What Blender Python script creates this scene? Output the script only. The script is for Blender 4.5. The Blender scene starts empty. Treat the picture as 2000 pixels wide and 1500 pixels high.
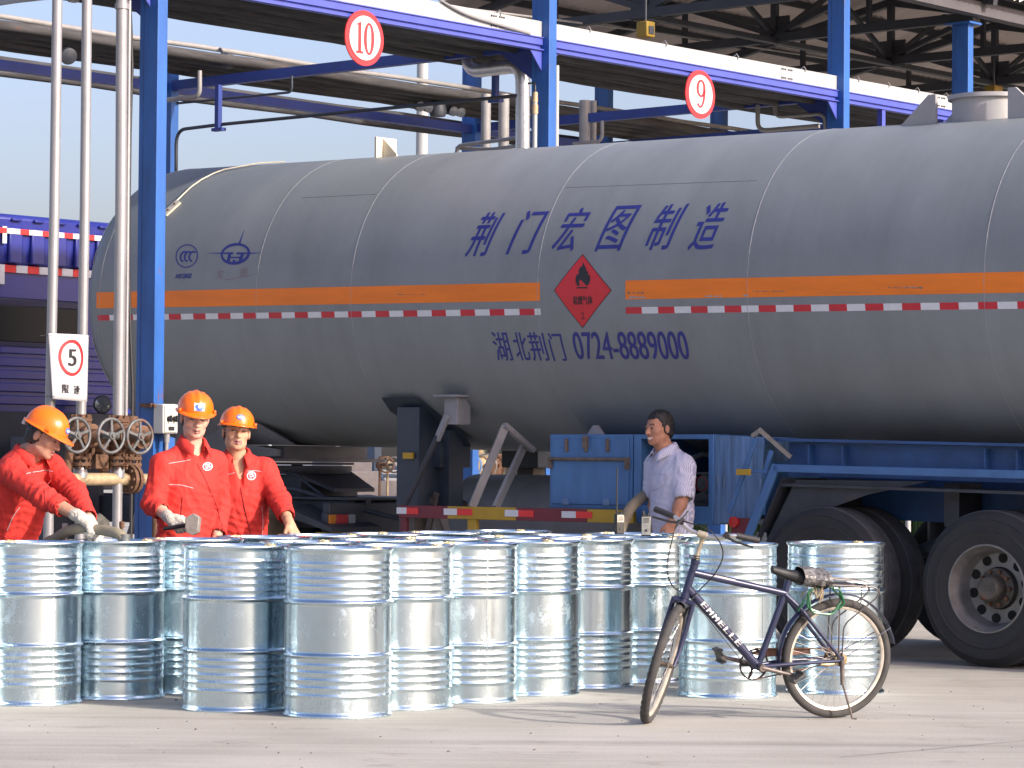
import bpy, bmesh, math, random
import numpy as np
from mathutils import Vector, Matrix, noise, bvhtree
random.seed(7)
SC = bpy.context.scene
COL = SC.collection

# ------------------------------------------------------------------ camera, sky, sun, exposure
FPX, HC = 5700.0, 1.358                       # focal length in photo pixels (2000 wide), eye height
TILT, ROLL = math.atan(150 / 5700), 0.008
CF = Vector((0, math.cos(TILT), math.sin(TILT)))
_u0 = Vector((0, -math.sin(TILT), math.cos(TILT)))
CR = math.cos(ROLL) * Vector((1, 0, 0)) + math.sin(ROLL) * _u0
CU = -math.sin(ROLL) * Vector((1, 0, 0)) + math.cos(ROLL) * _u0
CAM = Vector((0, 0, HC))
cd = bpy.data.cameras.new('camera')
cd.sensor_width = 36; cd.lens = 36 * FPX / 2000; cd.clip_start = 0.1; cd.clip_end = 5000
cam = bpy.data.objects.new('camera', cd); COL.objects.link(cam)
cam.matrix_world = Matrix(((CR.x, CU.x, -CF.x, 0), (CR.y, CU.y, -CF.y, 0), (CR.z, CU.z, -CF.z, HC), (0, 0, 0, 1)))
SC.camera = cam

SUN_EL, SUN_AZ = math.radians(26), math.radians(124)     # azimuth clockwise from +Y
SUN = Vector((math.cos(SUN_EL) * math.sin(SUN_AZ), math.cos(SUN_EL) * math.cos(SUN_AZ), math.sin(SUN_EL)))
W = bpy.data.worlds.new('World'); SC.world = W; W.use_nodes = True
nt = W.node_tree; bg = nt.nodes['Background']
sky = nt.nodes.new('ShaderNodeTexSky'); sky.sky_type = 'NISHITA'; sky.sun_disc = False
sky.sun_elevation = SUN_EL; sky.sun_rotation = SUN_AZ
sky.air_density = 1.0; sky.dust_density = 4.0; sky.ozone_density = 3.0
haz = nt.nodes.new('ShaderNodeMix'); haz.data_type = 'RGBA'; haz.blend_type = 'MULTIPLY'; haz.inputs[0].default_value = 1
haz.inputs[7].default_value = (1.27, 1.08, 1.13, 1)          # hazy lavender summer air
nt.links.new(sky.outputs[0], haz.inputs[6]); nt.links.new(haz.outputs[2], bg.inputs[0]); bg.inputs[1].default_value = 0.15
ld = bpy.data.lights.new('sun', 'SUN'); ld.energy = 3.5; ld.angle = math.radians(1.4); ld.color = (1.0, 0.94, 0.83)
sun = bpy.data.objects.new('sun', ld); COL.objects.link(sun)
sun.rotation_euler = SUN.to_track_quat('Z', 'Y').to_euler(); sun.location = SUN * 60
SC.view_settings.view_transform = 'Standard'; SC.view_settings.look = 'None'
SC.view_settings.exposure = 0.70; SC.view_settings.gamma = 1.0

# ------------------------------------------------------------------ frames
TH = math.radians(40.8)                        # the truck stands along U, the loading rack runs along N
U = Vector((math.cos(TH), -math.sin(TH), 0)); N = Vector((math.sin(TH), math.cos(TH), 0))
def ray(px, py): return CF + CR * ((px - 1000) / FPX) - CU * ((py - 750) / FPX)
def un(p): return Vector((p.dot(U), p.dot(N), p.z))
def atY(px, py, Y): d = ray(px, py); return CAM + d * (Y / d.y)
def atz(px, py, z): d = ray(px, py); return CAM + d * ((z - HC) / d.z)
def Nn(px, py, n): d = ray(px, py); return un(CAM + d * (n / d.dot(N)))       # rack coordinates (u, n, z)
def Uu(px, py, u): d = ray(px, py); return un(CAM + d * (u / d.dot(U)))
def UY(px, py, Y): return un(atY(px, py, Y))
def rack(u, n, z=0): return U * u + N * n + Vector((0, 0, z))

# ------------------------------------------------------------------ materials
MATS = {}
def M(name, col, rough=0.5, metal=0.0, var=0.12, vs=3.0, bump=0.0, bs=40.0, spec=0.5, rust=0.0, rustcol=(0.16, 0.06, 0.025), rs=6.0,
      stretch=(1, 1, 1), coat=0.0, trans=0.0, rvar=0.0):
    if name in MATS: return MATS[name]
    m = bpy.data.materials.new(name); m.use_nodes = True
    t = m.node_tree; L = t.links.new; b = t.nodes['Principled BSDF']
    b.inputs['Roughness'].default_value = rough; b.inputs['Metallic'].default_value = metal
    b.inputs['Specular IOR Level'].default_value = spec; b.inputs['Coat Weight'].default_value = coat
    b.inputs['Transmission Weight'].default_value = trans
    tc = t.nodes.new('ShaderNodeTexCoord'); mp = t.nodes.new('ShaderNodeMapping'); mp.inputs['Scale'].default_value = stretch
    L(tc.outputs['Object'], mp.inputs[0])
    n1 = t.nodes.new('ShaderNodeTexNoise'); n1.inputs['Scale'].default_value = vs; n1.inputs['Detail'].default_value = 6; n1.inputs['Roughness'].default_value = 0.65
    L(mp.outputs[0], n1.inputs['Vector'])
    r = t.nodes.new('ShaderNodeValToRGB')
    r.color_ramp.elements[0].position = 0.3; r.color_ramp.elements[1].position = 0.7
    r.color_ramp.elements[0].color = tuple(c * (1 - var) for c in col) + (1,)
    r.color_ramp.elements[1].color = tuple(min(1, c * (1 + var)) for c in col) + (1,)
    L(n1.outputs[0], r.inputs[0]); out = r.outputs[0]
    if rust > 0:
        n2 = t.nodes.new('ShaderNodeTexNoise'); n2.inputs['Scale'].default_value = rs; n2.inputs['Detail'].default_value = 9; n2.inputs['Roughness'].default_value = 0.7
        L(mp.outputs[0], n2.inputs['Vector'])
        r2 = t.nodes.new('ShaderNodeValToRGB'); r2.color_ramp.elements[0].position = 0.68 - rust * 0.4; r2.color_ramp.elements[1].position = 0.74 - rust * 0.4
        L(n2.outputs[0], r2.inputs[0])
        mx = t.nodes.new('ShaderNodeMix'); mx.data_type = 'RGBA'; mx.inputs[7].default_value = rustcol + (1,)
        L(r2.outputs[0], mx.inputs[0]); L(out, mx.inputs[6]); out = mx.outputs[2]
        if metal > 0:
            mm = t.nodes.new('ShaderNodeMath'); mm.operation = 'MULTIPLY_ADD'; mm.inputs[1].default_value = -metal; mm.inputs[2].default_value = metal
            L(r2.outputs[0], mm.inputs[0]); L(mm.outputs[0], b.inputs['Metallic'])
    L(out, b.inputs['Base Color'])
    if rvar > 0:
        mr = t.nodes.new('ShaderNodeMapRange'); mr.inputs[3].default_value = max(0.02, rough - rvar); mr.inputs[4].default_value = rough + rvar
        mr.inputs[1].default_value = 0.3; mr.inputs[2].default_value = 0.7
        L(n1.outputs[0], mr.inputs[0]); L(mr.outputs[0], b.inputs['Roughness'])
    if bump > 0:
        n3 = t.nodes.new('ShaderNodeTexNoise'); n3.inputs['Scale'].default_value = bs; n3.inputs['Detail'].default_value = 4
        L(mp.outputs[0], n3.inputs['Vector'])
        bp = t.nodes.new('ShaderNodeBump'); bp.inputs['Strength'].default_value = bump; bp.inputs['Distance'].default_value = 0.01
        L(n3.outputs[0], bp.inputs['Height']); L(bp.outputs[0], b.inputs['Normal'])
    MATS[name] = m
    return m

# ------------------------------------------------------------------ mesh builder
class MB:
    def __init__(s): s.v = []; s.f = []; s.mi = []; s.cur = 0
    def add(s, vs, fs):
        o = len(s.v); s.v += [tuple(p) for p in vs]
        for f in fs: s.f.append(tuple(i + o for i in f)); s.mi.append(s.cur)
        return s
    def box(s, x0, x1, y0, y1, z0, z1):
        return s.add([(x0,y0,z0),(x1,y0,z0),(x1,y1,z0),(x0,y1,z0),(x0,y0,z1),(x1,y0,z1),(x1,y1,z1),(x0,y1,z1)],
                     [(0,3,2,1),(4,5,6,7),(0,1,5,4),(1,2,6,5),(2,3,7,6),(3,0,4,7)])
    def obox(s, c, sx, sy, sz, ax, ay, az):
        c = Vector(c); ax, ay, az = Vector(ax) * sx / 2, Vector(ay) * sy / 2, Vector(az) * sz / 2
        vs = [c + ax * i + ay * j + az * k for k in (-1, 1) for i, j in ((-1,-1),(1,-1),(1,1),(-1,1))]
        return s.add(vs, [(0,3,2,1),(4,5,6,7),(0,1,5,4),(1,2,6,5),(2,3,7,6),(3,0,4,7)])
    def bar(s, p0, p1, w, h, up=(0, 0, 1)):
        p0, p1 = Vector(p0), Vector(p1); d = (p1 - p0); l = d.length; d.normalize()
        up = Vector(up); sd = d.cross(up)
        if sd.length < 1e-4: sd = d.cross(Vector((1, 0, 0)))
        sd.normalize(); up = sd.cross(d)
        return s.obox((p0 + p1) / 2, l, w, h, d, sd, up)
    def tube(s, pts, r, seg=10, cap=True, closed=False):
        pts = [Vector(p) for p in pts]; n = len(pts)
        rs = r if isinstance(r, (list, tuple)) else [r] * n
        vs = []; prev = None
        for i, p in enumerate(pts):
            if closed: t = pts[(i + 1) % n] - pts[i - 1]
            else: t = pts[min(i + 1, n - 1)] - pts[max(i - 1, 0)]
            t.normalize()
            if prev is None:
                a = t.orthogonal().normalized()
            else:
                a = prev - t * prev.dot(t)
                a = a.normalized() if a.length > 1e-5 else t.orthogonal().normalized()
            prev = a; b = t.cross(a)
            for k in range(seg):
                an = 2 * math.pi * k / seg
                vs.append(p + (a * math.cos(an) + b * math.sin(an)) * rs[i])
        fs = []
        for i in range(n if closed else n - 1):
            j = (i + 1) % n
            for k in range(seg):
                k2 = (k + 1) % seg
                fs.append((i*seg+k, i*seg+k2, j*seg+k2, j*seg+k))
        if cap and not closed:
            fs.append(tuple(range(seg - 1, -1, -1))); fs.append(tuple((n-1)*seg + k for k in range(seg)))
        return s.add(vs, fs)
    def cyl(s, p0, p1, r0, r1=None, seg=20):
        return s.tube([p0, p1], [r0, r0 if r1 is None else r1], seg)
    def lathe(s, prof, org=(0,0,0), axis=(0,0,1), seg=48, closed=False, ref=None):
        ax = Vector(axis).normalized(); a = Vector(ref).normalized() if ref else ax.orthogonal().normalized(); b = ax.cross(a); o = Vector(org)
        vs = []; n = len(prof)
        for r, h in prof:
            for k in range(seg):
                an = 2 * math.pi * k / seg
                vs.append(o + ax * h + (a * math.cos(an) + b * math.sin(an)) * r)
        fs = []
        for i in range(n if closed else n - 1):
            j = (i + 1) % n
            for k in range(seg):
                k2 = (k + 1) % seg
                fs.append((i*seg+k, i*seg+k2, j*seg+k2, j*seg+k))
        return s.add(vs, fs)
    def disc(s, c, axis, r, seg=32, h=0.0):
        ax = Vector(axis).normalized(); a = ax.orthogonal().normalized(); b = ax.cross(a); c = Vector(c)
        if h:
            return s.cyl(c - ax * h / 2, c + ax * h / 2, r, r, seg)
        vs = [c + (a * math.cos(2*math.pi*k/seg) + b * math.sin(2*math.pi*k/seg)) * r for k in range(seg)]
        return s.add(vs, [tuple(range(seg))])
    def prism(s, poly, vec):
        poly = [Vector(p) for p in poly]; v = Vector(vec); n = len(poly)
        vs = poly + [p + v for p in poly]
        fs = [tuple(range(n - 1, -1, -1)), tuple(range(n, 2 * n))]
        fs += [(i, (i+1) % n, n + (i+1) % n, n + i) for i in range(n)]
        return s.add(vs, fs)
    def grid(s, rows, wrap=False):
        n = len(rows[0]); vs = [p for r in rows for p in r]; fs = []
        for i in range(len(rows) - 1):
            for k in range(n if wrap else n - 1):
                k2 = (k + 1) % n
                fs.append((i*n+k, i*n+k2, (i+1)*n+k2, (i+1)*n+k))
        return s.add(vs, fs)

ORG = {}
def build(mb, name, mats, parent=None, bevel=0.0, ang=38, kind=None, loc=None, rotz=0.0, recalc=True, smooth=True, label=None):
    """link the collected shape as one mesh object; shape coordinates are those of the frame the parent stands in"""
    me = bpy.data.meshes.new(name)
    org = Vector((0, 0, 0))
    if parent is not None: org = ORG.get(parent.name, org)
    elif loc is not None: org = Vector(loc)
    me.from_pydata([tuple(Vector(p) - org) for p in mb.v], [], mb.f)
    if not isinstance(mats, (list, tuple)): mats = [mats]
    for m in mats: me.materials.append(m)
    if len(mats) > 1: me.polygons.foreach_set('material_index', mb.mi)
    if recalc:
        bm = bmesh.new(); bm.from_mesh(me); bmesh.ops.recalc_face_normals(bm, faces=bm.faces); bm.to_mesh(me); bm.free()
    if smooth:
        me.shade_smooth(); me.set_sharp_from_angle(angle=math.radians(ang))
    me.update()
    o = bpy.data.objects.new(name, me); COL.objects.link(o)
    if parent is not None:
        o.parent = parent; ORG[o.name] = org
    else:
        ORG[o.name] = org
        if loc is not None:
            o.location = (U * org.x + N * org.y + Vector((0, 0, org.z))) if rotz == 'rack' else org
        if rotz == 'rack': o.rotation_euler = (0, 0, -TH)
        elif rotz: o.rotation_euler = (0, 0, rotz)
    if bevel:
        md = o.modifiers.new('bevel', 'BEVEL'); md.width = bevel; md.segments = 2; md.limit_method = 'ANGLE'; md.angle_limit = math.radians(40)
        md.harden_normals = False
    if kind: o['kind'] = kind
    if label: o['label'] = label
    return o
def tag(o, label, cat, group=None):
    o['label'] = label; o['category'] = cat
    if group: o['group'] = group
    return o
def thing(name, label, cat, base, frame='world', group=None):
    """an Empty at the thing's base; frame 'rack' means coordinates along U and N"""
    o = bpy.data.objects.new(name, None); COL.objects.link(o); o.empty_display_size = 0.2
    base = Vector(base); ORG[o.name] = base
    if frame == 'rack':
        o.location = rack(*base); o.rotation_euler = (0, 0, -TH)
    else:
        o.location = base
    return tag(o, label, cat, group)
def copy_tree(o, parent=None):
    c = o.copy(); COL.objects.link(c)
    if parent is not None: c.parent = parent
    ORG[c.name] = ORG.get(o.name, Vector((0, 0, 0)))
    for ch in [x for x in SC.objects if x.parent == o]: copy_tree(ch, c)
    return c

# ------------------------------------------------------------------ lettering
def text_bm(body, bold=0.0):
    c = bpy.data.curves.new('lettering', 'FONT'); c.body = body; c.offset = bold
    o = bpy.data.objects.new('lettering', c); COL.objects.link(o)
    me = bpy.data.meshes.new_from_object(o.evaluated_get(bpy.context.evaluated_depsgraph_get()))
    bpy.data.objects.remove(o); bpy.data.curves.remove(c)
    bm = bmesh.new(); bm.from_mesh(me); bpy.data.meshes.remove(me)
    xs = [v.co.x for v in bm.verts]; ys = [v.co.y for v in bm.verts]
    x0, x1, y0, y1 = min(xs), max(xs), min(ys), max(ys)
    for v in bm.verts: v.co = Vector(((v.co.x - x0) / (x1 - x0), (v.co.y - y0) / (y1 - y0), 0))
    return bm
def text_into(mb, body, fn, bold=0.0, cuts=0, shear=0.0, depth=None):
    """put the words into mb through fn(s, t), s and t running 0..1 over the words' box"""
    bm = text_bm(body, bold)
    for i in range(1, cuts):
        bmesh.ops.bisect_plane(bm, geom=bm.verts[:] + bm.edges[:] + bm.faces[:], plane_co=(0, i / cuts, 0), plane_no=(0, 1, 0))
    bm.verts.index_update()
    vs = [fn(v.co.x + shear * (v.co.y - 0.5), v.co.y) for v in bm.verts]
    mb.add(vs, [tuple(v.index for v in f.verts) for f in bm.faces])
    bm.free()
# ------------------------------------------------------------------ shared materials
BLUE = M('rack_blue_paint', (0.016, 0.09, 0.31), 0.42, var=0.32, vs=3.5, stretch=(1, 1, .3), rust=0.06, bump=.05)
DBLUE = M('beam_blue_paint', (0.018, 0.04, 0.2), 0.5, var=0.2, rust=0.04)
PBLUE = M('edge_beam_blue_paint', (0.055, 0.075, 0.36), 0.5, var=0.12, rust=0.05)
WHITE = M('white_paint', (0.32, 0.335, 0.335), 0.5, var=0.05, vs=2, rust=0.03, rs=9)
SIGNW = M('sign_white', (0.50, 0.50, 0.51), 0.4, var=0.03)
SIGNR = M('sign_red', (0.62, 0.025, 0.03), 0.4, var=0.06)
INK = M('black_ink', (0.015, 0.015, 0.018), 0.5, var=0.1)
GREYPIPE = M('grey_pipe_paint', (0.25, 0.245, 0.235), 0.5, metal=0.0, var=0.14, vs=5, rust=0.07, rs=7)
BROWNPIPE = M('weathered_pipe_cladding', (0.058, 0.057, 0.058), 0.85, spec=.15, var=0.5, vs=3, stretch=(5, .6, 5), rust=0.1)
SILVER = M('aluminium_cladding', (0.6, 0.6, 0.6), 0.34, metal=0.85, var=0.1, vs=9, bump=.15, bs=25)
RISERM = M('silver_painted_pipe', (0.29, 0.29, 0.295), 0.40, metal=0.4, var=0.12, vs=6, rust=0.11, rs=5, stretch=(1, 1, .5))
RUSTY = M('rusty_iron', (0.12, 0.062, 0.034), 0.8, var=0.5, vs=22, bump=.6, bs=60, rust=0.22, rustcol=(0.09, 0.03, 0.012), rs=14)
RUSTPIPE = M('rust_streaked_pipe', (0.36, 0.27, 0.16), 0.6, metal=0.2, var=0.35, vs=12, rust=0.2, rs=9, bump=.2)
IRON = M('weathered_wheel_iron', (0.12, 0.125, 0.125), 0.5, metal=0.3, var=0.3, vs=25, rust=0.34, rs=18)
BLACK = M('black_rubber', (0.014, 0.014, 0.015), 0.55, var=0.2, vs=10)
DARK = M('dark_steel', (0.032, 0.037, 0.048), 0.55, var=0.3, vs=5, rust=0.12, rustcol=(.06, .045, .035))
GREY = M('grey_steel_paint', (0.23, 0.235, 0.25), 0.5, var=0.2, vs=4, rust=0.08, rustcol=(.12, .08, .05))
YELLOW = M('yellow_paint', (0.40, 0.25, 0.015), 0.5, var=0.15, rust=0.06)
MAROON = M('maroon_paint', (0.15, 0.018, 0.03), 0.5, var=0.2)
TAPER = M('red_reflective_tape', (0.5, 0.02, 0.035), 0.35, var=0.08, vs=14)
TAPEW = M('white_reflective_tape', (0.62, 0.64, 0.66), 0.35, var=0.07, vs=14)
ORANGE = M('orange_stripe', (0.80, 0.19, 0.005), 0.42, var=0.10, rust=0.03, rustcol=(.3, .2, .14), rs=10, stretch=(.5, 3, 3))
LETTER = M('blue_lettering', (0.022, 0.028, 0.2), 0.45, var=0.12, vs=9)
TANKM = M('silver_grey_tank_paint', (0.222, 0.245, 0.254), 0.5, metal=0.05, var=0.07, vs=0.9, stretch=(2.2, 1, .5), rust=0.0, rvar=.06)
def weather_tank(m):
    # rain streaks running down the shell and a faint ripple of the rolled plates
    t = m.node_tree; L = t.links.new; b = t.nodes['Principled BSDF']; src = b.inputs['Base Color'].links[0].from_socket
    tc = t.nodes.new('ShaderNodeTexCoord')
    for sc, st, lo, p0, p1 in ((3.2, (1.6, .3, .12), .94, .30, .58), (1.3, (1.0, .5, .7), .88, .35, .62), (24.0, (1, 1, 1), .93, .25, .45)):
        mp = t.nodes.new('ShaderNodeMapping'); mp.inputs['Scale'].default_value = st; L(tc.outputs['Object'], mp.inputs[0])
        n = t.nodes.new('ShaderNodeTexNoise'); n.inputs['Scale'].default_value = sc; n.inputs['Detail'].default_value = 6; n.inputs['Roughness'].default_value = .65; L(mp.outputs[0], n.inputs['Vector'])
        r = t.nodes.new('ShaderNodeValToRGB'); r.color_ramp.elements[0].position = p0; r.color_ramp.elements[1].position = p1
        r.color_ramp.elements[0].color = (lo, lo, lo * .985, 1); r.color_ramp.elements[1].color = (1, 1, 1, 1); L(n.outputs[0], r.inputs[0])
        x = t.nodes.new('ShaderNodeMix'); x.data_type = 'RGBA'; x.blend_type = 'MULTIPLY'; x.inputs[0].default_value = 1; L(src, x.inputs[6]); L(r.outputs[0], x.inputs[7]); src = x.outputs[2]
    L(src, b.inputs['Base Color'])
    n = t.nodes.new('ShaderNodeTexNoise'); n.inputs['Scale'].default_value = 1.1; n.inputs['Detail'].default_value = 2; L(tc.outputs['Object'], n.inputs['Vector'])
    bp = t.nodes.new('ShaderNodeBump'); bp.inputs['Strength'].default_value = .25; bp.inputs['Distance'].default_value = .03; L(n.outputs[0], bp.inputs['Height']); L(bp.outputs[0], b.inputs['Normal'])
weather_tank(TANKM)
BOXBLUE = M('toolbox_blue_paint', (0.06, 0.165, 0.36), 0.5, var=0.16, vs=3, stretch=(3, 3, .6), rust=0.07, rustcol=(.16, .14, .12))
WORNBLUE = M('sun_bleached_blue_paint', (0.10, 0.19, 0.34), 0.6, var=0.5, vs=5, stretch=(5, 5, .35), rust=0.2, rustcol=(.27, .25, .21))
RAILBLUE = M('guard_blue_paint', (0.05, 0.135, 0.31), 0.5, var=0.2, rust=0.08, rustcol=(.14, .07, .04))
CABBLUE = M('cab_violet_blue_paint', (0.02, 0.028, 0.22), 0.34, var=0.12, coat=.2, rust=.02, rustcol=(.1, .1, .2))
GLASS = M('dark_window_glass', (0.010, 0.012, 0.012), 0.3, spec=.25, var=0.2, vs=6, stretch=(9, 9, .4))
TYRE = M('tyre_rubber', (0.02, 0.021, 0.023), 0.75, var=0.25, vs=4, bump=.15, bs=50)
TREAD = M('dusty_tread', (0.06, 0.062, 0.068), 0.85, var=0.3, vs=8)
RIMM = M('dusty_steel_rim', (0.19, 0.185, 0.18), 0.5, metal=0.4, var=0.3, vs=7, rust=0.14, rustcol=(.085, .07, .055), rs=7)
BRASS = M('brass_plug', (0.72, 0.62, 0.36), 0.3, metal=0.8, var=0.15)

# ------------------------------------------------------------------ ground
def ground_material():
    m = bpy.data.materials.new('worn_concrete'); m.use_nodes = True
    t = m.node_tree; L = t.links.new; b = t.nodes['Principled BSDF']; b.inputs['Roughness'].default_value = .85
    tc = t.nodes.new('ShaderNodeTexCoord')
    def nz(scale, rot, st, det=6, rg=.6):
        mp = t.nodes.new('ShaderNodeMapping'); mp.inputs['Scale'].default_value = st; mp.inputs['Rotation'].default_value = (0, 0, rot)
        L(tc.outputs['Object'], mp.inputs[0])
        n = t.nodes.new('ShaderNodeTexNoise'); n.inputs['Scale'].default_value = scale; n.inputs['Detail'].default_value = det; n.inputs['Roughness'].default_value = rg
        L(mp.outputs[0], n.inputs['Vector']); return n.outputs[0]
    def ramp(src, p0, p1, c0, c1):
        r = t.nodes.new('ShaderNodeValToRGB'); r.color_ramp.elements[0].position = p0; r.color_ramp.elements[1].position = p1
        r.color_ramp.elements[0].color = c0 + (1,); r.color_ramp.elements[1].color = c1 + (1,); L(src, r.inputs[0]); return r.outputs[0]
    def mult(a, bb, f=1.0):
        x = t.nodes.new('ShaderNodeMix'); x.data_type = 'RGBA'; x.blend_type = 'MULTIPLY'; x.inputs[0].default_value = f
        L(a, x.inputs[6]); L(bb, x.inputs[7]); return x.outputs[2]
    base = ramp(nz(.55, 0, (1, 1, 1)), .35, .68, (.35, .333, .285), (.46, .44, .385))
    streak = ramp(nz(1.6, .28, (.35, 3.0, 1), 7), .34, .62, (.88, .87, .86), (1, 1, 1))
    tyre = ramp(nz(.55, .5, (.22, 4.5, 1), 5), .34, .50, (.76, .755, .76), (1, 1, 1))
    spot = ramp(nz(2.6, 0, (1, 1, 1), 6, .65), .30, .42, (.70, .68, .66), (1, 1, 1))
    fine = ramp(nz(60, 0, (1, 1, 1), 4), .3, .7, (.88, .88, .88), (1.05, 1.05, 1.05))
    grit = ramp(nz(190, 0, (1, 1, 1), 2), .27, .33, (.55, .54, .53), (1, 1, 1))
    c = mult(mult(mult(mult(mult(base, streak), tyre), spot, .8), fine), grit, .8)
    L(c, b.inputs['Base Color'])
    bp = t.nodes.new('ShaderNodeBump'); bp.inputs['Strength'].default_value = .25; bp.inputs['Distance'].default_value = .01
    L(nz(45, 0, (1, 1, 1), 6), bp.inputs['Height']); L(bp.outputs[0], b.inputs['Normal'])
    return m
mb = MB(); g = 1500
mb.add([(-g, -g, 0), (g, -g, 0), (g, g, 0), (-g, g, 0)], [(0, 1, 2, 3)])
build(mb, 'ground', ground_material(), kind='structure', recalc=False, smooth=False)
# expansion joints of the concrete yard: thin filled grooves
JOINT = M('joint_filler', (.17, .16, .15), .9, var=.4, vs=10)
mb = MB()
def groove(p, q, w):
    a, b_ = atz(*p, 0), atz(*q, 0); d = (b_ - a); nrm = Vector((-d.y, d.x, 0)).normalized()
    n = 30; L_ = []; R_ = []
    for i in range(n + 1):
        k = a + d * i / n; j = noise.noise(k * 2.3) * .012; ww = w * (.75 + .5 * abs(noise.noise(k * 5)))
        L_.append(k + nrm * (j + ww) + Vector((0, 0, .004))); R_.append(k + nrm * (j - ww) + Vector((0, 0, .004)))
    mb.grid([R_, L_])
groove((1100, 1353), (2300, 1432), .0035)
groove((1640, 1480), (2120, 1437), .0045)
build(mb, 'ground_joint', JOINT, kind='structure', recalc=False, smooth=False)
# little stones and chips lying on the yard
mb = MB()
for i in range(90):
    x, y = random.uniform(-3.2, 3.4), random.uniform(12.8, 17.5); r = random.uniform(.003, .007)
    if random.random() < .1: r *= 1.7
    vs = []; a0 = random.random() * 6
    for k in range(6):
        q = r * random.uniform(.7, 1.2); vs.append((x + q * math.cos(a0 + k * 1.047), y + q * math.sin(a0 + k * 1.047), 0.0))
    vs += [(x + (v[0] - x) * .5, y + (v[1] - y) * .5, r * random.uniform(.5, .9)) for v in vs]
    mb.add(vs, [tuple(range(6, 12))] + [(k, (k + 1) % 6, 6 + (k + 1) % 6, 6 + k) for k in range(6)])
o = build(mb, 'gravel', M('stone_chips', (.16, .15, .14), .9, var=.5, vs=3), kind='stuff', smooth=False)
tag(o, 'scattered dark stone chips lying on the concrete yard', 'gravel')
# ------------------------------------------------------------------ galvanised drums
def zinc_material():
    m = bpy.data.materials.new('galvanised_sheet'); m.use_nodes = True
    t = m.node_tree; L = t.links.new; b = t.nodes['Principled BSDF']; b.inputs['Metallic'].default_value = 1.0
    tc = t.nodes.new('ShaderNodeTexCoord'); oi = t.nodes.new('ShaderNodeObjectInfo')
    off = t.nodes.new('ShaderNodeVectorMath'); off.operation = 'ADD'
    sc = t.nodes.new('ShaderNodeMath'); sc.operation = 'MULTIPLY'; sc.inputs[1].default_value = 37
    L(oi.outputs['Random'], sc.inputs[0]); L(tc.outputs['Object'], off.inputs[0]); L(sc.outputs[0], off.inputs[1])
    def nz(scale, st, det=4, rg=.6):
        mp = t.nodes.new('ShaderNodeMapping'); mp.inputs['Scale'].default_value = st; L(off.outputs[0], mp.inputs[0])
        n = t.nodes.new('ShaderNodeTexNoise'); n.inputs['Scale'].default_value = scale; n.inputs['Detail'].default_value = det; n.inputs['Roughness'].default_value = rg
        L(mp.outputs[0], n.inputs['Vector']); return n.outputs[0]
    def mr(src, a, b_, c, d):
        x = t.nodes.new('ShaderNodeMapRange'); x.inputs[1].default_value = a; x.inputs[2].default_value = b_; x.inputs[3].default_value = c; x.inputs[4].default_value = d
        L(src, x.inputs[0]); return x.outputs[0]
    r = t.nodes.new('ShaderNodeValToRGB'); r.color_ramp.elements[0].position = .3; r.color_ramp.elements[1].position = .7
    r.color_ramp.elements[0].color = (.50, .63, .69, 1); r.color_ramp.elements[1].color = (.64, .755, .81, 1)
    L(nz(5, (1, 1, .3)), r.inputs[0]); L(r.outputs[0], b.inputs['Base Color'])
    ad = t.nodes.new('ShaderNodeMath'); ad.operation = 'ADD'
    L(mr(nz(3.2, (1.5, 1.5, .6), 7, .7), .35, .7, .19, .31), ad.inputs[0])
    L(mr(nz(9, (1, 1, .8), 7, .75), .56, .68, 0, .22), ad.inputs[1])          # smudges
    L(ad.outputs[0], b.inputs['Roughness'])
    hs = t.nodes.new('ShaderNodeMath'); hs.operation = 'MULTIPLY_ADD'; hs.inputs[1].default_value = .035
    L(nz(26, (1, 1, .5), 3), hs.inputs[0]); L(nz(4.5, (1, 1, .55), 2), hs.inputs[2])
    bp = t.nodes.new('ShaderNodeBump'); bp.inputs['Strength'].default_value = .30; bp.inputs['Distance'].default_value = .006
    L(hs.outputs[0], bp.inputs['Height']); L(bp.outputs[0], b.inputs['Normal'])
    return m
ZINC = zinc_material()
DH = .89
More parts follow.
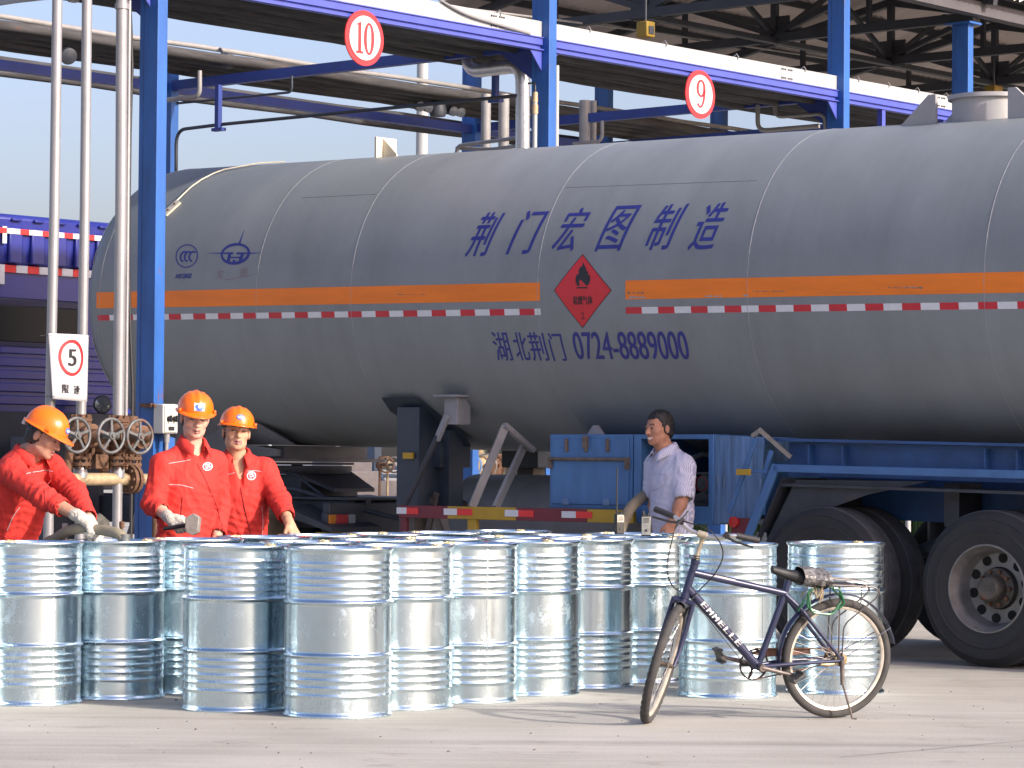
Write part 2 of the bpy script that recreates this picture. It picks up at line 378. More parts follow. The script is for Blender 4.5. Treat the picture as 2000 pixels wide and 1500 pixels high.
def drum_proto():
    t = thing('steel_drum', 'x', 'drum', (0, 0, 0))
    R0 = .2825
    pr = [(.270, .004), (.2915, .0), (.2925, .006), (.2915, .014), (.286, .018), (R0, .026), (R0, .034)]
    def bead(z, h, w, n=6):
        pr.append((R0, z - w - .006))
        for i in range(n + 1):
            a = i / n * 2 - 1
            pr.append((R0 + h * (math.cos(a * math.pi) + 1) / 2, z + a * w))
        pr.append((R0, z + w + .006))
    for z in (.115, .158, .198, .238, .276): bead(z, .0036, .0125)
    bead(.325, .0125, .017, 8)
    bead(.605, .0125, .017, 8)
    for z in (.652, .690, .729, .769, .808): bead(z, .0036, .0125)
    pr += [(R0, .856), (R0, .864), (.286, .872), (.2915, .876), (.2925, .884), (.2915, .889), (.288, .890), (.285, .887), (.284, .872)]
    mb = MB(); mb.lathe(pr, seg=72)
    build(mb, 'shell', ZINC, t, ang=60)
    mb = MB(); mb.lathe([(.0005, .874), (.12, .8745), (.236, .873), (.262, .8705), (.2835, .8705)], seg=64)
    build(mb, 'lid', ZINC, t, ang=60)
    mb = MB(); mb.lathe([(.0005, .022), (.284, .022)], seg=48)
    build(mb, 'bottom', ZINC, t)
    mb = MB(); mb.lathe([(.040, .872), (.040, .880), (.033, .883), (.033, .889), (.029, .893), (.017, .893), (.016, .888), (.0005, .888)], org=(.20, .03, 0), seg=20)
    build(mb, 'large_bung', BRASS, t)
    mb = MB(); mb.lathe([(.024, .872), (.024, .879), (.018, .882), (.018, .890), (.014, .893), (.0005, .893)], org=(-.205, -.02, 0), seg=16)
    build(mb, 'small_bung', SILVER, t)
    mb = MB(); mb.box(-R0 - .0018, -R0 + .004, -.003, .003, .03, .862)
    build(mb, 'weld_seam', ZINC, t)
    return t
G1 = 'new galvanised steel drums standing in rows on the yard'
DRUMS = [  # px of its axis, pixels per metre there, label
    (-96, 357, 'steel drum mostly out of view, left of the one with the bending worker behind it'),
    (50, 352, 'whole steel drum standing in front of the bending worker\'s chest'),
    (217, 343.5, 'steel drum being filled through the hose under the gloved hand'),
    (367, 335, 'steel drum half hidden between the one being filled and the pair at the front'),
    (465, 358.5, 'bright steel drum with a dark blue reflection down its right side'),
    (665, 366, 'bright steel drum with red streaks at its left edge, foremost of all'),
    (791, 353.6, 'steel drum directly right of the nearest one in the receding front row'),
    (912, 344, 'steel drum with faint smear marks at mid height, third along the receding front row'),
    (1040, 332.7, 'steel drum fourth along the receding front row, left of the bluish one'),
    (1148, 322, 'bluish steel drum in the front row left of the bicycle front wheel'),
    (1255, 313.5, 'steel drum seen behind the front wheel and under the walkie talkie on the right'),
    (1424, 334, 'steel drum standing alone behind the bicycle frame and handlebar'),
    (1634, 327.5, 'steel drum behind the back wheel and luggage rack of the bicycle'),
    (1381, 303, 'steel drum whose lid peeps out behind the bicycle handlebar'),
    (612, 341, 'steel drum behind the gap between the two foremost drums'),
    (741, 332, 'steel drum of the middle rows, lid behind the nearest drum on its right'),
    (872, 322, 'steel drum of the middle rows, its lid left of the centre of the block'),
    (1004, 315, 'steel drum of the middle rows, its lid in the centre of the block'),
    (1112, 307, 'steel drum of the middle rows, its lid just left of the walkie talkies'),
    (1232, 297, 'steel drum whose lid carries the walkie talkie with the long aerial'),
    (525, 322, 'steel drum in the back row right in front of the two red workers'),
    (634, 314, 'steel drum in the back row under the bare hand of the second worker'),
    (757, 306, 'steel drum in the back row in front of the tail lamp of the tractor'),
    (873, 298.5, 'steel drum in the back row in front of the red and yellow guard rail'),
    (995, 290, 'steel drum farthest back, right under the yellow part of the guard rail'),
]
pos = []
for px, s, lab in DRUMS:
    Y = FPX / s; pos.append([(px - 1000) * Y / FPX, Y])
for it in range(60):                                     # no two drums may cut into each other
    for i in range(len(pos)):
        for j in range(i):
            dx, dy = pos[i][0] - pos[j][0], pos[i][1] - pos[j][1]; d = math.hypot(dx, dy)
            if d < .592:
                k = (.594 - d) / d / 2
                pos[i][0] += dx * k; pos[i][1] += dy * k; pos[j][0] -= dx * k; pos[j][1] -= dy * k
proto = drum_proto()
DPOS = {}
rot = [1.2, 2.2, .4, 2.9, .35, .05, .2, 2.0, .9, 1.4, .15, 2.3, .6, 2.4, 1.1, .3, 2.7, 1.9, .8, 2.2, 2.5, .5, 1.6, 2.9, 1.0]
for i, ((px, s, lab), (x, y)) in enumerate(zip(DRUMS, pos)):
    o = proto if i == 0 else copy_tree(proto)
    o.location = (x, y, 0); o.rotation_euler = (0, 0, rot[i]); tag(o, lab, 'drum', G1); DPOS[i] = (x, y)
# ------------------------------------------------------------------ tank trailer (rack coordinates u, n, z)
TN, TR = 18.1, 1.235
PIT = 0.0168
def tza(u): return 2.652 - PIT * (u + 14.29)
def tank_hit(px, py):
    d = ray(px, py); dn, dz = d.dot(N), d.z; za = tza(-14)
    for _ in range(4):
        a = dn*dn + dz*dz; b = -TN*dn + (HC - za)*dz; c = TN*TN + (HC - za)**2 - TR*TR
        q = max(0, b*b - a*c); p = un(CAM + d * ((-b - math.sqrt(q)) / a)); za = tza(p.x)
    return p.x, math.asin(max(-1, min(1, (p.z - za) / TR)))
def on_tank(u, phi, eps=.001):
    return Vector((u, TN - (TR + eps) * math.cos(phi), tza(u) + (TR + eps) * math.sin(phi)))
TRAIL = thing('tank_trailer', 'long silver grey gas tank semi-trailer with orange stripe and blue lettering, blue lockers below', 'tanker trailer', (-14, 18.1, 0), 'rack')
U0, U1 = -19.33, -7.6
mb = MB(); rows = []
def head_ring(t):    # elliptical dished end, t 0 (tip) .. 1 (rim)
    return (U0 - .6 * math.cos(t * math.pi / 2), TR * math.sin(t * math.pi / 2))
prof = [head_ring(i / 14) for i in range(1, 15)] + [(U0 + (U1 - U0) * i / 16, TR) for i in range(1, 17)] + [(U1 + .6 * math.sin(i / 8 * math.pi / 2), TR * max(.01, math.cos(i / 8 * math.pi / 2))) for i in range(1, 9)]
SEG = 200
for u, r in prof:
    rows.append([(u, TN - r * math.cos(2*math.pi*k/SEG), tza(u) + r * math.sin(2*math.pi*k/SEG)) for k in range(SEG)])
mb.grid(rows, wrap=True); mb.add(rows[0], [tuple(range(SEG))])
TANK = build(mb, 'tank', TANKM, TRAIL, ang=50)
# weld seams round the shell, and lengthwise ones
mb = MB()
for u in (-17.361, -16.276, -14.313, -12.346, -10.383, U0 + .02):
    mb.tube([(u, TN - (TR - .0012) * math.cos(a), tza(u) + (TR - .0012) * math.sin(a)) for a in [2*math.pi*k/96 for k in range(96)]], .0035, 6, closed=True)
for (pa, pb) in (((735, 379), (590, 386)), ((1105, 366), (1480, 352))):
    (ua, fa), (ub, fb) = tank_hit(*pa), tank_hit(*pb)
    mb.tube([on_tank(ua + (ub - ua) * i / 8, fa + (fb - fa) * i / 8, 0) for i in range(9)], .003, 6)
build(mb, 'weld_seam', M('weld_bead_paint', (.24, .245, .255), .5, var=.1), TANK)
# stripes and tapes lie on the shell as thin skins
def skin(mb, ua, ub, fa, fb, eps=.001, nu=1, nf=4):
    mb.grid([[on_tank(ua + (ub - ua) * i / nu, fa + (fb - fa) * j / nf, eps) for j in range(nf + 1)] for i in range(nu + 1)])
def phi_at(z, u=-14.29): return math.asin((z - tza(u)) / TR)
mb = MB()
f0, f1 = phi_at(2.572), phi_at(2.712)
skin(mb, U0 - .02, -14.285, f0, f1, nu=10); build(mb, 'orange_stripe', ORANGE, TANK, recalc=False)
mb = MB(); skin(mb, -13.457, U1, f0, f1, nu=10); build(mb, 'orange_stripe', ORANGE, TANK, recalc=False)
mb = MB(); ph = .1513
g0, g1 = phi_at(2.466), phi_at(2.514)
k = 0; u = -19.338
while u < -14.30:
    mb.cur = k % 2; skin(mb, u, min(u + ph, -14.285), g0, g1); u += ph; k += 1
build(mb, 'reflective_tape', [TAPER, TAPEW], TANK, recalc=False); mb = MB()
k = 0; u = -13.460
while u < U1:
    mb.cur = k % 2; skin(mb, u, u + ph, g0, g1); u += ph; k += 1
build(mb, 'reflective_tape', [TAPER, TAPEW], TANK, recalc=False)
# tapes on the dished end
def on_head(t, a, eps=.004):
    u, r = head_ring(t); return Vector((u - eps, TN - (r + eps) * math.cos(a), tza(u) + (r + eps) * math.sin(a)))
mb = MB()
for (ta, aa, tb, ab, w) in ((.80, .28, .86, .62, .03), (.87, .64, .99, .68, .03), (.80, -.28, .86, -.62, .03), (.87, -.66, .99, -.72, .03)):
    p, q = [], []
    for i in range(7):
        t, a = ta + (tb - ta) * i / 6, aa + (ab - aa) * i / 6
        if abs(tb - ta) < .1: p.append(on_head(t - w / 2, a)); q.append(on_head(t + w / 2, a))
        else: p.append(on_head(t, a - w / 2)); q.append(on_head(t, a + w / 2))
    mb.grid([p, q])
build(mb, 'head_tape', M('aged_cream_tape', (.5, .47, .36), .5), TANK)
# chips and scuffs on the stripe
def scuff(pts, w, mat, name):
    mb = MB(); n = len(pts); A, B = [], []
    for i, (x, y) in enumerate(pts):
        q = w * max(.05, .5 + 1.3 * noise.noise(Vector((i * .8 + x * .01, y * .3, 7)))) / 2
        for lst, s in ((A, 1), (B, -1)): u, f = tank_hit(x, y + s * q); lst.append(on_tank(u, f, .0016))
    mb.grid([A, B]); build(mb, name, mat, TANK, recalc=False, smooth=False)
CHIP = M('bare_primer_chip', (.36, .36, .36), .6, var=.2); SCUF = M('rubbed_grey_scuff', (.20, .16, .13), .7, var=.4, vs=30)
for x0, x1, y, w, m_ in ((1228, 1262, 580.5, 7, CHIP), (1376, 1410, 578.5, 6, CHIP), (1452, 1462, 577, 8, CHIP), (1226, 1258, 572, 8, SCUF), (1470, 1534, 569, 3, SCUF), (1735, 1802, 562, 6, SCUF), (1760, 1790, 561, 3, CHIP), (776, 830, 575, 1.6, SCUF), (1600, 1700, 571, 1.2, SCUF)):
    scuff([(x0 + (x1 - x0) * i / 14, y + .7 * noise.noise(Vector((i * .9 + x0, y, 3)))) for i in range(15)], w * .7, m_, 'paint_chip' if m_ is CHIP else 'scuff_mark')
# lettering
def tank_text(mb, body, box, shear=0.0, bold=.012, cuts=14, eps=.0013):
    x0, y0, x1, y1 = box; xm, ym = (x0 + x1) / 2, (y0 + y1) / 2
    ua, ub = tank_hit(x0, ym)[0], tank_hit(x1, ym)[0]; fa, fb = tank_hit(xm, y1)[1], tank_hit(xm, y0)[1]
    text_into(mb, body, lambda s, t: on_tank(ua + (ub - ua) * s, fa + (fb - fa) * t, eps), 0, cuts, shear)
    if bold > 0: text_into(mb, body, lambda s, t: on_tank(ua + (ub - ua) * s + bold * .45, fa + (fb - fa) * t + bold * .1, eps + .0004), 0, cuts, shear)
mb = MB()
for ch, box in (('荆', (924, 416, 964, 501)), ('门', (1006, 412, 1050, 496)), ('宏', (1092, 407, 1136, 491)), ('图', (1180, 403, 1228, 490)), ('制', (1273, 400, 1321, 488)), ('造', (1360, 397, 1408, 488))):
    tank_text(mb, ch, box, shear=.42, bold=.02)
build(mb, 'company_lettering', LETTER, TANK, recalc=False, smooth=False)
mb = MB()
for ch, box in (('湖', (964, 648, 995, 705)), ('北', (1004, 649, 1030, 704)), ('荆', (1034, 649, 1066, 705)), ('门', (1074, 650, 1100, 705))):
    tank_text(mb, ch, box, shear=-.06, bold=.012)
tank_text(mb, '0724-8889000', (1120, 648, 1342, 702), bold=.018)
build(mb, 'telephone_lettering', LETTER, TANK, recalc=False, smooth=False)
# marks drawn as curves on the shell: pixel outline -> surface
def tp(px, py, eps=.0013): u, f = tank_hit(px, py); return on_tank(u, f, eps)
def stroke(mb, pts, w0, w1=None, eps=.0013):
    """a flat ribbon through photo points, widths in photo pixels"""
    n = len(pts); w1 = w0 if w1 is None else w1; A, B = [], []
    for i, (x, y) in enumerate(pts):
        xa, ya = pts[max(i - 1, 0)]; xb, yb = pts[min(i + 1, n - 1)]; d = math.hypot(xb - xa, yb - ya) or 1
        w = (w0 + (w1 - w0) * i / max(1, n - 1)) / 2; nx, ny = -(yb - ya) / d * w, (xb - xa) / d * w
        A.append(tp(x + nx, y + ny, eps)); B.append(tp(x - nx, y - ny, eps))
    mb.grid([A, B])
def ell(cx, cy, rx, ry, rot=0, n=40, a0=0, a1=2 * math.pi):
    c, s = math.cos(rot), math.sin(rot)
    return [(cx + rx*math.cos(a)*c - ry*math.sin(a)*s, cy + rx*math.cos(a)*s + ry*math.sin(a)*c) for a in [a0 + (a1 - a0) * i / n for i in range(n + 1)]]
mb = MB()
stroke(mb, ell(365, 500, 20.5, 22.5, .5), 2.2)
for cx in (357, 365, 374):
    stroke(mb, ell(cx + 3, 501, 7, 9.5, .35, 14, math.pi * .42, math.pi * 1.62), 3.6)
build(mb, 'certification_mark', LETTER, TANK, recalc=False, smooth=False)
mb = MB(); tank_text(mb, 'A012802', (342, 535, 373, 544), shear=.03, bold=.025, cuts=3)
build(mb, 'number_lettering', LETTER, TANK, recalc=False, smooth=False)
mb = MB()
A = ell(460, 496, 29, 21, -.18, 48); B = ell(459.5, 495.5, 24.5, 15.5, -.18, 48)
mb.grid([[tp(*p) for p in A], [tp(*p) for p in B]])
stroke(mb, [(407, 494.5), (432, 494.5), (456, 494.8)], .6, 4.5); stroke(mb, [(510, 494), (490, 494.6), (462, 495)], .6, 4.5)
stroke(mb, [(477, 450), (469, 472), (457, 512)], .6, 6)
stroke(mb, [(449, 496), (446, 510)], 6); stroke(mb, [(446, 503), (470, 503)], 3); stroke(mb, [(474, 496), (469, 510)], 6)
build(mb, 'maker_emblem', LETTER, TANK, recalc=False, smooth=False)
mb = MB(); stroke(mb, [(440, 547), (460, 543), (485, 538), (502, 534)], 1.5, .8)
tank_text(mb, '宏', (424, 528, 437, 544), cuts=3, bold=-.004)
tank_text(mb, '图', (470, 524, 483, 541), cuts=3, bold=-.004)
build(mb, 'faded_lettering', M('faded_red_grey', (.2, .15, .16), .6), TANK, recalc=False, smooth=False)
# hazard placard
def quadskin(mb, pts4, n, eps):
    a, b, c, d = [tank_hit(*p) for p in pts4]; rows = []
    for i in range(n + 1):
        s = i / n; rows.append([])
        for j in range(n + 1):
            t = j / n
            u = (a[0]*(1-s)+b[0]*s)*(1-t) + (d[0]*(1-s)+c[0]*s)*t; f = (a[1]*(1-s)+b[1]*s)*(1-t) + (d[1]*(1-s)+c[1]*s)*t
            rows[-1].append(on_tank(u, f, eps))
    mb.grid(rows)
mb = MB(); quadskin(mb, ((1138.5, 496), (1195, 567), (1138.5, 641), (1082, 567)), 8, .0015)
PL = build(mb, 'hazard_placard', M('placard_dark_edge', (.09, .01, .015), .5), TANK, recalc=False)
mb = MB(); quadskin(mb, ((1138.5, 498.5), (1193, 567), (1138.5, 638.5), (1084, 567)), 8, .0025)
build(mb, 'placard_face', M('placard_red', (.56, .022, .03), .45, var=.06), PL, recalc=False)
mb = MB()
flame = [(1128, 558), (1124.5, 550), (1125, 541), (1128, 535), (1128.5, 540), (1131, 537), (1130.5, 528), (1134, 521), (1134.5, 525), (1137, 521), (1140, 512), (1143, 520), (1146, 526), (1146.5, 531), (1149, 529), (1149.5, 538), (1152.5, 536), (1153.5, 546), (1151.5, 554), (1147, 559), (1149.5, 551), (1147.5, 545), (1145.5, 549), (1143.5, 541), (1140.5, 546), (1138.5, 543), (1137, 549), (1134, 546), (1131.5, 551), (1133, 558)]
bmf = bmesh.new(); bmf.faces.new([bmf.verts.new((x, y, 0)) for x, y in flame]); bmesh.ops.triangulate(bmf, faces=bmf.faces[:])
bmf.verts.index_update(); mb.add([tp(v.co.x, v.co.y, .0035) for v in bmf.verts], [tuple(v.index for v in f.verts) for f in bmf.faces]); bmf.free()
stroke(mb, [(1127, 562), (1148, 562)], 3, eps=.0035)
build(mb, 'flame_symbol', INK, PL, recalc=False, smooth=False); mb = MB()
tank_text(mb, '易燃气体', (1119, 578, 1157, 595), bold=.01, cuts=3, eps=.0035)
build(mb, 'placard_lettering', INK, PL, recalc=False, smooth=False); mb = MB()
tank_text(mb, '2', (1135.5, 610, 1142, 623), bold=.0, cuts=3, eps=.0035)
build(mb, 'class_number', INK, PL, recalc=False, smooth=False)
# fittings on the shell
CREAM = M('cream_bracket_paint', (.62, .57, .45), .5, var=.15, rust=.12, rs=20)
u, f = tank_hit(337, 408); p = on_tank(u, f, .012); nr = Vector((0, -math.cos(f), math.sin(f))); tg = Vector((0, math.sin(f), math.cos(f)))
mb = MB(); ax = (Vector((1, 0, 0)) * .45 + tg * .9).normalized(); bx = nr.cross(ax)
mb.obox(p, .17, .085, .02, ax, bx, nr); LUG = build(mb, 'cable_lug', CREAM, TANK, bevel=.003)
mb = MB()
for s in (-.04, .04): mb.cyl(p + ax * s + nr * .008, p + ax * s + nr * .018, .011, .011, 8)
build(mb, 'bolt', RUSTY, LUG)
pts = []
for (x, y) in ((347, 396), (360, 383), (376, 368), (396, 354), (420, 342), (440, 335), (462, 331)):
    u, f = tank_hit(x, y); pts.append(on_tank(u, f, .02))
u, f = pts[-1].x, math.asin(min(1, (pts[-1].z - tza(pts[-1].x)) / (TR + .02)))
pts += [on_tank(u + .15, min(1.5, f + .12), .02), on_tank(u + .3, min(1.57, f + .25), .012)]
mb = MB(); mb.tube(pts, .0065, 8); build(mb, 'earth_cable', CREAM, TANK)
# roll-over bracket on top
pb = Uu(560, 322, -16.6); ub, nb, zb = -17.0, TN, tza(-17.0) + TR
mb = MB(); mb.box(ub - .01, ub + .01, nb - .20, nb + .05, zb - .02, zb + .16)
mb.prism([(ub + .01, nb - .12, zb - .02), (ub + .17, nb - .12, zb - .02), (ub + .17, nb - .12, zb + .01), (ub + .01, nb - .12, zb + .155)], (0, .012, 0))
build(mb, 'top_bracket', CREAM, TRAIL)
# manhole tower on top near the right picture edge
um = -11.1; zm = tza(um) + TR
mb = MB(); mb.lathe([(.27, -.06), (.27, .14), (.30, .145), (.30, .175), (.0005, .175)], org=(um, TN, zm), seg=40)
MAN = build(mb, 'manhole', M('manhole_paint', (.3, .3, .3), .5, var=.1, rust=.08), TRAIL)
mb = MB()
for s in (-1, 1):
    mb = MB(); mb.prism([(um + s * .30, TN - .25, zm - .04), (um + s * .62, TN - .25, zm - .04), (um + s * .36, TN - .25, zm + .19), (um + s * .30, TN - .25, zm + .19)], (0, .03, 0)); build(mb, 'guard_plate', M('manhole_paint', (.5, .5, .5)), MAN); mb = MB()
    mb.prism([(um + s * .30, TN + .22, zm - .04), (um + s * .62, TN + .22, zm - .04), (um + s * .36, TN + .22, zm + .19), (um + s * .30, TN + .22, zm + .19)], (0, .03, 0)); build(mb, 'guard_plate', M('manhole_paint', (.5, .5, .5)), MAN)

# ---- under the tank
# wheels
def wheel_truck(name, u, n, parent, outer=True, R=.527, w=.275, axis=-1):
    """dual wheel: outer tyre face at n, second tyre behind it"""
    a = (0, axis, 0)
    def tyre(n0):
        mb = MB()
        pr = [(.285, .03), (.30, .012), (.36, .0), (.44, .002), (.49, .016), (.512, .03), (.520, .042)]
        pr = pr[:3] + [(.385, .0), (.39, -.004), (.40, -.004), (.405, .001)] + pr[3:4] + [(.462, .004), (.466, .001), (.474, .004)] + pr[4:]; mb.lathe(pr, (u, n0, R), (0, 1, 0), 72)
        pr2 = [(.520, .042)]
        for i in range(5):
            z0 = .05 + i * .0365
            pr2 += [(.5265, z0), (.527, z0 + .026), (.518, z0 + .028), (.518, z0 + .034)]
        pr2 += [(.5265, .233), (.520, .237)]
        mb.cur = 1; mb.lathe(pr2, (u, n0, R), (0, 1, 0), 72); mb.cur = 0
        mb.lathe([(.520, .237), (.512, .249), (.49, .262), (.44, .274), (.36, .275), (.30, .263), (.285, .245)], (u, n0, R), (0, 1, 0), 72)
        return mb
    W_ = bpy.data.objects.new('wheel', None); COL.objects.link(W_); W_.parent = parent; W_.location = Vector((u, n, R)) - ORG[parent.name]
    ORG[W_.name] = Vector((u, n, R))
    build(tyre(n), 'tyre', [TYRE, TREAD], W_, ang=30); build(tyre(n + .325), 'tyre', [TYRE, TREAD], W_, ang=30)
    mb = MB()
    mb.lathe([(.300, .012), (.297, .004), (.288, .004), (.283, .018), (.276, .05), (.262, .066), (.255, .10), (.248, .16), (.235, .178), (.17, .182), (.145, .178)], (u, n, R), (0, 1, 0), 64)
    mb.lathe([(.255, .18), (.262, .32), (.285, .40), (.285, .46), (.255, .5)], (u, n, R), (0, 1, 0), 48)
    RIM = build(mb, 'rim', RIMM, W_, ang=35)
    for k in range(10):
        an = 2 * math.pi * (k + .3) / 10; cx, cz = u + .205 * math.cos(an), R + .205 * math.sin(an)
        mb = MB(); mb.lathe([(.034, .003), (.034, .006), (.0005, .006)], (cx, n + .172, cz), (0, 1, 0), 20)
        build(mb, 'vent_hole', M('vent_shadow_paint', (.006, .006, .006), .9), RIM)
    mb = MB()
    mb.lathe([(.0005, .015), (.07, .017), (.082, .03), (.088, .06), (.09, .12), (.135, .135), (.14, .18)], (u, n, R), (0, 1, 0), 40)
    H_ = build(mb, 'hub', M('greasy_hub', (.085, .075, .065), .6, metal=.3, var=.4, vs=12, rust=.2), W_, ang=40)
    for k in range(10):
        mb = MB(); an = 2 * math.pi * k / 10; mb.cyl((u + .115 * math.cos(an), n + .10, R + .115 * math.sin(an)), (u + .115 * math.cos(an), n + .14, R + .115 * math.sin(an)), .014, .014, 6); build(mb, 'wheel_nut', RUSTY, H_)
    return W_
for uw in (-11.72, -10.37, -9.02):
    w_ = wheel_truck('wheel', uw, 16.88, TRAIL)
    mb = MB(); mb.cyl((uw, 17.05, .527), (uw, 19.15, .527), .07, .07, 16); build(mb, 'axle', DARK, TRAIL)
for uw in (-11.72, -10.37, -9.02):
    mb = MB()
    for n0 in (18.72, 19.045):
        mb.lathe([(.29, .02), (.36, 0), (.49, .016), (.527, .04), (.527, .235), (.49, .262), (.36, .275), (.29, .25)], (uw, n0, .527), (0, 1, 0), 48)
    build(mb, 'wheel', TYRE, TRAIL, ang=30)
def zz(z, u, u0=-14.0): return z - PIT * (u - u0)
def sbox(mb, u0, u1, n0, n1, z0, z1):     # a box that follows the slight pitch of the trailer
    vs = [(u, n, zz(z, u)) for z in (z0, z1) for u, n in ((u0, n0), (u1, n0), (u1, n1), (u0, n1))]
    mb.add(vs, [(0,3,2,1),(4,5,6,7),(0,1,5,4),(1,2,6,5),(2,3,7,6),(3,0,4,7)])
# running gear subframe, blue
mb = MB(); sbox(mb, -12.15, -7.7, 17.12, 17.16, 1.30, 1.54); sbox(mb, -12.15, -7.7, 19.04, 19.08, 1.30, 1.54)
for u in (-11.95, -11.66, -10.5, -10.25, -9.4, -8.6): sbox(mb, u, u + .015, 17.06, 17.12, 1.33, 1.52)
sbox(mb, -12.3, -7.7, 17.02, 17.16, 1.545, 1.565)
sbox(mb, -12.15, -7.7, 17.5, 17.6, 1.0, 1.3); sbox(mb, -12.15, -7.7, 18.6, 18.7, 1.0, 1.3)
build(mb, 'subframe', M('subframe_blue', (.02, .07, .2), .55, var=.3, rust=.06), TRAIL)
mb = MB()
for u in (-11.9, -10.9, -9.9, -8.9): sbox(mb, u, u + .12, 17.2, 19.0, .98, 1.28)
for uw in (-11.72, -10.37, -9.02):
    for n0 in (17.52, 18.66):
        mb.tube([(uw - .62, n0, .82), (uw - .3, n0, .70), (uw, n0, .66), (uw + .3, n0, .70), (uw + .62, n0, .82)], .045, 8)
        mb.cyl((uw - .2, n0 + .12, .75), (uw - .2, n0 + .12, 1.05), .11, .11, 14)
build(mb, 'suspension', DARK, TRAIL)
# side guard over the wheels: bar, slanting ends, dark mudguard behind
mb = MB()
p0, p1 = Nn(1512, 914, 16.9), Nn(2000, 927, 16.9)
sl = (p1.z - p0.z) / (p1.x - p0.x)
pr_ = Vector((-7.75, 16.9, p0.z + sl * (-7.75 - p0.x)))
mb.bar(p0, pr_, .03, .055); pbot = Nn(1452, 1044, 16.9); mb.bar(p0 + Vector((.02, 0, .02)), (-12.45, 16.9, .62), .03, .062, up=(1, 0, .4))
mb.bar(Nn(1476, 856, 16.92), Nn(1424, 1002, 16.92), .02, .04, up=(1, 0, .4)); mb.bar(Nn(1507, 880, 16.97), Nn(1490, 936, 16.97), .02, .035, up=(1, 0, .4))
mb.bar(Nn(1465, 921, 16.9), Nn(1500, 921, 16.9), .018, .018)
build(mb, 'side_guard', RAILBLUE, TRAIL, bevel=.004)
mb = MB(); mb.bar(Nn(1482, 838, 16.94), Nn(1545, 893, 17.05), .05, .03); mb.bar(Nn(1470, 852, 16.93), Nn(1484, 842, 16.93), .03, .03)
build(mb, 'bracket', M('dusty_grey_bracket', (.2, .19, .17), .7, var=.3), TRAIL)
a = Nn(1441, 916, 16.88); b = Nn(1466, 928, 16.88); mb = MB(); mb.box(a.x, b.x, 16.86, 16.885, b.z, a.z); build(mb, 'yellow_reflector', YELLOW, TRAIL)
mb = MB(); sbox(mb, -12.1, -7.7, 16.95, 17.5, 1.225, 1.245)
mb.prism([(-12.1, 16.95, 1.25), (-12.42, 16.95, .6), (-12.40, 16.95, .6), (-12.08, 16.95, 1.25)], (0, .55, 0))
mb.prism([(-12.0, 16.99, 1.24), (-12.36, 16.99, .62), (-12.0, 16.99, .95), (-11.4, 16.99, 1.14), (-10.9, 16.99, 1.24)], (0, .01, 0))
build(mb, 'mudguard', DARK, TRAIL)
# lockers: closed one on the left, open one on the right
zt, zb_ = 1.562, 1.004
mb = MB(); mb.box(-14.21, -13.405, 16.9, 17.75, zb_, zt); LK = build(mb, 'locker', BOXBLUE, TRAIL, bevel=.006); LOFF = Vector((-.12, .15, 0)); LK.location = LOFF
mb = MB(); mb.box(-14.18, -13.435, 16.889, 16.9, zb_ + .03, zt - .035)
DR = build(mb, 'door', BOXBLUE, LK, bevel=.004)
for u in (-14.03, -13.84, -13.63):
    mb = MB(); mb.box(u - .012, u + .012, 16.876, 16.889, 1.43, 1.53); mb.cyl((u, 16.874, 1.44), (u, 16.874, 1.52), .011, .011, 8)
    if u == -13.84: mb.box(-13.86, -13.82, 16.86, 16.889, 1.46, 1.55)
    build(mb, 'hinge', M('rusty_hinge', (.13, .10, .08), .7, var=.4, vs=20), DR)
mb = MB(); mb.cyl((-14.2, 16.872, 1.375), (-13.44, 16.872, 1.375), .013, .013, 8); mb.box(-14.2, -14.17, 16.87, 16.9, 1.3, 1.39); mb.box(-13.46, -13.43, 16.87, 16.9, 1.3, 1.39)
build(mb, 'lock_bar', M('rusty_hinge', (.13, .10, .08)), DR)
for u in (-14.04, -13.64):
    mb = MB(); mb.box(u - .03, u + .03, 16.882, 16.889, 1.03, 1.075); build(mb, 'latch', M('worn_latch', (.12, .2, .33), .6, var=.3), DR)
mb = MB(); o_, i_ = (-13.395, -12.66), (-13.33, -12.70)
mb.box(-13.395, -13.33, 16.9, 17.75, zb_ - .1, zt); mb.box(-13.33, -12.70, 16.9, 17.75, zt - .035, zt); mb.box(-13.33, -12.70, 16.9, 17.75, zb_ - .1, zb_ + .03)
mb.box(-12.70, -12.655, 16.9, 17.75, zb_ - .1, zt); mb.box(-13.33, -12.70, 17.74, 17.75, zb_ + .03, zt - .035)
OL = build(mb, 'open_locker', BOXBLUE, TRAIL, bevel=.005); OL.location = LOFF
mb = MB(); mb.box(-13.33, -12.70, 17.1, 17.74, 1.27, 1.285); mb.box(-13.25, -13.05, 17.2, 17.6, 1.035, 1.22); mb.cyl((-12.9, 17.12, 1.2), (-12.9, 17.35, 1.2), .07, .07, 16)
mb.tube([(-13.2, 17.1, 1.4), (-13.05, 17.05, 1.36), (-12.9, 17.1, 1.42), (-12.8, 17.2, 1.38)], .02, 8); mb.cyl((-12.83, 17.0, 1.05), (-12.83, 17.4, 1.05), .09, .09, 14); mb.box(-13.0, -12.72, 17.0, 17.05, 1.06, 1.075)
build(mb, 'pump_gear', M('locker_clutter', (.04, .045, .05), .5, var=.5, vs=9), OL)
mb = MB(); mb.lathe([(.05, -.006), (.056, 0), (.05, .006)], (-12.84, 17.0, 1.2), (0, 1, 0), 24, closed=True); build(mb, 'valve_wheel', M('valve_red', (.3, .02, .03), .5), OL)
mb = MB(); mb.prism([(-12.655, 16.91, zb_ - .1), (-12.27, 16.91, zb_ - .05), (-12.20, 16.91, zt - .02), (-12.655, 16.91, zt - .005)], (0, .8, 0)); build(mb, 'side_panel', WORNBLUE, TRAIL, bevel=.005).location = LOFF
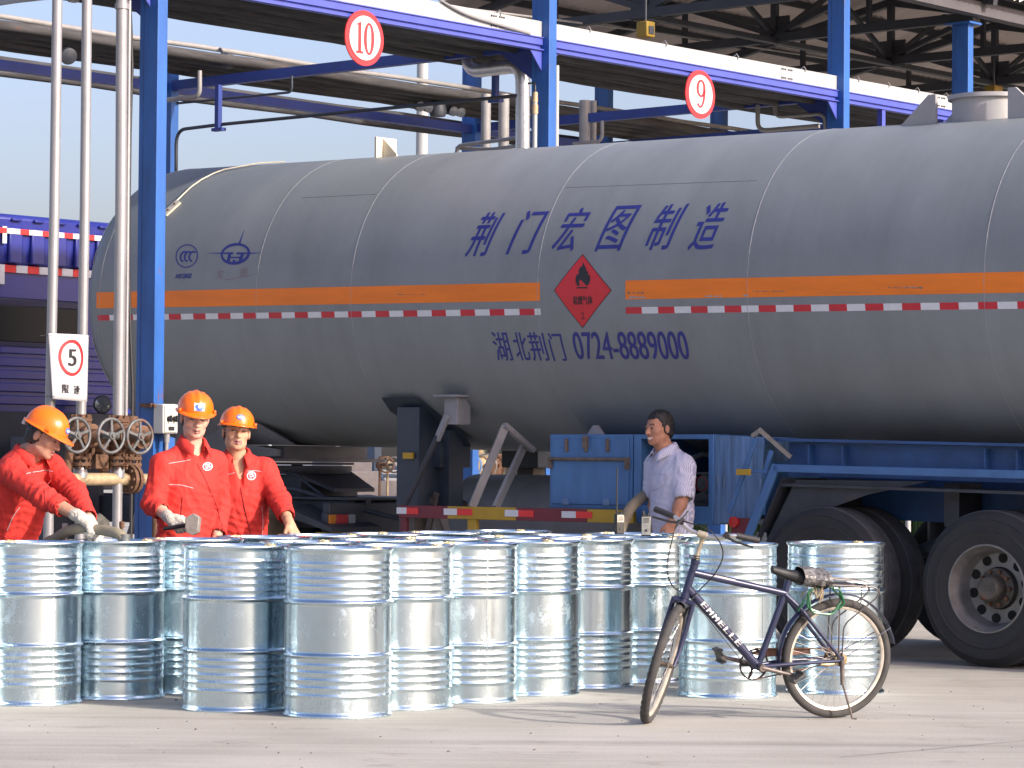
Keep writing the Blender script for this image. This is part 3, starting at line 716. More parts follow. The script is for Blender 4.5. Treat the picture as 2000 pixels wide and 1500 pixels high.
mb = MB(); mb.box(-12.35, -12.22, 16.95, 17.7, .98, 1.50); build(mb, 'side_panel', BOXBLUE, TRAIL, bevel=.004).location = LOFF
# small lifting lug on the locker roof
mb = MB(); mb.prism([(-13.93, 17.0, zt), (-13.79, 17.0, zt), (-13.85, 17.0, zt + .07), (-13.87, 17.0, zt + .07)], (0, .05, 0)); build(mb, 'lug', GREY, TRAIL).location = LOFF
# low side rail in red and yellow with reflective patches
mb = MB(); zr0, zr1 = .902, 1.0
for i, (a, b) in enumerate(((-15.79, -15.27), (-15.27, -14.565), (-14.565, -13.86), (-13.86, -13.42))):
    mb.cur = i % 2; mb.box(a, b, 16.93, 16.97, zr0, zr1)
SR = build(mb, 'side_rail', [MAROON, YELLOW], TRAIL, bevel=.004)
for a, b, m_ in ((-15.07, -14.98, YELLOW), (-15.78, -15.72, MAROON), (-13.6, -13.54, MAROON)):
    mb = MB(); mb.box(a, b, 16.94, 16.98, .45, zr0 + .002); build(mb, 'rail_post', m_, SR, bevel=.004)
mb = MB(); mb.box(-12.55, -12.38, 16.97, 17.0, .62, .96); build(mb, 'lamp_plate', MAROON, TRAIL)
mb = MB()
for x0, x1, y in ((775, 816, 993), (867, 922, 998), (986, 1042, 1004), (1097, 1156, 1012)):
    a, b = Nn(x0, y - 6, 16.927), Nn(x1, y + 8, 16.927); m_ = a.x + (b.x - a.x) * .47; z0, z1 = zr0 + .03, zr0 + .08
    mb.cur = 0; mb.box(a.x, m_, 16.925, 16.9295, z0, z1); mb.cur = 1; mb.box(m_ + .001, b.x, 16.925, 16.9295, z0, z1)
build(mb, 'reflector_patch', [TAPEW, M('bright_red_reflector', (.7, .03, .03), .4)], SR)
mb = MB(); mb.cyl((-12.52, 16.95, .93), (-12.52, 16.97, .93), .04, .04, 16); build(mb, 'side_lamp', M('red_lamp_lens', (.5, .02, .02), .2), TRAIL)
mb = MB(); mb.prism([(-12.34, 16.99, .66), (-12.22, 16.99, .66), (-12.26, 16.99, .86), (-12.34, 16.99, .86)], (0, .01, 0)); build(mb, 'white_flap', WHITE, TRAIL)
# front support: dark pad on the shell and landing leg
mb = MB()
pad = []
for u in (-16.25, -15.62):
    pad.append([on_tank(u, f, .012) for f in (-.75, -.9, -1.05, -1.25)])
mb.box(-16.1, -15.7, TN + .42, TN + .78, 1.30, 1.50); build(mb, 'support_pad', M('blue_black_steel', (.03, .042, .06), .5, var=.25), TRAIL, bevel=.01); mb = MB()
mb.box(-16.1, -15.7, TN - .78, TN - .42, 1.30, 1.50)
mb.prism([(-16.17, TN - .98, 1.86), (-15.80, TN - .98, 1.86), (-15.60, TN - .62, 1.58), (-15.60, TN - .55, 1.50), (-15.95, TN - .55, 1.50), (-16.17, TN - .9, 1.78)], (0, .03, -.03))
mb.box(-16.02, -15.78, TN - .95, TN - .6, .95, 1.78); mb.box(-15.78, -15.66, TN - .72, TN - .55, .95, 1.6)
build(mb, 'support_pad', M('blue_black_steel', (.03, .042, .06), .5, var=.25), TRAIL, bevel=.01)
mb = MB()
for n0 in (TN - .86, TN + .6):
    mb.box(-16.08, -15.90, n0, n0 + .16, .62, 1.3); mb.box(-16.05, -15.93, n0 + .03, n0 + .13, .28, .7); mb.box(-16.16, -15.82, n0 - .05, n0 + .21, .0, .03)
    mb.cyl((-15.99, n0 + .08, .02), (-15.99, n0 + .08, .3), .04, .04, 12)
mb.cyl((-15.99, TN - .7, 1.0), (-15.99, TN + .7, 1.0), .03, .03, 10)
mb.bar((-15.86, TN - .8, .62), (-15.72, TN - .8, 1.1), .03, .05); mb.bar((-15.84, TN - .8, 1.12), (-15.64, TN - .8, .74), .03, .05)
build(mb, 'landing_leg', M('dusty_brown_steel', (.10, .085, .07), .7, var=.4, vs=6), TRAIL, bevel=.006)
mb = MB(); a, b = Nn(789, 884, 17.13), Nn(807, 896, 17.13); mb.box(a.x, b.x, 17.115, 17.14, b.z, a.z); build(mb, 'yellow_reflector', YELLOW, TRAIL)
# grey bracket and rods
mb = MB()
a = Nn(924, 800, 17.2)
mb.box(-15.45, -15.31, TN - 1.02, TN - .86, 1.64, 1.87); mb.box(-15.52, -15.26, TN - 1.08, TN - .8, 1.855, 1.875)
mb.bar((-15.40, TN - 1.03, 1.72), (-15.54, TN - 1.0, 1.52), .03, .06)
build(mb, 'rod_bracket', GREY, TRAIL, bevel=.005)
mb = MB(); mb.cyl((-15.53, TN - 1.0, 1.55), (-15.86, TN - 1.05, .95), .024, .024, 10); build(mb, 'brace_rod', DARK, TRAIL)
mb = MB()
mb.bar(Nn(987, 832, 17.22), Nn(922, 990, 16.99), .03, .062); mb.bar(Nn(1022, 874, 17.45), Nn(968, 992, 17.1), .03, .062); mb.bar(Nn(985, 830, 17.2), Nn(1042, 880, 17.5), .05, .04)
build(mb, 'rail_strut', M('light_grey_strut', (.27, .265, .26), .55, var=.25, rust=.06), TRAIL)
# horizontal reserve vessel slung under the tank
mb = MB(); zc = .90; r_ = .345
mb.lathe([(.001, -.16), (.15, -.14), (.28, -.08), (r_, .0), (r_, 1.9), (.28, 1.98), (.001, 2.06)], (-16.12, 18.25, zc), (1, 0, 0), 48)
build(mb, 'reserve_vessel', M('vessel_grey', (.21, .215, .225), .55, var=.2), TRAIL, ang=50)
# saddle and kingpin plate at the front
mb = MB(); mb.prism([(-19.0, TN - .55, 1.80), (-18.2, TN - .75, 1.80), (-18.0, TN - .75, 1.48), (-17.62, TN - .72, 1.44), (-17.62, TN - .72, 1.38), (-19.0, TN - .55, 1.36)], (0, .05, 0))
mb.box(-19.2, -17.7, TN - .7, TN + .7, 1.335, 1.365); mb.box(-18.9, -17.75, TN - .5, TN + .5, 1.35, 1.47)
mb.prism([(-18.75, TN - .86, 1.92), (-18.35, TN - .86, 1.92), (-17.55, TN - .6, 1.48), (-19.0, TN - .6, 1.48)], (0, .05, 0))
build(mb, 'saddle', M('saddle_grey', (.13, .13, .135), .6, var=.25), TRAIL, bevel=.006)
mb = MB(); mb.lathe([(.5, 0), (.5, .02), (.0005, .02)], (-18.1, TN, 1.31), (0, 0, 1), 40); mb.cyl((-18.1, TN, 1.2), (-18.1, TN, 1.31), .05, .05, 14); build(mb, 'kingpin_plate', DARK, TRAIL)
# ------------------------------------------------------------------ loading rack (one welded frame)
UR, UB = -16.45, -21.3
GAN = thing('loading_rack', 'blue steel loading rack frame with white edge channel over the truck bays', 'loading rack', (-16.45, 19.45, 0), 'rack')
def column(u, n, z1, name='column'):
    mb = MB()
    mb.box(u - .1, u + .1, n - .05, n + .05, 0, z1)
    for s in (-1, 1):                                     # proud lips of the two channels
        mb.box(u - .055, u - .050, n - .0525, n + .0525, .0, z1)
    mb.box(u - .16, u + .16, n - .12, n + .12, 0.001, .02)
    return build(mb, name, BLUE, GAN, bevel=.006)
for n in (14.876, 19.453, 23.985, 26.28): column(UR, n, 6.0)
for n in (14.876, 19.46, 23.96, 26.27, 28.5): column(UB, n, 5.96 if n > 20 else 5.3)
mb = MB(); mb.box(UR - .16, UR + .16, 26.28 - .12, 26.28 + .12, 5.985, 6.005); build(mb, 'cap_plate', BLUE, GAN)
NS = [10.3, 14.876, 19.453, 23.985, 26.28]
for a, b in zip(NS[:-1], NS[1:]):
    a_, b_ = a + .052, b - .052
    mb = MB(); mb.box(UR - .03, UR + .03, a_, b_, 4.99, 5.05); mb.box(UR - .03, UR + .045, a_, b_, 5.05, 5.058); mb.box(UR - .03, UR + .045, a_, b_, 4.942, 4.952); mb.box(UR - .005, UR + .005, a_, b_, 4.952, 4.99)
    mb.prism([(UR + .02, b_, 4.94), (UR + .02, b_ - .16, 4.94), (UR + .02, b_, 4.76)], (-.012, 0, 0)); mb.prism([(UR + .02, a_, 4.94), (UR + .02, a_ + .12, 4.94), (UR + .02, a_, 4.82)], (-.012, 0, 0))
    build(mb, 'edge_beam', PBLUE, GAN)
    mb = MB(); mb.box(UR + .012, UR + .018, a_, b_, 5.06, 5.195); mb.box(UR - .05, UR + .018, a_, b_, 5.195, 5.2)
    ch = build(mb, 'edge_channel', WHITE, GAN)
    for t in (.42, .86) if a == 14.876 else ((.80,) if a > 19 and a < 24 else ()):
        nn = a + (b - a) * t; mb = MB(); mb.box(UR + .018, UR + .021, nn - .09, nn + .09, 5.065, 5.19); pl = build(mb, 'splice_plate', WHITE, ch)
        mb = MB()
        for k in range(6):
            for zz_ in (5.085, 5.17): mb.cyl((UR + .019, nn - .075 + .028 * k + (.02 if k > 2 else 0) - .01, zz_), (UR + .027, nn - .075 + .028 * k + (.02 if k > 2 else 0) - .01, zz_), .0085, .0085, 8)
        build(mb, 'bolt', INK, pl)
    mb = MB()
    for k in range(4):
        nn = a_ + (b_ - a_) * (k + .5) / 4; mb.tube([(UR + .02, nn, 5.18), (UR + .03, nn, 5.205), (UR, nn + .01, 5.235), (UR - .03, nn, 5.21)], .006, 6)
    build(mb, 'hook', GREYPIPE, ch)
# beams across to the back row and along it
for n in (14.876, 19.453, 23.985, 26.28):
    mb = MB(); z1, z0 = (5.06, 4.965)
    mb.box(UB, UR - .1, n - .04, n + .04, z1 - .012, z1); mb.box(UB, UR - .1, n - .04, n + .04, z0, z0 + .012); mb.box(UB, UR - .1, n - .006, n + .006, z0 + .012, z1 - .012)
    mb.box(UB, UR - .1, n - .04, n - .034, z0 + .012, z1 - .012)
    mb.prism([(UR - .1, n - .01, z0), (UR - .5, n - .01, z0), (UR - .1, n - .01, z0 - .28)], (0, .02, 0))
    build(mb, 'cross_beam', DBLUE, GAN)
mb = MB(); mb.box(UB - .05, UB + .05, 9.0, 29.5, 4.955, 5.045); build(mb, 'back_beam', DBLUE, GAN)
mb = MB(); mb.box(UB - .6, UB + .3, 23.7, 23.75, 4.3, 4.36); mb.box(-20.0, -19.95, 23.9, 30, 4.2, 4.28); build(mb, 'back_beam', DBLUE, GAN)
# platform stiffeners and handrail posts seen past the third column
mb = MB()
for n, du in ((24.75, .0), (25.35, .05), (25.9, .05)): mb.box(UR - .03, UR + .03, n - .03, n + .03, 4.2, 4.945)
mb.box(UR - .8, UR - .74, 24.1, 26.2, 4.62, 4.70); mb.box(UR - .8, UR - .74, 24.1, 26.2, 4.3, 4.36)
build(mb, 'handrail', PBLUE, GAN)
mb = MB(); mb.box(UR - 1.35, UR - .06, 19.6, 26.2, 5.10, 5.13); mb.box(UR - 1.35, UR - .06, 15.0, 19.3, 5.10, 5.13); build(mb, 'walkway_deck', M('dark_deck_grating', (.09, .08, .075), .8, var=.5, vs=40), GAN)
# white frame piece at the top left
a = Uu(0, 24, -17.2); b = Uu(140, 24, -17.2)
mb = MB(); p, q = Uu(-60, 10, -17.2), Uu(104, 30, -17.2); mb.bar((p.x, p.y, 4.93), (q.x, q.y, 4.93), .05, .085); q2 = Uu(143, 24, -17.2); mb.bar((q.x, q.y, 4.93), (q2.x, q2.y, 4.95), .05, .05)
mb.box(q2.x - .03, q2.x + .03, q2.y - .03, q2.y + .035, 4.86, 5.3); mb.bar((q2.x, q2.y, 4.93), (q2.x - 2.5, q2.y + .0, 4.99), .04, .05)
build(mb, 'bracket_arm', WHITE, GAN, bevel=.003)

# ------------------------------------------------------------------ overhead pipes, each a thing of its own
def pipe_thing(label, d, z, r, n0, n1, mat, cat='pipe', group='pipes running along the loading rack', sag=.0):
    u = UR - d
    mb = MB(); k = 24
    mb.tube([(u + .01 * math.sin(i * 1.7 + d * 9), n0 + (n1 - n0) * i / k, z + .008 * math.sin(i * 2.1 + d * 5)) for i in range(k + 1)], r, 14)
    o = build(mb, 'overhead_pipe', mat, None, loc=(u, (n0 + n1) / 2, z), rotz='rack'); return tag(o, label, cat, group)
nm = ['first', 'second', 'third', 'fourth', 'fifth', 'sixth', 'seventh', 'eighth', 'ninth']
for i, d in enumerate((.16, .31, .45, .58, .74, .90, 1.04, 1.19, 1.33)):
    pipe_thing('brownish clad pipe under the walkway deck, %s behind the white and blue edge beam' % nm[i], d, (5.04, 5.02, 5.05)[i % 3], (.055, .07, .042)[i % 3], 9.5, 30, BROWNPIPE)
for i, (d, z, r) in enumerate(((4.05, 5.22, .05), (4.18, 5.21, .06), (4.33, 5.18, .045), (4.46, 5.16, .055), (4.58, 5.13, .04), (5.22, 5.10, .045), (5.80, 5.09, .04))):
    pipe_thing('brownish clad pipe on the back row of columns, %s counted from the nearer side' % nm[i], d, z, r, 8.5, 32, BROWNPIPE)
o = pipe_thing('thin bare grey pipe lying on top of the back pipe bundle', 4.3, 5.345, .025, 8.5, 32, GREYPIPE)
# lamps clamped under the back pipes
for i, ((x, y), lab) in enumerate((((131, 107), 'small dark round floodlight under the back pipes behind the tall pipes'), ((443, 117), 'small dark round lamp on the back pipes above the tank front'))):
    p = Uu(x, y, UB + .7); t = thing('pipe_lamp', lab, 'lamp', p, 'rack', 'dark lamps clamped to the back pipes')
    mb = MB(); mb.lathe([(.001, -.06), (.05, -.05), (.075, 0), (.08, .05), (.06, .06), (.001, .065)], p, (.8, -.3, -.4), 20); build(mb, 'housing', DARK, t)
    mb = MB(); mb.cyl(p, p + Vector((-.1, 0, .12)), .015, .015, 8); build(mb, 'bracket', DARK, t)
p = Uu(855, 218, UB + .6); t = thing('pipe_lamp', 'cluster of dark clamped lamps under the back pipes left of the elbow pipe', 'lamp', p, 'rack', 'dark lamps clamped to the back pipes')
mb = MB()
for k, dx in enumerate((-.3, -.17, .22, .34)): mb.lathe([(.001, -.03), (.05, -.02), (.055, .04), (.001, .05)], p + Vector((0, dx, .03)), (.9, -.2, -.2), 14)
build(mb, 'clamp', DARK, t)
mb = MB(); mb.lathe([(.001, -.1), (.08, -.08), (.095, 0), (.08, .05), (.001, .06)], p, (0, 0, -1), 18); build(mb, 'housing', DARK, t)
# silver elbow pipe beside the middle column
def PY(x, y, Y): return UY(x, y, Y)
def bend(pts, r, n=6):
    """round the corners of a poly-line"""
    out = [Vector(pts[0])]
    for i in range(1, len(pts) - 1):
        a, b, c = Vector(pts[i-1]), Vector(pts[i]), Vector(pts[i+1]); d1 = (a - b).normalized(); d2 = (c - b).normalized()
        for k in range(n + 1):
            t = k / n; p, q = b + d1 * r * (1 - t), b + d2 * r * t
            out.append(p * (1 - t) + q * t)
    out.append(Vector(pts[-1])); return out
Y_ = 25.75
t = thing('elbow_pipe', 'thick silver insulated pipe with two bends beside the middle blue column', 'pipe', (PY(1021, 290, Y_).x, PY(1021, 290, Y_).y, 0), 'rack')
mb = MB(); pts = [PY(914, 80, Y_ + .5), PY(914, 140, Y_ + .45), PY(1021, 127, Y_), PY(1021, 300, Y_), (PY(1021, 300, Y_).x, PY(1021, 300, Y_).y, 0)]
mb.tube(bend(pts, .16, 8), .064, 20); PP = build(mb, 'cladding', SILVER, t, ang=60)
mb = MB()
for (x, y, yy) in ((914, 100, .5), (940, 137, .36), (985, 131, .15), (1021, 163, 0), (1021, 225, 0)):
    p = PY(x, y, Y_ + yy); ax = (0, 0, 1) if x in (914, 1021) else (PY(1021, 127, Y_) - PY(914, 140, Y_ + .45)); mb.lathe([(.064, -.006), (.067, -.005), (.067, .005), (.064, .006)], p, ax, 20)
build(mb, 'band', SILVER, PP)
t = thing('gauge_line', 'thin white pipe with brass fitting and curved hose beside the middle blue column', 'pipe', (PY(1046, 290, 25.3).x, PY(1046, 290, 25.3).y, 0), 'rack')
mb = MB(); p = PY(1045, 200, 25.3); mb.cyl((p.x, p.y, 0), p, .021, .021, 12); build(mb, 'pipe', WHITE, t)
mb = MB(); mb.cyl(p, p + Vector((0, 0, .09)), .026, .022, 12); mb.cyl(p + Vector((0, 0, -.1)), p + Vector((0, 0, -.02)), .028, .028, 12); build(mb, 'fitting', RUSTPIPE, t)
mb = MB(); q = p + Vector((0, 0, .09)); mb.tube(bend([q, q + Vector((0, 0, .08)), PY(1032, 163, 25.6)], .06), .009, 8); build(mb, 'hose', BLACK, t)
for (x, ya, Y, r, m_, lab) in ((1087.5, 128, 25.7, .022, WHITE, 'slim white downpipe close behind the right side of the middle blue column'), (1048, 85, 26.6, .03, GREYPIPE, 'short grey drop pipe behind the middle blue column'), (949, 232, 29.5, .05, GREYPIPE, 'left one of two grey drop pipes above the small handrail'), (984, 232, 29.5, .055, GREYPIPE, 'right one of two grey drop pipes above the small handrail'), (1142, 242, 31, .06, GREYPIPE, 'thick pale drop pipe behind the tank right of the middle column'), (1159, 242, 31.3, .035, GREYPIPE, 'slender pale drop pipe right next to the thick one behind the tank')):
    p = PY(x, ya, Y); mb = MB(); mb.cyl((p.x, p.y, 2.5 if Y > 28 else .0), p + Vector((0, 0, .25 if Y > 28 else 0)), r, r, 12); o = build(mb, 'drop_pipe', m_, None, loc=(p.x, p.y, 0), rotz='rack'); tag(o, lab, 'pipe')
# thin pipe loops hanging from the rack
def loop(lab, pts, r, mat, rad=.1, name='pipe_loop', cat='pipe', group=None):
    mb = MB(); mb.tube(bend(pts, rad), r, 10); o = build(mb, name, mat, None, loc=Vector(pts[0]), rotz='rack'); return tag(o, lab, cat, group)
loop('black conduit with a round bend running across the bay below the rack', [PY(344, 345, 28.2), PY(344, 254, 28.2), PY(432, 243, 27.6), PY(1020, 186, 25.7)], .017, DARK, .16, 'conduit')
loop('small grey pipe hook under the cross beam left of bay sign 10', [PY(390, 138, 27.8), PY(390, 188, 27.8), PY(322, 196, 28.1)], .022, GREYPIPE, .08)
loop('slim dark pipe drop under the cross beam right of the hanger', [PY(570, 148, 27.2), PY(570, 180, 27.2), PY(345, 202, 28.0)], .012, DARK, .05)
loop('grey U shaped pipe under the walkway left of the third blue column', [PY(1480, 205, 29.5), PY(1480, 256, 29.5), PY(1600, 246, 29.2)], .024, GREYPIPE, .1)
loop('bright bent pipe ending above the tank by the third blue column', [PY(1513, 183, 29.4), PY(1513, 229, 29.4), PY(1612, 222, 29.0), PY(1612, 262, 29.0)], .02, GREYPIPE, .1)
loop('short grey pipe hook above the tank right of the drop pipes', [PY(1176, 236, 30.8), PY(1176, 276, 30.8), PY(1120, 281, 31)], .02, GREYPIPE, .08)
loop('small grey handrail loop above the tank beside the elbow pipe', [PY(892, 305, 29.2), PY(892, 285, 29.2), PY(1020, 268, 28.5)], .02, GREYPIPE, .08)
loop('lower grey rail above the tank beside the elbow pipe', [PY(892, 289, 29.25), PY(960, 292, 28.9), PY(1020, 284, 28.5)], .02, GREYPIPE, .08)
a, b = PY(427, 168, 27.55), PY(427, 252, 27.55)
for (x, y0, y1, Y, lab) in ((427, 166, 252, 27.6, 'blue hanger strut carrying the conduit, nearer the left'), (968, 110, 196, 26.5, 'blue hanger strut carrying the conduit beside the elbow pipe')):
    a, b = PY(x, y0, Y), PY(x, y1, Y); mb = MB(); mb.box(a.x - .025, a.x + .025, a.y - .025, a.y + .025, b.z, a.z); mb.box(b.x - .07, b.x + .07, b.y - .03, b.y + .03, b.z - .02, b.z + .01)
    o = build(mb, 'conduit_hanger', DBLUE, None, loc=b, rotz='rack'); tag(o, lab, 'bracket', 'conduit hangers')
# hose draped over the white channel
loop('thin grey cable draped over the white edge channel left of the middle column', [Uu(850, -6, UR + .03), Uu(905, 28, UR + .04), Uu(960, 44, UR + .04), Uu(1035, 66, UR + .05)], .012, M('grey_cable', (.2, .2, .2), .6), .2, 'cable', 'cable')
# bay number signs
def bay_sign(cx, cy, digits, lab):
    p = Uu(cx, cy, UR + .07); R_ = .226
    t = thing('bay_sign', lab, 'sign', p, 'rack', 'round bay number signs on the edge beam')
    mb = MB(); mb.disc(p, (1, 0, 0), R_, 56, .012); build(mb, 'plate', SIGNR, t)
    mb = MB(); mb.disc(p + Vector((.009, 0, 0)), (1, 0, 0), R_ * .80, 56, .006); build(mb, 'face', SIGNW, t)
    mb = MB(); X = .0135
    def P2(y, z): return p + Vector((X, y, z))
    def ring(cy_, cz, ry, rz, ty, tz, a0=0, a1=2 * math.pi, n=40):
        mb.grid([[P2(cy_ + ry * math.cos(a), cz + rz * math.sin(a)) for a in [a0 + (a1 - a0) * i / n for i in range(n + 1)]],
                 [P2(cy_ + (ry - ty) * math.cos(a), cz + (rz - tz) * math.sin(a)) for a in [a0 + (a1 - a0) * i / n for i in range(n + 1)]]])
    def quad(pts): mb.add([P2(*q) for q in pts], [tuple(range(len(pts)))])
    if digits == '10':
        quad([(-.082, -.115), (-.046, -.115), (-.046, .13), (-.082, .1)]); quad([(-.105, -.132), (-.022, -.132), (-.022, -.112), (-.105, -.112)]); quad([(-.1, .095), (-.072, .105), (-.05, .125), (-.058, .125), (-.1, .105)])
        ring(.046, -.003, .062, .132, .036, .02)
    else:
        ring(0, .055, .07, .082, .036, .02); ring(-.012, .04, .082, .168, .034, .02, -math.pi * .62, .02)
        mb.disc(P2(-.042, -.098), (1, 0, 0), .015, 16)
    build(mb, 'numeral', SIGNR, t, recalc=False, smooth=False)
    mb = MB(); mb.box(p.x - .03, p.x - .006, p.y - .02, p.y + .02, p.z - .02, p.z + .2); build(mb, 'hanger', DARK, t)
bay_sign(711, 74.5, '10', 'round red and white sign with the number 10 hung on the edge beam')
bay_sign(1367, 184.5, '9', 'round red and white sign with the number 9 hung on the edge beam')

# ------------------------------------------------------------------ canopy roof over the far bays
CAN = thing('canopy_roof', 'corrugated canopy roof on dark steel trusses over the far bays', 'canopy', (UR, 26.28, 6.0), 'rack')
DSTEEL = M('dark_truss_steel', (.028, .03, .036), .6, var=.3)
SHEET = M('corrugated_sheet', (.42, .36, .33), .6, var=.18, vs=1.5, stretch=(.5, 3, 1), rust=.08)
DE, DR_ = -.45, 2.43                                 # eave and ridge, measured back from the column row
def rz(d): return 6.33 + (d - DE) * .19
def rm(d): return rz(min(d, 2 * DR_ - d))
def tr_z(d): return rm(d) - .13
NG0, NG1 = 23.6, 52.0
D2 = 2 * DR_ - DE
mb = MB(); k = int((NG1 - NG0) / .07); rows = [[], [], []]
for i in range(k + 1):
    n = NG0 + (NG1 - NG0) * i / k; w = .016 if i % 2 else -.016
    rows[0].append((UR - DE, n, rz(DE) + w)); rows[1].append((UR - DR_, n, rz(DR_) + w)); rows[2].append((UR - D2, n, rz(DE) + w))
mb.grid(rows); o = build(mb, 'roof_sheet', SHEET, CAN, smooth=False, recalc=False)
sm = o.modifiers.new('thickness', 'SOLIDIFY'); sm.thickness = .006; sm.offset = 1
for tn in (23.985, 26.28, 28.6, 30.9, 33.2, 35.5, 37.8, 40.1, 42.4, 44.7, 47.0, 49.3):
    mb = MB()
    mb.bar((UR + .15, tn, 6.06), (UB - .15, tn, 6.06), .09, .095)
    mb.bar((UR - DE - .05, tn, tr_z(DE)), (UR - DR_, tn, tr_z(DR_)), .08, .085); mb.bar((UR - DR_, tn, tr_z(DR_)), (UR - D2 + .05, tn, tr_z(DE)), .08, .085)
    u = UR - DR_; mb.bar((u, tn, 6.06), (u, tn, tr_z(DR_)), .07, .07, up=(1, 0, 0)); mb.box(u - .2, u + .2, tn - .012, tn + .012, 6.0, 6.3)
    for s in (-1, 1):
        d = DR_ - s * 1.25; mb.bar((u, tn, 6.10), (u + s * 1.25, tn, tr_z(d)), .06, .06); mb.bar((u + s * 1.25, tn, 6.06), (u + s * 1.25, tn, tr_z(d)), .05, .05, up=(1, 0, 0))
    build(mb, 'truss', DSTEEL, CAN)
for i in range(9):
    d = DE + .08 + i * (D2 - DE - .16) / 8; mb = MB(); mb.box(UR - d - .02, UR - d + .02, NG0, NG1, rm(d) - .10, rm(d) - .02); build(mb, 'purlin', DSTEEL, CAN)
for d in (DR_,):
    mb = MB(); mb.box(UR - d - .05, UR - d + .05, 24, 49, 6.0, 6.055)
    for tn in (23.985, 26.28, 28.6, 30.9, 33.2, 35.5, 37.8, 40.1, 42.4):
        mb.bar((UR - d, tn, 6.08), (UR - d, tn + 1.15, tr_z(d) - .02), .05, .05); mb.bar((UR - d, tn + 2.3, 6.08), (UR - d, tn + 1.15, tr_z(d) - .02), .05, .05)
    build(mb, 'tie_brace', DSTEEL, CAN)
mb = MB(); mb.box(UR + .12, UR + .26, 23.3, NG1, 6.06, 6.2); build(mb, 'eave_beam', M('dark_eave_paint', (.07, .065, .07), .6, var=.2), CAN)  # dark grey beam with slight random variation
mb = MB(); k = int((NG1 - NG0) / .055); r0, r1 = [], []
for i in range(k + 1):
    n = NG0 + (NG1 - NG0) * i / k; w = .015 if i % 2 else -.015
    r0.append((UR + .46 + w, n, 6.25 + w)); r1.append((UR + .40 + w, n, 6.62))
mb.grid([r0, r1]); o = build(mb, 'fascia', M('cream_corrugated_fascia', (.62, .56, .46), .55, var=.12), CAN, smooth=False, recalc=False)
sm = o.modifiers.new('thickness', 'SOLIDIFY'); sm.thickness = .005
# thin wires and yellow boxes under the roof
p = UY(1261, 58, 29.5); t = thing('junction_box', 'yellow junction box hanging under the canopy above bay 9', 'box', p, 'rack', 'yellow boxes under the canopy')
mb = MB(); mb.box(p.x - .07, p.x + .07, p.y - .07, p.y + .07, p.z - .08, p.z + .08); build(mb, 'case', M('shade_darkened_yellow', (.22, .14, .012), .6, var=.25), t, bevel=.012)  # yellow darkened so the shade on the box sits in its colour
mb = MB(); mb.cyl(p + Vector((0, 0, .08)), (p.x, p.y, 6.3), .01, .01, 8); mb.box(p.x + .07, p.x + .08, p.y - .04, p.y + .04, p.z - .05, p.z + .03); build(mb, 'hanger', DARK, t)
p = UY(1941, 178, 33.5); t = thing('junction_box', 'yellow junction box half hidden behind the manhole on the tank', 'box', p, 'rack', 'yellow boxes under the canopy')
mb = MB(); mb.box(p.x - .07, p.x + .07, p.y - .09, p.y + .09, p.z - .06, p.z + .06); build(mb, 'case', M('shade_darkened_yellow', (.22, .14, .012), .6, var=.25), t, bevel=.012)  # same yellow, dimmed by shade put into the colour
mb = MB(); mb.cyl(p + Vector((0, 0, .06)), (p.x, p.y, 6.05), .012, .012, 8); build(mb, 'hanger', DARK, t)
loop('thin steel wire stretched under the canopy roof', [UY(840, 8, 29), UY(1270, 62, 32), UY(1640, 118, 36), UY(1900, 150, 38)], .012, GREYPIPE, .3, 'wire', 'wire')
# ------------------------------------------------------------------ tractor in front of the trailer
TRC = thing('tractor_unit', 'violet blue truck tractor with sleeper cab coupled under the tank front', 'truck', (-20, 18.1, 0), 'rack')
UC = -21.55
n0, n1 = 16.86, 19.34
mb = MB(); mb.box(UC - 2.2, UC, n0, n1, 1.15, 3.30); CAB = build(mb, 'cab', CABBLUE, TRC, bevel=.06)
mb = MB()
for z in (1.85, 1.97, 2.09, 2.21, 2.33): mb.box(UC, UC + .022, n0 + .1, n1 - .1, z, z + .085)
build(mb, 'rib', CABBLUE, CAB, bevel=.01)
mb = MB(); a, b = (17.50, 18.53), (2.44, 2.79)
mb.box(UC - .02, UC + .022, a[0] - .07, a[1] + .07, b[0] - .07, b[1] + .07); FR = build(mb, 'window_frame', M('cab_gasket', (.02, .02, .06), .5), CAB, bevel=.03)
mb = MB(); mb.box(UC + .0, UC + .026, a[0], a[1], b[0], b[1]); build(mb, 'window_pane', GLASS, FR, bevel=.012)
mb = MB(); mb.prism([(UC - 1.9, n0 + .05, 3.28), (UC + .02, n0 + .05, 3.15), (UC + .06, n0 + .05, 3.64), (UC - .4, n0 + .05, 3.68), (UC - 1.5, n0 + .05, 3.45)], (0, n1 - n0 - .1, 0)); SP = build(mb, 'roof_spoiler', CABBLUE, CAB, bevel=.05)
mb = MB(); n = 17.1
while n < 19.1:
    mb.box(UC + .03, UC + .075, n, n + .16, 3.18, 3.52); mb.box(UC + .05, UC + .09, n + .02, n + .14, 3.575, 3.605); n += .27
build(mb, 'rib', CABBLUE, SP, bevel=.012)
mb = MB(); n = 16.95; k = 0
while n < 19.2:
    mb.cur = (k % 2); w = .16 if k % 2 else .11; mb.box(UC + .074, UC + .080, n, n + w, 3.455, 3.505); n += w; k += 1
build(mb, 'reflective_tape', [M('bright_red_reflector', (.7, .03, .03), .4), TAPEW], SP)
mb = MB(); n = 17.62; k = 0
while n < 19.2:
    mb.cur = (k % 2); w = .14; mb.box(UC + .0, UC + .03, n, n + w - .004, 3.095, 3.165); n += w; k += 1
build(mb, 'reflective_tape', [M('bright_red_reflector', (.7, .03, .03), .4), TAPEW], CAB)
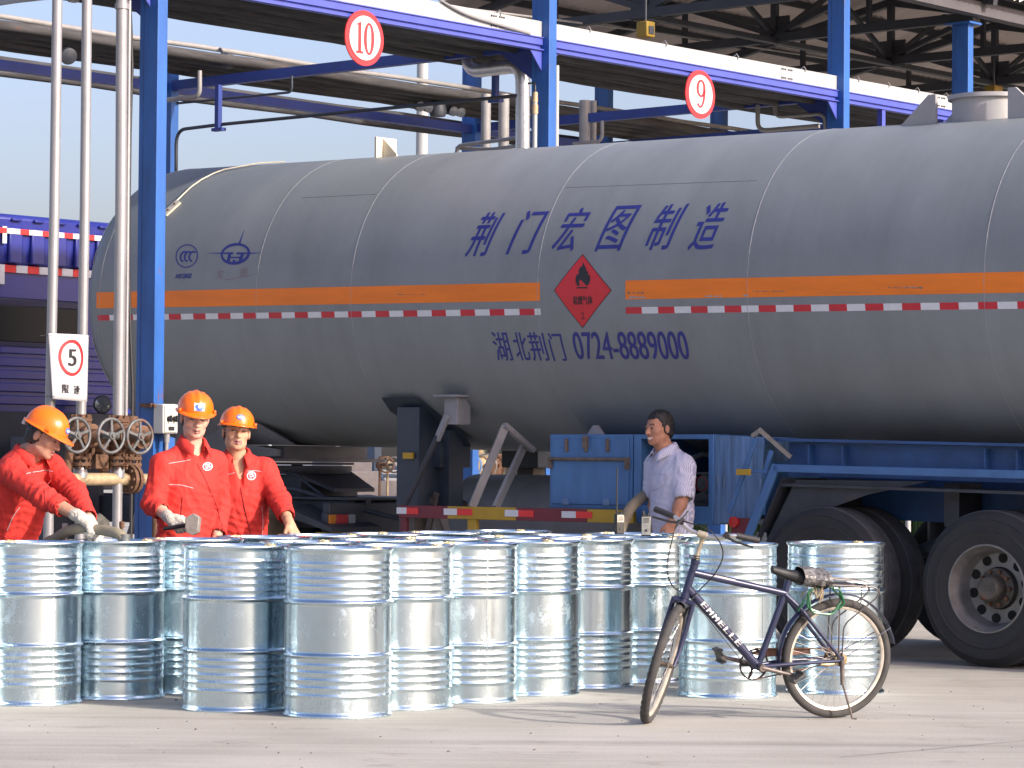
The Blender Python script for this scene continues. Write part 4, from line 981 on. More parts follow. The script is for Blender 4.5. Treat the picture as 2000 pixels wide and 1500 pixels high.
mb = MB(); mb.box(UC + .0, UC + .03, 17.52, 17.62, 2.98, 3.165); mb.box(UC + .075, UC + .079, 17.55, 17.6, 3.36, 3.52); build(mb, 'corner_tape', TAPEW, CAB)
mb = MB(); mb.box(-24.3, -16.95, 17.55, 17.65, .78, 1.02); mb.box(-24.3, -16.95, 18.55, 18.65, .78, 1.02); mb.box(-21.4, -20.0, 16.95, 17.5, .55, 1.1); mb.box(-17.0, -16.92, 17.3, 18.9, .72, 1.0)
mb.box(-21.5, -21.2, 17.1, 19.0, 1.05, 1.78); mb.box(-20.9, -20.4, 17.2, 17.9, 1.0, 1.55)
build(mb, 'chassis', DARK, TRC, bevel=.01)
mb = MB(); mb.lathe([(.46, -.07), (.48, -.04), (.48, 0), (.06, 0)], (-18.1, 18.1, 1.30), (0, 0, 1), 40); mb.box(-18.7, -17.7, 17.75, 18.45, 1.02, 1.22)
mb.prism([(-17.9, 17.7, 1.26), (-17.4, 17.85, 1.08), (-17.4, 18.35, 1.08), (-17.9, 18.5, 1.26)], (0, 0, .03)); build(mb, 'fifth_wheel', DARK, TRC, ang=40)
for uw in (-18.35, -22.6):
    mb = MB()
    for nn in ((16.9, 17.22) if uw > -20 else (16.95,)):
        mb.lathe([(.28, .03), (.36, 0), (.49, .016), (.52, .04), (.52, .24), (.49, .262), (.36, .275), (.28, .24)], (uw, nn, .52), (0, 1, 0), 56)
        mb.lathe([(.28, .03), (.25, .15), (.001, .16)], (uw, nn, .52), (0, 1, 0), 40)
    build(mb, 'wheel', TYRE, TRC, ang=30)
    mb = MB()
    for nn in ((18.72, 19.04) if uw > -20 else (18.98,)):
        mb.lathe([(.28, .03), (.36, 0), (.49, .016), (.52, .04), (.52, .24), (.49, .262), (.36, .275), (.28, .24)], (uw, nn, .52), (0, 1, 0), 40)
    build(mb, 'wheel', TYRE, TRC, ang=30)
# mudguards over the drive wheels, brown flap and tail lamp behind them
mb = MB()
mb.grid([[(-18.35 + .62 * math.cos(a), nn, .52 + .60 * math.sin(a)) for a in [math.radians(12 + 150 * i / 16) for i in range(17)]] for nn in (16.88, 17.5)])
o = build(mb, 'mudguard', M('dusty_blue_grey_guard', (.10, .105, .14), .5, var=.25), TRC); sm = o.modifiers.new('thickness', 'SOLIDIFY'); sm.thickness = .015
a, b = UY(588, 968, 23.9), UY(700, 1045, 23.9)
mb = MB(); mb.prism([(-17.55, 16.95, .35), (-17.55, 17.5, .35), (-17.60, 17.5, .98), (-17.60, 17.2, 1.06), (-17.60, 16.95, 1.0)], (.012, 0, 0)); build(mb, 'mud_flap', M('muddy_flap', (.14, .10, .065), .85, var=.3, vs=5), TRC)
TLp = UY(666, 1019, 24.25); un0 = TLp
mb = MB(); mb.box(TLp.x - .07, TLp.x - .0, TLp.y - .17, TLp.y + .17, TLp.z - .075, TLp.z + .075); TL = build(mb, 'tail_lamp', DARK, TRC, bevel=.012)
for y0, y1, m_, nme in ((-.155, -.075, M('amber_lens', (.45, .16, .01), .25, bump=.4, bs=90), 'amber_lens'), (-.07, .07, M('red_lens', (.33, .015, .02), .25, bump=.4, bs=90), 'red_lens'), (.075, .155, M('clear_lens', (.25, .26, .27), .2, bump=.4, bs=90), 'clear_lens')):
    mb = MB(); mb.box(TLp.x, TLp.x + .02, TLp.y + y0, TLp.y + y1, TLp.z - .06, TLp.z + .06); build(mb, nme, m_, TL, bevel=.005)
mb = MB(); mb.box(TLp.x - .05, TLp.x + .01, TLp.y - .25, TLp.y + .2, TLp.z - .11, TLp.z - .085); build(mb, 'yellow_bar', YELLOW, TRC)
mb = MB(); mb.box(-17.1, -16.9, 17.72, 17.78, .98, 1.02); mb.tube([(-18.2, 17.5, 1.12), (-17.5, 17.5, 1.1), (-17.0, 17.7, .95), (-16.6, 17.9, .85)], .02, 8); mb.box(-18.6, -16.9, 17.5, 18.7, 1.02, 1.04)
mb.tube([(-18.4, 17.9, 1.3), (-17.6, 17.6, 1.22), (-17.2, 17.6, 1.0), (-16.9, 17.4, .8)], .014, 8); mb.prism([(-17.4, 17.2, .98), (-16.8, 17.2, .80), (-16.8, 17.2, .76), (-17.5, 17.2, .92)], (0, .6, 0))
build(mb, 'rear_frame', DARK, TRC)
# driver's side of the cab: door with window, handle and step
mb = MB(); mb.box(UC - 2.1, UC - 1.05, n0 - .012, n0 + .01, 1.25, 2.95); CD = build(mb, 'door', CABBLUE, CAB, bevel=.02)
mb = MB(); mb.prism([(UC - 2.0, n0 - .022, 2.15), (UC - 1.15, n0 - .022, 2.15), (UC - 1.15, n0 - .022, 2.85), (UC - 1.85, n0 - .022, 2.85)], (0, .012, 0)); build(mb, 'window_pane', GLASS, CD)
mb = MB(); mb.box(UC - 1.28, UC - 1.12, n0 - .045, n0 - .012, 1.92, 1.96); build(mb, 'handle', INK, CD, bevel=.005)
mb = MB(); mb.box(UC - 2.2, UC - .1, n0 - .008, n0 + .01, 1.16, 1.22); build(mb, 'sill', DARK, CAB)
# work lamp on the back of the cab
p = Uu(200, 790, UC + .35)
mb = MB(); mb.lathe([(.001, -.10), (.06, -.09), (.085, -.03), (.09, 0), (.075, .008)], p, (.85, -.5, 0), 28); mb.cyl(p - Vector((.05, 0, .2)), p - Vector((.05, 0, .0)), .015, .015, 8); LP = build(mb, 'work_lamp', DARK, TRC, ang=50)
mb = MB(); mb.lathe([(.001, .018), (.04, .014), (.075, .004)], p, (.85, -.5, 0), 28); build(mb, 'lens', M('lamp_glass', (.25, .27, .28), .08, metal=.6), LP, ang=60)
mb = MB(); a = Uu(222, 803, UC + .25); mb.box(a.x, a.x + .02, a.y, a.y + .16, a.z - .05, a.z + .03); build(mb, 'marker_plate', M('faded_pinkish_tape', (.45, .36, .38), .5), TRC)

# ------------------------------------------------------------------ riser pipes, valves, sign and switch box on the left
UV = -15.75
RX = [97, 158, 231]
RN = [Uu(x, 830, UV) for x in RX]
labs = ['tall silver riser pipe at the far left behind the speed limit sign', 'tall silver riser pipe rising behind the right edge of the speed limit sign', 'tall thick rusty silver riser pipe beside the black cable and blue column']
for i, (p, lab) in enumerate(zip(RN, labs)):
    t = thing('riser_pipe', lab, 'pipe', (p.x, p.y, 0), 'rack', 'tall riser pipes at the valve manifold')
    r = (.036, .036, .041)[i]; top = Uu((112, 170, 238)[i], 0, UV); dv = (top - p); 
    mb = MB(); pe = p + dv * 1.25; mb.cyl(Vector((p.x, p.y, 1.58 if i else .05)), p + Vector((0, 0, .02)), r, r, 18); mb.tube([p, p + dv * .5 + Vector((.004, .004, 0)), p + dv, pe], r, 18); build(mb, 'pipe', RISERM, t, ang=60)
    if i == 2:
        mb = MB(); q = p + Vector((.02, .055, 0)); mb.cyl(Vector((q.x, q.y, 1.6)), q + dv, .013, .013, 10); build(mb, 'tracer_line', RISERM, t)
        mb = MB(); mb.lathe([(.041, -.02), (.05, -.02), (.05, .02), (.041, .02)], p + dv * .985, (0, 0, 1), 18); build(mb, 'coupling', RISERM, t)
    if i:
        mb = MB()
        for z in (1.555, 1.625): mb.lathe([(r, -.013), (.078, -.013), (.078, .013), (r, .013)], (p.x, p.y, z + .0), (0, 0, 1), 28)
        for k in range(8): a = k * math.pi / 4 + .2; mb.cyl((p.x + .062 * math.cos(a), p.y + .062 * math.sin(a), 1.52), (p.x + .062 * math.cos(a), p.y + .062 * math.sin(a), 1.66), .011, .011, 6)
        build(mb, 'flange', RUSTY, t)
def valve(p, wheel_n, zc, lab, low=True):
    """gate valve in a riser: body, bonnet towards +u, five-spoke hand wheel"""
    t = thing('gate_valve', lab, 'valve', (p.x, p.y, zc - .3), 'rack', 'rusty gate valves with hand wheels')
    mb = MB(); c = Vector((p.x, p.y, zc))
    mb.lathe([(.045, -.17), (.05, -.12), (.075, -.08), (.085, 0), (.075, .08), (.05, .12), (.045, .15)], c, (0, 0, 1), 24)
    mb.lathe([(.085, -.05), (.1, 0), (.085, .06)], c + Vector((0, .0, 0)), (1, 0, 0), 20)
    mb.lathe([(.06, .03), (.06, .09), (.085, .09), (.085, .125), (.05, .13), (.035, .2), (.016, .22)], c, (1, 0, 0), 22)
    build(mb, 'body', RUSTY, t, ang=40)
    mb = MB()
    for z in (-.20, -.155): mb.lathe([(.04, -.012), (.078, -.012), (.078, .012), (.04, .012)], c + Vector((0, 0, z)), (0, 0, 1), 26)
    for k in range(8): a = k * math.pi / 4; mb.cyl(c + Vector((.062 * math.cos(a), .062 * math.sin(a), -.235)), c + Vector((.062 * math.cos(a), .062 * math.sin(a), -.125)), .01, .01, 6)
    build(mb, 'flange', RUSTY, t)
    mb = MB(); mb.cyl(c + Vector((.18, wheel_n, 0)), c + Vector((.34, wheel_n, .0)), .013, .013, 10); mb.cyl(c + Vector((.05, 0, 0)), c + Vector((.2, wheel_n, 0)), .03, .016, 10); build(mb, 'stem', IRON, t)
    w = c + Vector((.31, wheel_n, .0)); mb = MB(); R_ = .118
    mb.tube([w + Vector((0, R_ * math.cos(a), R_ * math.sin(a))) for a in [2 * math.pi * k / 40 for k in range(40)]], .0115, 10, closed=True)
    for k in range(5):
        a = 2 * math.pi * k / 5 + math.pi / 2; d = Vector((0, math.cos(a), math.sin(a))); mb.bar(w + d * .02 + Vector((.008, 0, 0)), w + d * R_ * .97, .018, .011, up=(1, 0, 0))
    mb.lathe([(.013, -.018), (.03, -.018), (.032, .012), (.026, .02), (.013, .02)], w, (1, 0, 0), 20); build(mb, 'hand_wheel', IRON, t, ang=50)
    return t
def PV(x): return Uu(x, 850, UV + .31)
zc = 1.365 + .03
valve(RN[1], Uu(150, 850, UV + .31).y - RN[1].y, Uu(150, 850, UV + .31).z, 'gate valve whose hand wheel is just right of the bending worker\'s helmet')
valve(RN[2], Uu(217, 851, UV + .31).y - RN[2].y, Uu(217, 851, UV + .31).z, 'gate valve with the middle hand wheel, on the thick rusty riser')
v3 = Uu(273, 853, UV + .26); v3n = Vector((UV - .02, RN[2].y + .16, v3.z))
valve(Vector((UV - .05, RN[2].y + .17, 0)), v3.y - RN[2].y - .17, v3.z, 'gate valve with the right hand wheel in front of the blue column')
# manifold below the valves
mz = Uu(200, 936, UV).z
t = thing('manifold_pipe', 'rust streaked horizontal manifold pipe joining the two valve legs', 'pipe', (UV, RN[1].y, 0), 'rack')
mb = MB(); a = Vector((UV, RN[1].y - .05, mz)); b = Vector((UV, RN[2].y + .10, mz))
mb.tube([a - Vector((0, .25, 0)), a, b], .045, 18); build(mb, 'header', RUSTPIPE, t)
mb = MB()
for p in (RN[1], RN[2]): mb.cyl((UV, p.y, mz), (UV, p.y, zc - .19), .037, .037, 16); mb.lathe([(.042, -.05), (.05, -.04), (.05, .03), (.042, .05)], (UV, p.y, mz + .05), (0, 0, 1), 16)
mb.cyl((UV, RN[1].y, .02), (UV, RN[1].y, mz), .035, .035, 14); mb.cyl((UV, RN[2].y, .02), (UV, RN[2].y, mz), .035, .035, 14)
build(mb, 'leg', RISERM, t)
mb = MB()
for dn in (-.33, -.29): mb.lathe([(.045, -.012), (.085, -.012), (.085, .012), (.045, .012)], (UV, RN[1].y + dn, mz), (0, 1, 0), 28)
build(mb, 'flange', RUSTY, t); mb = MB()
for dn in (.10, .145): mb.lathe([(.045, -.014), (.105, -.014), (.105, .014), (.045, .014)], (UV, RN[2].y + dn, mz), (0, 1, 0), 32)
for k in range(8): an = k * math.pi / 4; mb.cyl((UV + .082 * math.cos(an), RN[2].y + .07, mz + .082 * math.sin(an)), (UV + .082 * math.cos(an), RN[2].y + .175, mz + .082 * math.sin(an)), .012, .012, 6)
build(mb, 'flange', RUSTY, t); mb = MB(); mb.box(UV - .03, UV + .03, RN[1].y - .03, RN[1].y + .03, mz - .11, mz - .04); build(mb, 'drain_plug', RUSTY, t); mb = MB(); mb.tube([(UV, RN[1].y - .12, mz + .03), (UV + .02, RN[1].y - .13, mz + .12), (UV, RN[1].y - .1, mz + .2)], .03, 10)
build(mb, 'vent_elbow', RUSTY, t)
t = thing('pipe_stub', 'rusty capped pipe stub with a flange beside the blue column foot', 'pipe', (UV - .1, RN[2].y + .33, 0), 'rack')
mb = MB(); c = Vector((UV + .02, RN[2].y + .40, mz)); mb.cyl((c.x - .05, RN[2].y + .18, mz), (c.x - .05, c.y, mz), .04, .04, 16); build(mb, 'pipe', RUSTPIPE, t)
mb = MB(); mb.lathe([(.001, .06), (.05, .06), (.055, .02), (.085, .015), (.085, -.02), (.04, -.03)], c, (.9, .35, 0), 26); mb.cyl((c.x - .05, c.y, .0), (c.x - .05, c.y, mz), .03, .03, 12); build(mb, 'flange', RUSTY, t)
t = thing('side_valve', 'clump of rusty small valves and elbows between the two hand wheels', 'valve', (UV - .12, (RN[1].y + RN[2].y) / 2, 1.1), 'rack')
mb = MB(); c = Vector((UV - .05, RN[1].y * .42 + RN[2].y * .58, 1.40))
mb.lathe([(.001, -.06), (.05, -.05), (.065, 0), (.05, .05), (.001, .06)], c + Vector((.05, -.03, .06)), (1, .2, .1), 18); mb.cyl(c + Vector((0, -.12, .02)), c + Vector((0, .12, .02)), .035, .035, 12); mb.lathe([(.03, -.03), (.065, -.03), (.065, .0), (.03, .0)], c + Vector((0, -.08, .02)), (0, 1, 0), 18)
mb.box(c.x - .02, c.x + .05, c.y - .06, c.y + .06, c.z - .12, c.z - .02); mb.cyl(c + Vector((0, .05, -.2)), c + Vector((0, .05, .1)), .02, .02, 10); mb.lathe([(.02, -.02), (.04, -.02), (.04, .02), (.02, .02)], c + Vector((0, .05, -.12)), (0, 0, 1), 14)
build(mb, 'body', RUSTY, t)
# drain hose hanging behind the manifold
t = loop('dark sagging hose behind the manifold beside the blue column', [Vector((UV - .25, RN[1].y + .15, .05)), Vector((UV - .3, RN[1].y + .2, .6)), Vector((UV - .3, RN[2].y + .1, 1.0)), Vector((UV - .3, RN[2].y + .12, .9))], .05, M('dirty_grey_hose', (.09, .085, .075), .7, var=.3), .2, 'hose', 'hose')
# speed limit sign: a bent white sheet tied to the risers
UP = UV + .12
pl = [Uu(x, y, UP) for x, y in ((95, 651), (173, 655), (170, 785), (103, 779))]
def sgn(s, t, e=0.0):                                  # s to the right, t up
    a = pl[3] * (1 - s) + pl[2] * s; b = pl[0] * (1 - s) + pl[1] * s; q = a * (1 - t) + b * t
    return q + Vector((.035 * math.sin(s * 3.1) * (.4 + .6 * t) + e, 0, 0))
t = thing('speed_limit_sign', 'bent white speed limit sheet with a red ring and figure 5 on the riser pipes', 'sign', pl[3], 'rack')
mb = MB(); mb.grid([[sgn(i / 12, j / 12) for j in range(13)] for i in range(13)]); o = build(mb, 'sheet', SIGNW, t, ang=60); sm = o.modifiers.new('thickness', 'SOLIDIFY'); sm.thickness = .003
mb = MB(); A, B = [], []
for k in range(49):
    an = 2 * math.pi * k / 48; A.append(sgn(.50 + .325 * math.cos(an), .645 + .275 * math.sin(an), .006)); B.append(sgn(.50 + .265 * math.cos(an), .645 + .228 * math.sin(an), .006))
mb.grid([A, B]); build(mb, 'red_ring', SIGNR, t, recalc=False, smooth=False)
mb = MB(); text_into(mb, '5', lambda s, q: sgn(.40 + .20 * s, .52 + .255 * q, .006), 0, 4); text_into(mb, '5', lambda s, q: sgn(.42 + .20 * s, .52 + .255 * q, .007), 0, 4)
text_into(mb, '限', lambda s, q: sgn(.24 + .17 * s, .10 + .135 * q, .006), 0, 2); text_into(mb, '速', lambda s, q: sgn(.55 + .18 * s, .10 + .135 * q, .006), 0, 2)
text_into(mb, '限', lambda s, q: sgn(.25 + .17 * s, .10 + .135 * q, .007), 0, 2); text_into(mb, '速', lambda s, q: sgn(.56 + .18 * s, .10 + .135 * q, .007), 0, 2)
build(mb, 'print', INK, t, recalc=False, smooth=False)
mb = MB()
for s_, q_ in ((.02, .97), (.97, .96), (.03, .04)): a = sgn(s_, q_); mb.tube([a + Vector((.006, 0, 0)), a + Vector((-.03, .015, 0)), a + Vector((-.10, .0, 0))], .003, 6)
build(mb, 'wire_tie', IRON, t)
# switch box on the blue column
c = Uu(326, 818, UR + .19); t = thing('switch_box', 'grey explosion proof switch box with two black knobs on the left blue column', 'switch box', c, 'rack')
mb = MB(); mb.box(c.x - .07, c.x + .04, c.y - .075, c.y + .075, c.z - .11, c.z + .11); CS = build(mb, 'case', M('switch_box_paint', (.5, .5, .46), .45, var=.1, rust=.05), t, bevel=.008)
mb = MB(); mb.box(c.x + .04, c.x + .05, c.y - .065, c.y + .065, c.z - .1, c.z + .1); LDm = build(mb, 'cover', M('switch_box_paint', (.5, .5, .46)), t, bevel=.005)
mb = MB()
for s in (-.028, .028): mb.lathe([(.02, .05), (.02, .066), (.014, .075), (.001, .076)], (c.x, c.y + s, c.z + .0), (1, 0, 0), 16); mb.box(c.x + .07, c.x + .085, c.y + s - .005, c.y + s + .005, c.z - .025, c.z + .025)
build(mb, 'knob', INK, LDm)
mb = MB(); mb.box(c.x + .0505, c.x + .0525, c.y - .03, c.y + .03, c.z - .088, c.z - .058); build(mb, 'name_plate', INK, LDm)
mb = MB(); mb.cyl((c.x, c.y + .0, c.z - .11), (c.x, c.y, c.z - .18), .025, .02, 12); mb.cyl((c.x, c.y, c.z - .18), (c.x - .02, c.y, .3), .014, .014, 8); build(mb, 'cable_gland', GREYPIPE, t)
mb = MB(); mb.box(c.x - .19, c.x - .07, c.y - .1, c.y - .05, c.z + .085, c.z + .115); mb.box(c.x - .19, c.x - .07, c.y - .1, c.y - .05, c.z - .115, c.z - .085); mb.cyl((c.x - .08, c.y - .08, c.z + .1), (c.x - .04, c.y - .08, c.z + .1), .014, .014, 6); build(mb, 'bracket', RUSTY, t)
# black cable down the column
pts = [Uu(x, y, UR + .02) for x, y in ((252, -30), (256, 60), (258, 130), (254, 260), (252, 400), (251, 520), (254, 640), (259, 760))]
mb = MB(); mb.tube(pts + [(pts[-1].x, pts[-1].y, .05)], .0125, 8); o = build(mb, 'black_cable', BLACK, None, loc=(pts[-1].x, pts[-1].y, 0), rotz='rack'); tag(o, 'black cable hanging down beside the left blue column', 'cable')
# ------------------------------------------------------------------ things far behind
p = un(atY(823, 400, 62)); t = thing('lamp_mast', 'tall white mast far behind the rack', 'mast', (p.x, p.y, 0), 'rack')
mb = MB(); mb.cyl((p.x, p.y, 0), (p.x, p.y, 14), .15, .11, 20); mb.cyl((p.x, p.y, 0), (p.x, p.y, .04), .3, .3, 16); build(mb, 'pole', WHITE, t, ang=60)
mb = MB(); mb.box(p.x - .8, p.x + .8, p.y - .08, p.y + .08, 13.9, 14.05); mb.box(p.x - .8, p.x - .4, p.y - .2, p.y + .2, 13.75, 13.9); mb.box(p.x + .4, p.x + .8, p.y - .2, p.y + .2, 13.75, 13.9); build(mb, 'lamp_head', GREYPIPE, t)
# low planted strip and pipe rails beyond the rack, seen under the tank
def grass_mat():
    return M('grass_blades', (.07, .12, .03), .8, var=.45, vs=3)
mb = MB()
for i in range(9000):
    u, n = random.uniform(-40, -8), random.uniform(44, 47); x = Vector((u, n, .0)); h = random.uniform(1.0, 1.85); a = random.random() * 6.28; w = .035
    dx, dy = math.cos(a) * w, math.sin(a) * w; lx, ly = random.uniform(-.15, .15), random.uniform(-.15, .15)
    mb.add([(u - dx, n - dy, 0), (u + dx, n + dy, 0), (u + lx, n + ly, h)], [(0, 1, 2)])
o = build(mb, 'tall_grass', grass_mat(), None, loc=(-24, 45, 0), rotz='rack', kind='stuff', smooth=False, recalc=False); tag(o, 'strip of tall green grass beyond the loading rack', 'grass')
t = thing('pipe_rail', 'low white pipe rail beyond the loading rack, seen under the tank', 'railing', (-24, 31.5, 0), 'rack')
mb = MB()
for z in (1.12, 1.24): mb.cyl((-36, 31.5, z), (-10, 31.5, z), .03, .03, 10)
build(mb, 'rail', WHITE, t)
for u in [-35 + 1.45 * i for i in range(18)]:
    mb = MB(); mb.cyl((u, 31.5, 0), (u, 31.5, 1.75), .035, .035, 10); build(mb, 'post', WHITE, t)
for i, u in enumerate((Nn(731, 905, 30.2).x, Nn(865, 900, 30.2).x)):
    t = thing('steel_stand', ('blue grey steel stand under the tank left of the support leg', 'blue grey steel stand seen through the gap right of the support leg')[i], 'steel stand', (u, 30.2, 0), 'rack', 'steel stands beyond the rack')
    mb = MB(); mb.box(u - .07, u + .07, 30.13, 30.27, 0, 2.6); mb.prism([(u - .2, 30.2, 1.0), (u + .2, 30.2, 1.0), (u + .07, 30.2, 1.25), (u - .07, 30.2, 1.25)], (0, .05, 0)); build(mb, 'post', M('blue_grey_stand', (.10, .14, .19), .5), t)
    mb = MB(); mb.box(u - .25, u + .25, 30.0, 30.6, 0, 1.06); build(mb, 'plinth', M('concrete_block', (.33, .32, .30), .9, var=.2, bump=.3), t)
for k, (u, w) in enumerate(((Nn(668, 905, 29.3).x, .6), (Nn(700, 905, 29.3).x, .3), (Nn(905, 905, 29.3).x, 1.0))):
    mb = MB(); mb.box(u - w / 2, u + w / 2, 29.0, 29.6, 0, (1.33, 1.2, 1.1)[k]); o = build(mb, 'concrete_block', M('concrete_block', (.33, .32, .30)), None, loc=(u, 29.3, 0), rotz='rack', bevel=.02); tag(o, ('long pale concrete block under the tank, leftmost', 'short concrete block left of the blue grey stand', 'concrete block right of the support leg')[k], 'concrete block', 'concrete blocks beyond the rack')
for k, x in enumerate((905, 935, 962, 1010, 742, 757)):
    p = UY(x, 905, 33.5 + k * .2); t = thing('small_valve', ('blue valve on a pipe right of the support leg', 'brownish valve on a pipe right of the blue one', 'rusty valve on a pipe behind the grey struts', 'brass coloured valve beside the blue locker', 'little rusty valve left of the support leg', 'little brass valve close to the support leg')[k] + ', under the tank', 'valve', (p.x, p.y, 0), 'rack', 'valves beyond the rack')
    mb = MB(); q_ = 1 if k < 4 else .3; mb.cyl((p.x, p.y, 0), (p.x, p.y, 1.5 if k < 4 else 1.40), .05 * q_, .05 * q_, 10); q_ = 1 if k < 4 else .35; mb.lathe([(.05 * q_, -.15 * q_), (.13 * q_, -.1 * q_), (.15 * q_, 0), (.13 * q_, .1 * q_), (.05 * q_, .15 * q_)], (p.x, p.y, 1.3), (0, 0, 1), 16); build(mb, 'body', (RAILBLUE, RUSTPIPE, RUSTY, RUSTPIPE, RUSTY, RUSTPIPE)[k], t)
    mb = MB(); mb.lathe([(.12 * (.5 + .5 * q_), -.012), (.12 * (.5 + .5 * q_) + .02, 0), (.12 * (.5 + .5 * q_), .012)], (p.x + .16, p.y - .06, 1.3), (.8, -.6, 0), 22, closed=True); mb.cyl((p.x, p.y, 1.3), (p.x + .17, p.y - .06, 1.3), .018, .018, 8); build(mb, 'hand_wheel', (RAILBLUE, IRON, RUSTY, IRON, RUSTY, IRON)[k], t)
# ------------------------------------------------------------------ bicycle (own frame: x forward, y to its left, z up along the leaning wheels)
BK_O = atz(1627, 1402, 0); _fc = atz(1245, 1412, 0)
bf = (_fc - BK_O); bf.z = 0; bf.normalize(); bl = Vector((-bf.y, bf.x, 0)); LEAN = math.radians(6)
bw = Vector((0, 0, 1)) * math.cos(LEAN) + bl * math.sin(LEAN); bll = bl * math.cos(LEAN) - Vector((0, 0, 1)) * math.sin(LEAN)
BIKE = thing('bicycle', 'worn dark blue bicycle leaning on its kickstand with white lettering on the frame', 'bicycle', (0, 0, 0))
BIKE.matrix_world = Matrix(((bf.x, bll.x, bw.x, BK_O.x), (bf.y, bll.y, bw.y, BK_O.y), (bf.z, bll.z, bw.z, BK_O.z), (0, 0, 0, 1)))
BFR = M('bicycle_frame_paint', (.026, .031, .068), .32, metal=.2, var=.2, vs=9, rust=.07, rustcol=(.12, .09, .07), rs=25)
CHROME = M('dull_chrome', (.55, .54, .52), .28, metal=.9, var=.2, vs=20, rust=.1, rustcol=(.3, .22, .14), rs=30)
RUBB = M('dusty_bicycle_tyre', (.045, .043, .041), .85, var=.3, vs=14)
RIMW = M('worn_alloy_rim', (.55, .50, .42), .45, metal=.5, var=.25, vs=18, rust=.1, rustcol=(.25, .17, .1))
GRIP = M('black_grip', (.02, .02, .022), .6)
RUSTCH = M('rusty_chain', (.14, .075, .045), .7, metal=.3, var=.5, vs=60)
WR = .322
def bike_wheel(name, knob):
    """parts of a wheel in the plane y = 0 round the origin -> three meshes"""
    t = MB(); seg = 90; tr = .0235
    rows = []
    for k in range(seg * 2 if knob else seg):
        a = 2 * math.pi * k / (seg * 2 if knob else seg); row = []
        for j in range(12):
            b = 2 * math.pi * j / 12; r_ = tr
            if knob and math.cos(b) > .3 and ((k // 2 + j) % 2): r_ += .0035
            row.append(((WR - tr + r_ * math.cos(b)) * math.cos(a), r_ * math.sin(b), (WR - tr + r_ * math.cos(b)) * math.sin(a)))
        rows.append(row)
    rows.append(rows[0]); t.grid(rows, wrap=True)
    rim = MB(); rim.lathe([(.284, -.013), (.272, -.013), (.264, -.007), (.264, .007), (.272, .013), (.284, .013), (.28, 0)], (0, 0, 0), (0, 1, 0), 72, closed=True)
    sp = MB()
    for k in range(36):
        a = 2 * math.pi * k / 36; s = 1 if k % 2 else -1; a2 = a + (.9 if (k // 2) % 2 else -.9)
        sp.cyl((.019 * math.cos(a2), s * .03, .019 * math.sin(a2)), (.266 * math.cos(a), 0, .266 * math.sin(a)), .0012, .0012, 5)
    hub = MB(); hub.lathe([(.005, -.055), (.011, -.05), (.012, -.035), (.022, -.031), (.022, -.027), (.013, -.022), (.013, .022), (.022, .027), (.022, .031), (.012, .035), (.011, .05), (.005, .055)], (0, 0, 0), (0, 1, 0), 20)
    return t, rim, sp, hub
def put_wheel(name, mat4, knob):
    e = bpy.data.objects.new(name, None); COL.objects.link(e); e.parent = BIKE; ORG[e.name] = Vector((0, 0, 0)); e.matrix_local = mat4
    t, rim, sp, hub = bike_wheel(name, knob)
    build(t, 'tyre', RUBB, e, ang=30 if knob else 60); build(rim, 'rim', RIMW, e, ang=40); build(sp, 'spokes', CHROME, e); build(hub, 'hub', M('greasy_bicycle_hub', (.15, .12, .09), .5, metal=.5, var=.4), e)
    return e
RWH = put_wheel('wheel', Matrix.Translation((0, 0, WR)), False)
A_ = lambda a, b, y=0.0: Vector((a, y, b))
HT, HB = A_(.850, .845), A_(.900, .662); BBp = A_(.460, .287); ST = A_(.322, .680); RAX = A_(0, WR)
mb = MB()
mb.tube([HT, HB], .021, 16); mb.tube([A_(.866, .788), A_(.318, .672)], [.020, .0185], 16); mb.tube([A_(.888, .705), BBp], [.0245, .0235], 18)
mb.tube([A_(.300, .762), ST, BBp], [.0165, .0175, .0175], 16); mb.cyl(A_(.46, .287, -.036), A_(.46, .287, .036), .022, .022, 16)
for s in (-1, 1):
    mb.tube([ST + Vector((.005, s * .012, -.01)), A_(.25, .60, s * .045), A_(.006, WR + .01, s * .062)], [.0115, .0115, .009], 10)
    mb.tube([BBp + Vector((0, s * .025, 0)), A_(.33, .30, s * .045), A_(.006, WR - .004, s * .062)], [.012, .0115, .009], 10)
    mb.box(-.012, .02, s * .062 - .004, s * .062 + .004, WR - .016, WR + .02)
mb.lathe([(.021, -.012), (.025, -.01), (.025, .01), (.021, .012)], HT, HT - HB, 16); mb.lathe([(.021, -.012), (.025, -.01), (.025, .01), (.021, .012)], HB, HT - HB, 16)
FRM = build(mb, 'frame', BFR, BIKE, ang=50)
# lettering wrapped on the down tube
d0, d1 = A_(.888, .705), BBp; dd = (d1 - d0).normalized(); L0 = .105; Lw = .335
upn = Vector((0, 1, 0)).cross(dd); upn = upn if upn.z > 0 else -upn
mb = MB()
for i, ch in enumerate('EMMELLE'):
    def fn(s, t, i=i):
        along = L0 + (i + .08 + .68 * s) / 7 * Lw; th = (t - .5) * .030 / .0245 + .12
        c = d0 + dd * along; return c + (Vector((0, 1, 0)) * math.cos(th) + upn * math.sin(th)) * .0256
    text_into(mb, ch, fn, 0, 6, shear=.22); text_into(mb, ch, lambda s, t, fn=fn: fn(s + .12, t) * 1.0, 0, 6, shear=.22)
build(mb, 'lettering', M('white_decal', (.75, .75, .72), .5), FRM, recalc=False, smooth=False)
mb = MB(); c0 = A_(.70, .7525); e_ = (A_(.318, .672) - A_(.866, .788)).normalized()
mb.grid([[A_(.866, .788) + e_ * (.13 + .12 * i / 6) + (Vector((0, 1, 0)) * math.cos(th) + Vector((0, 0, 1)) * math.sin(th)) * .0206 for th in (.45, .6, .75)] for i in range(7)])
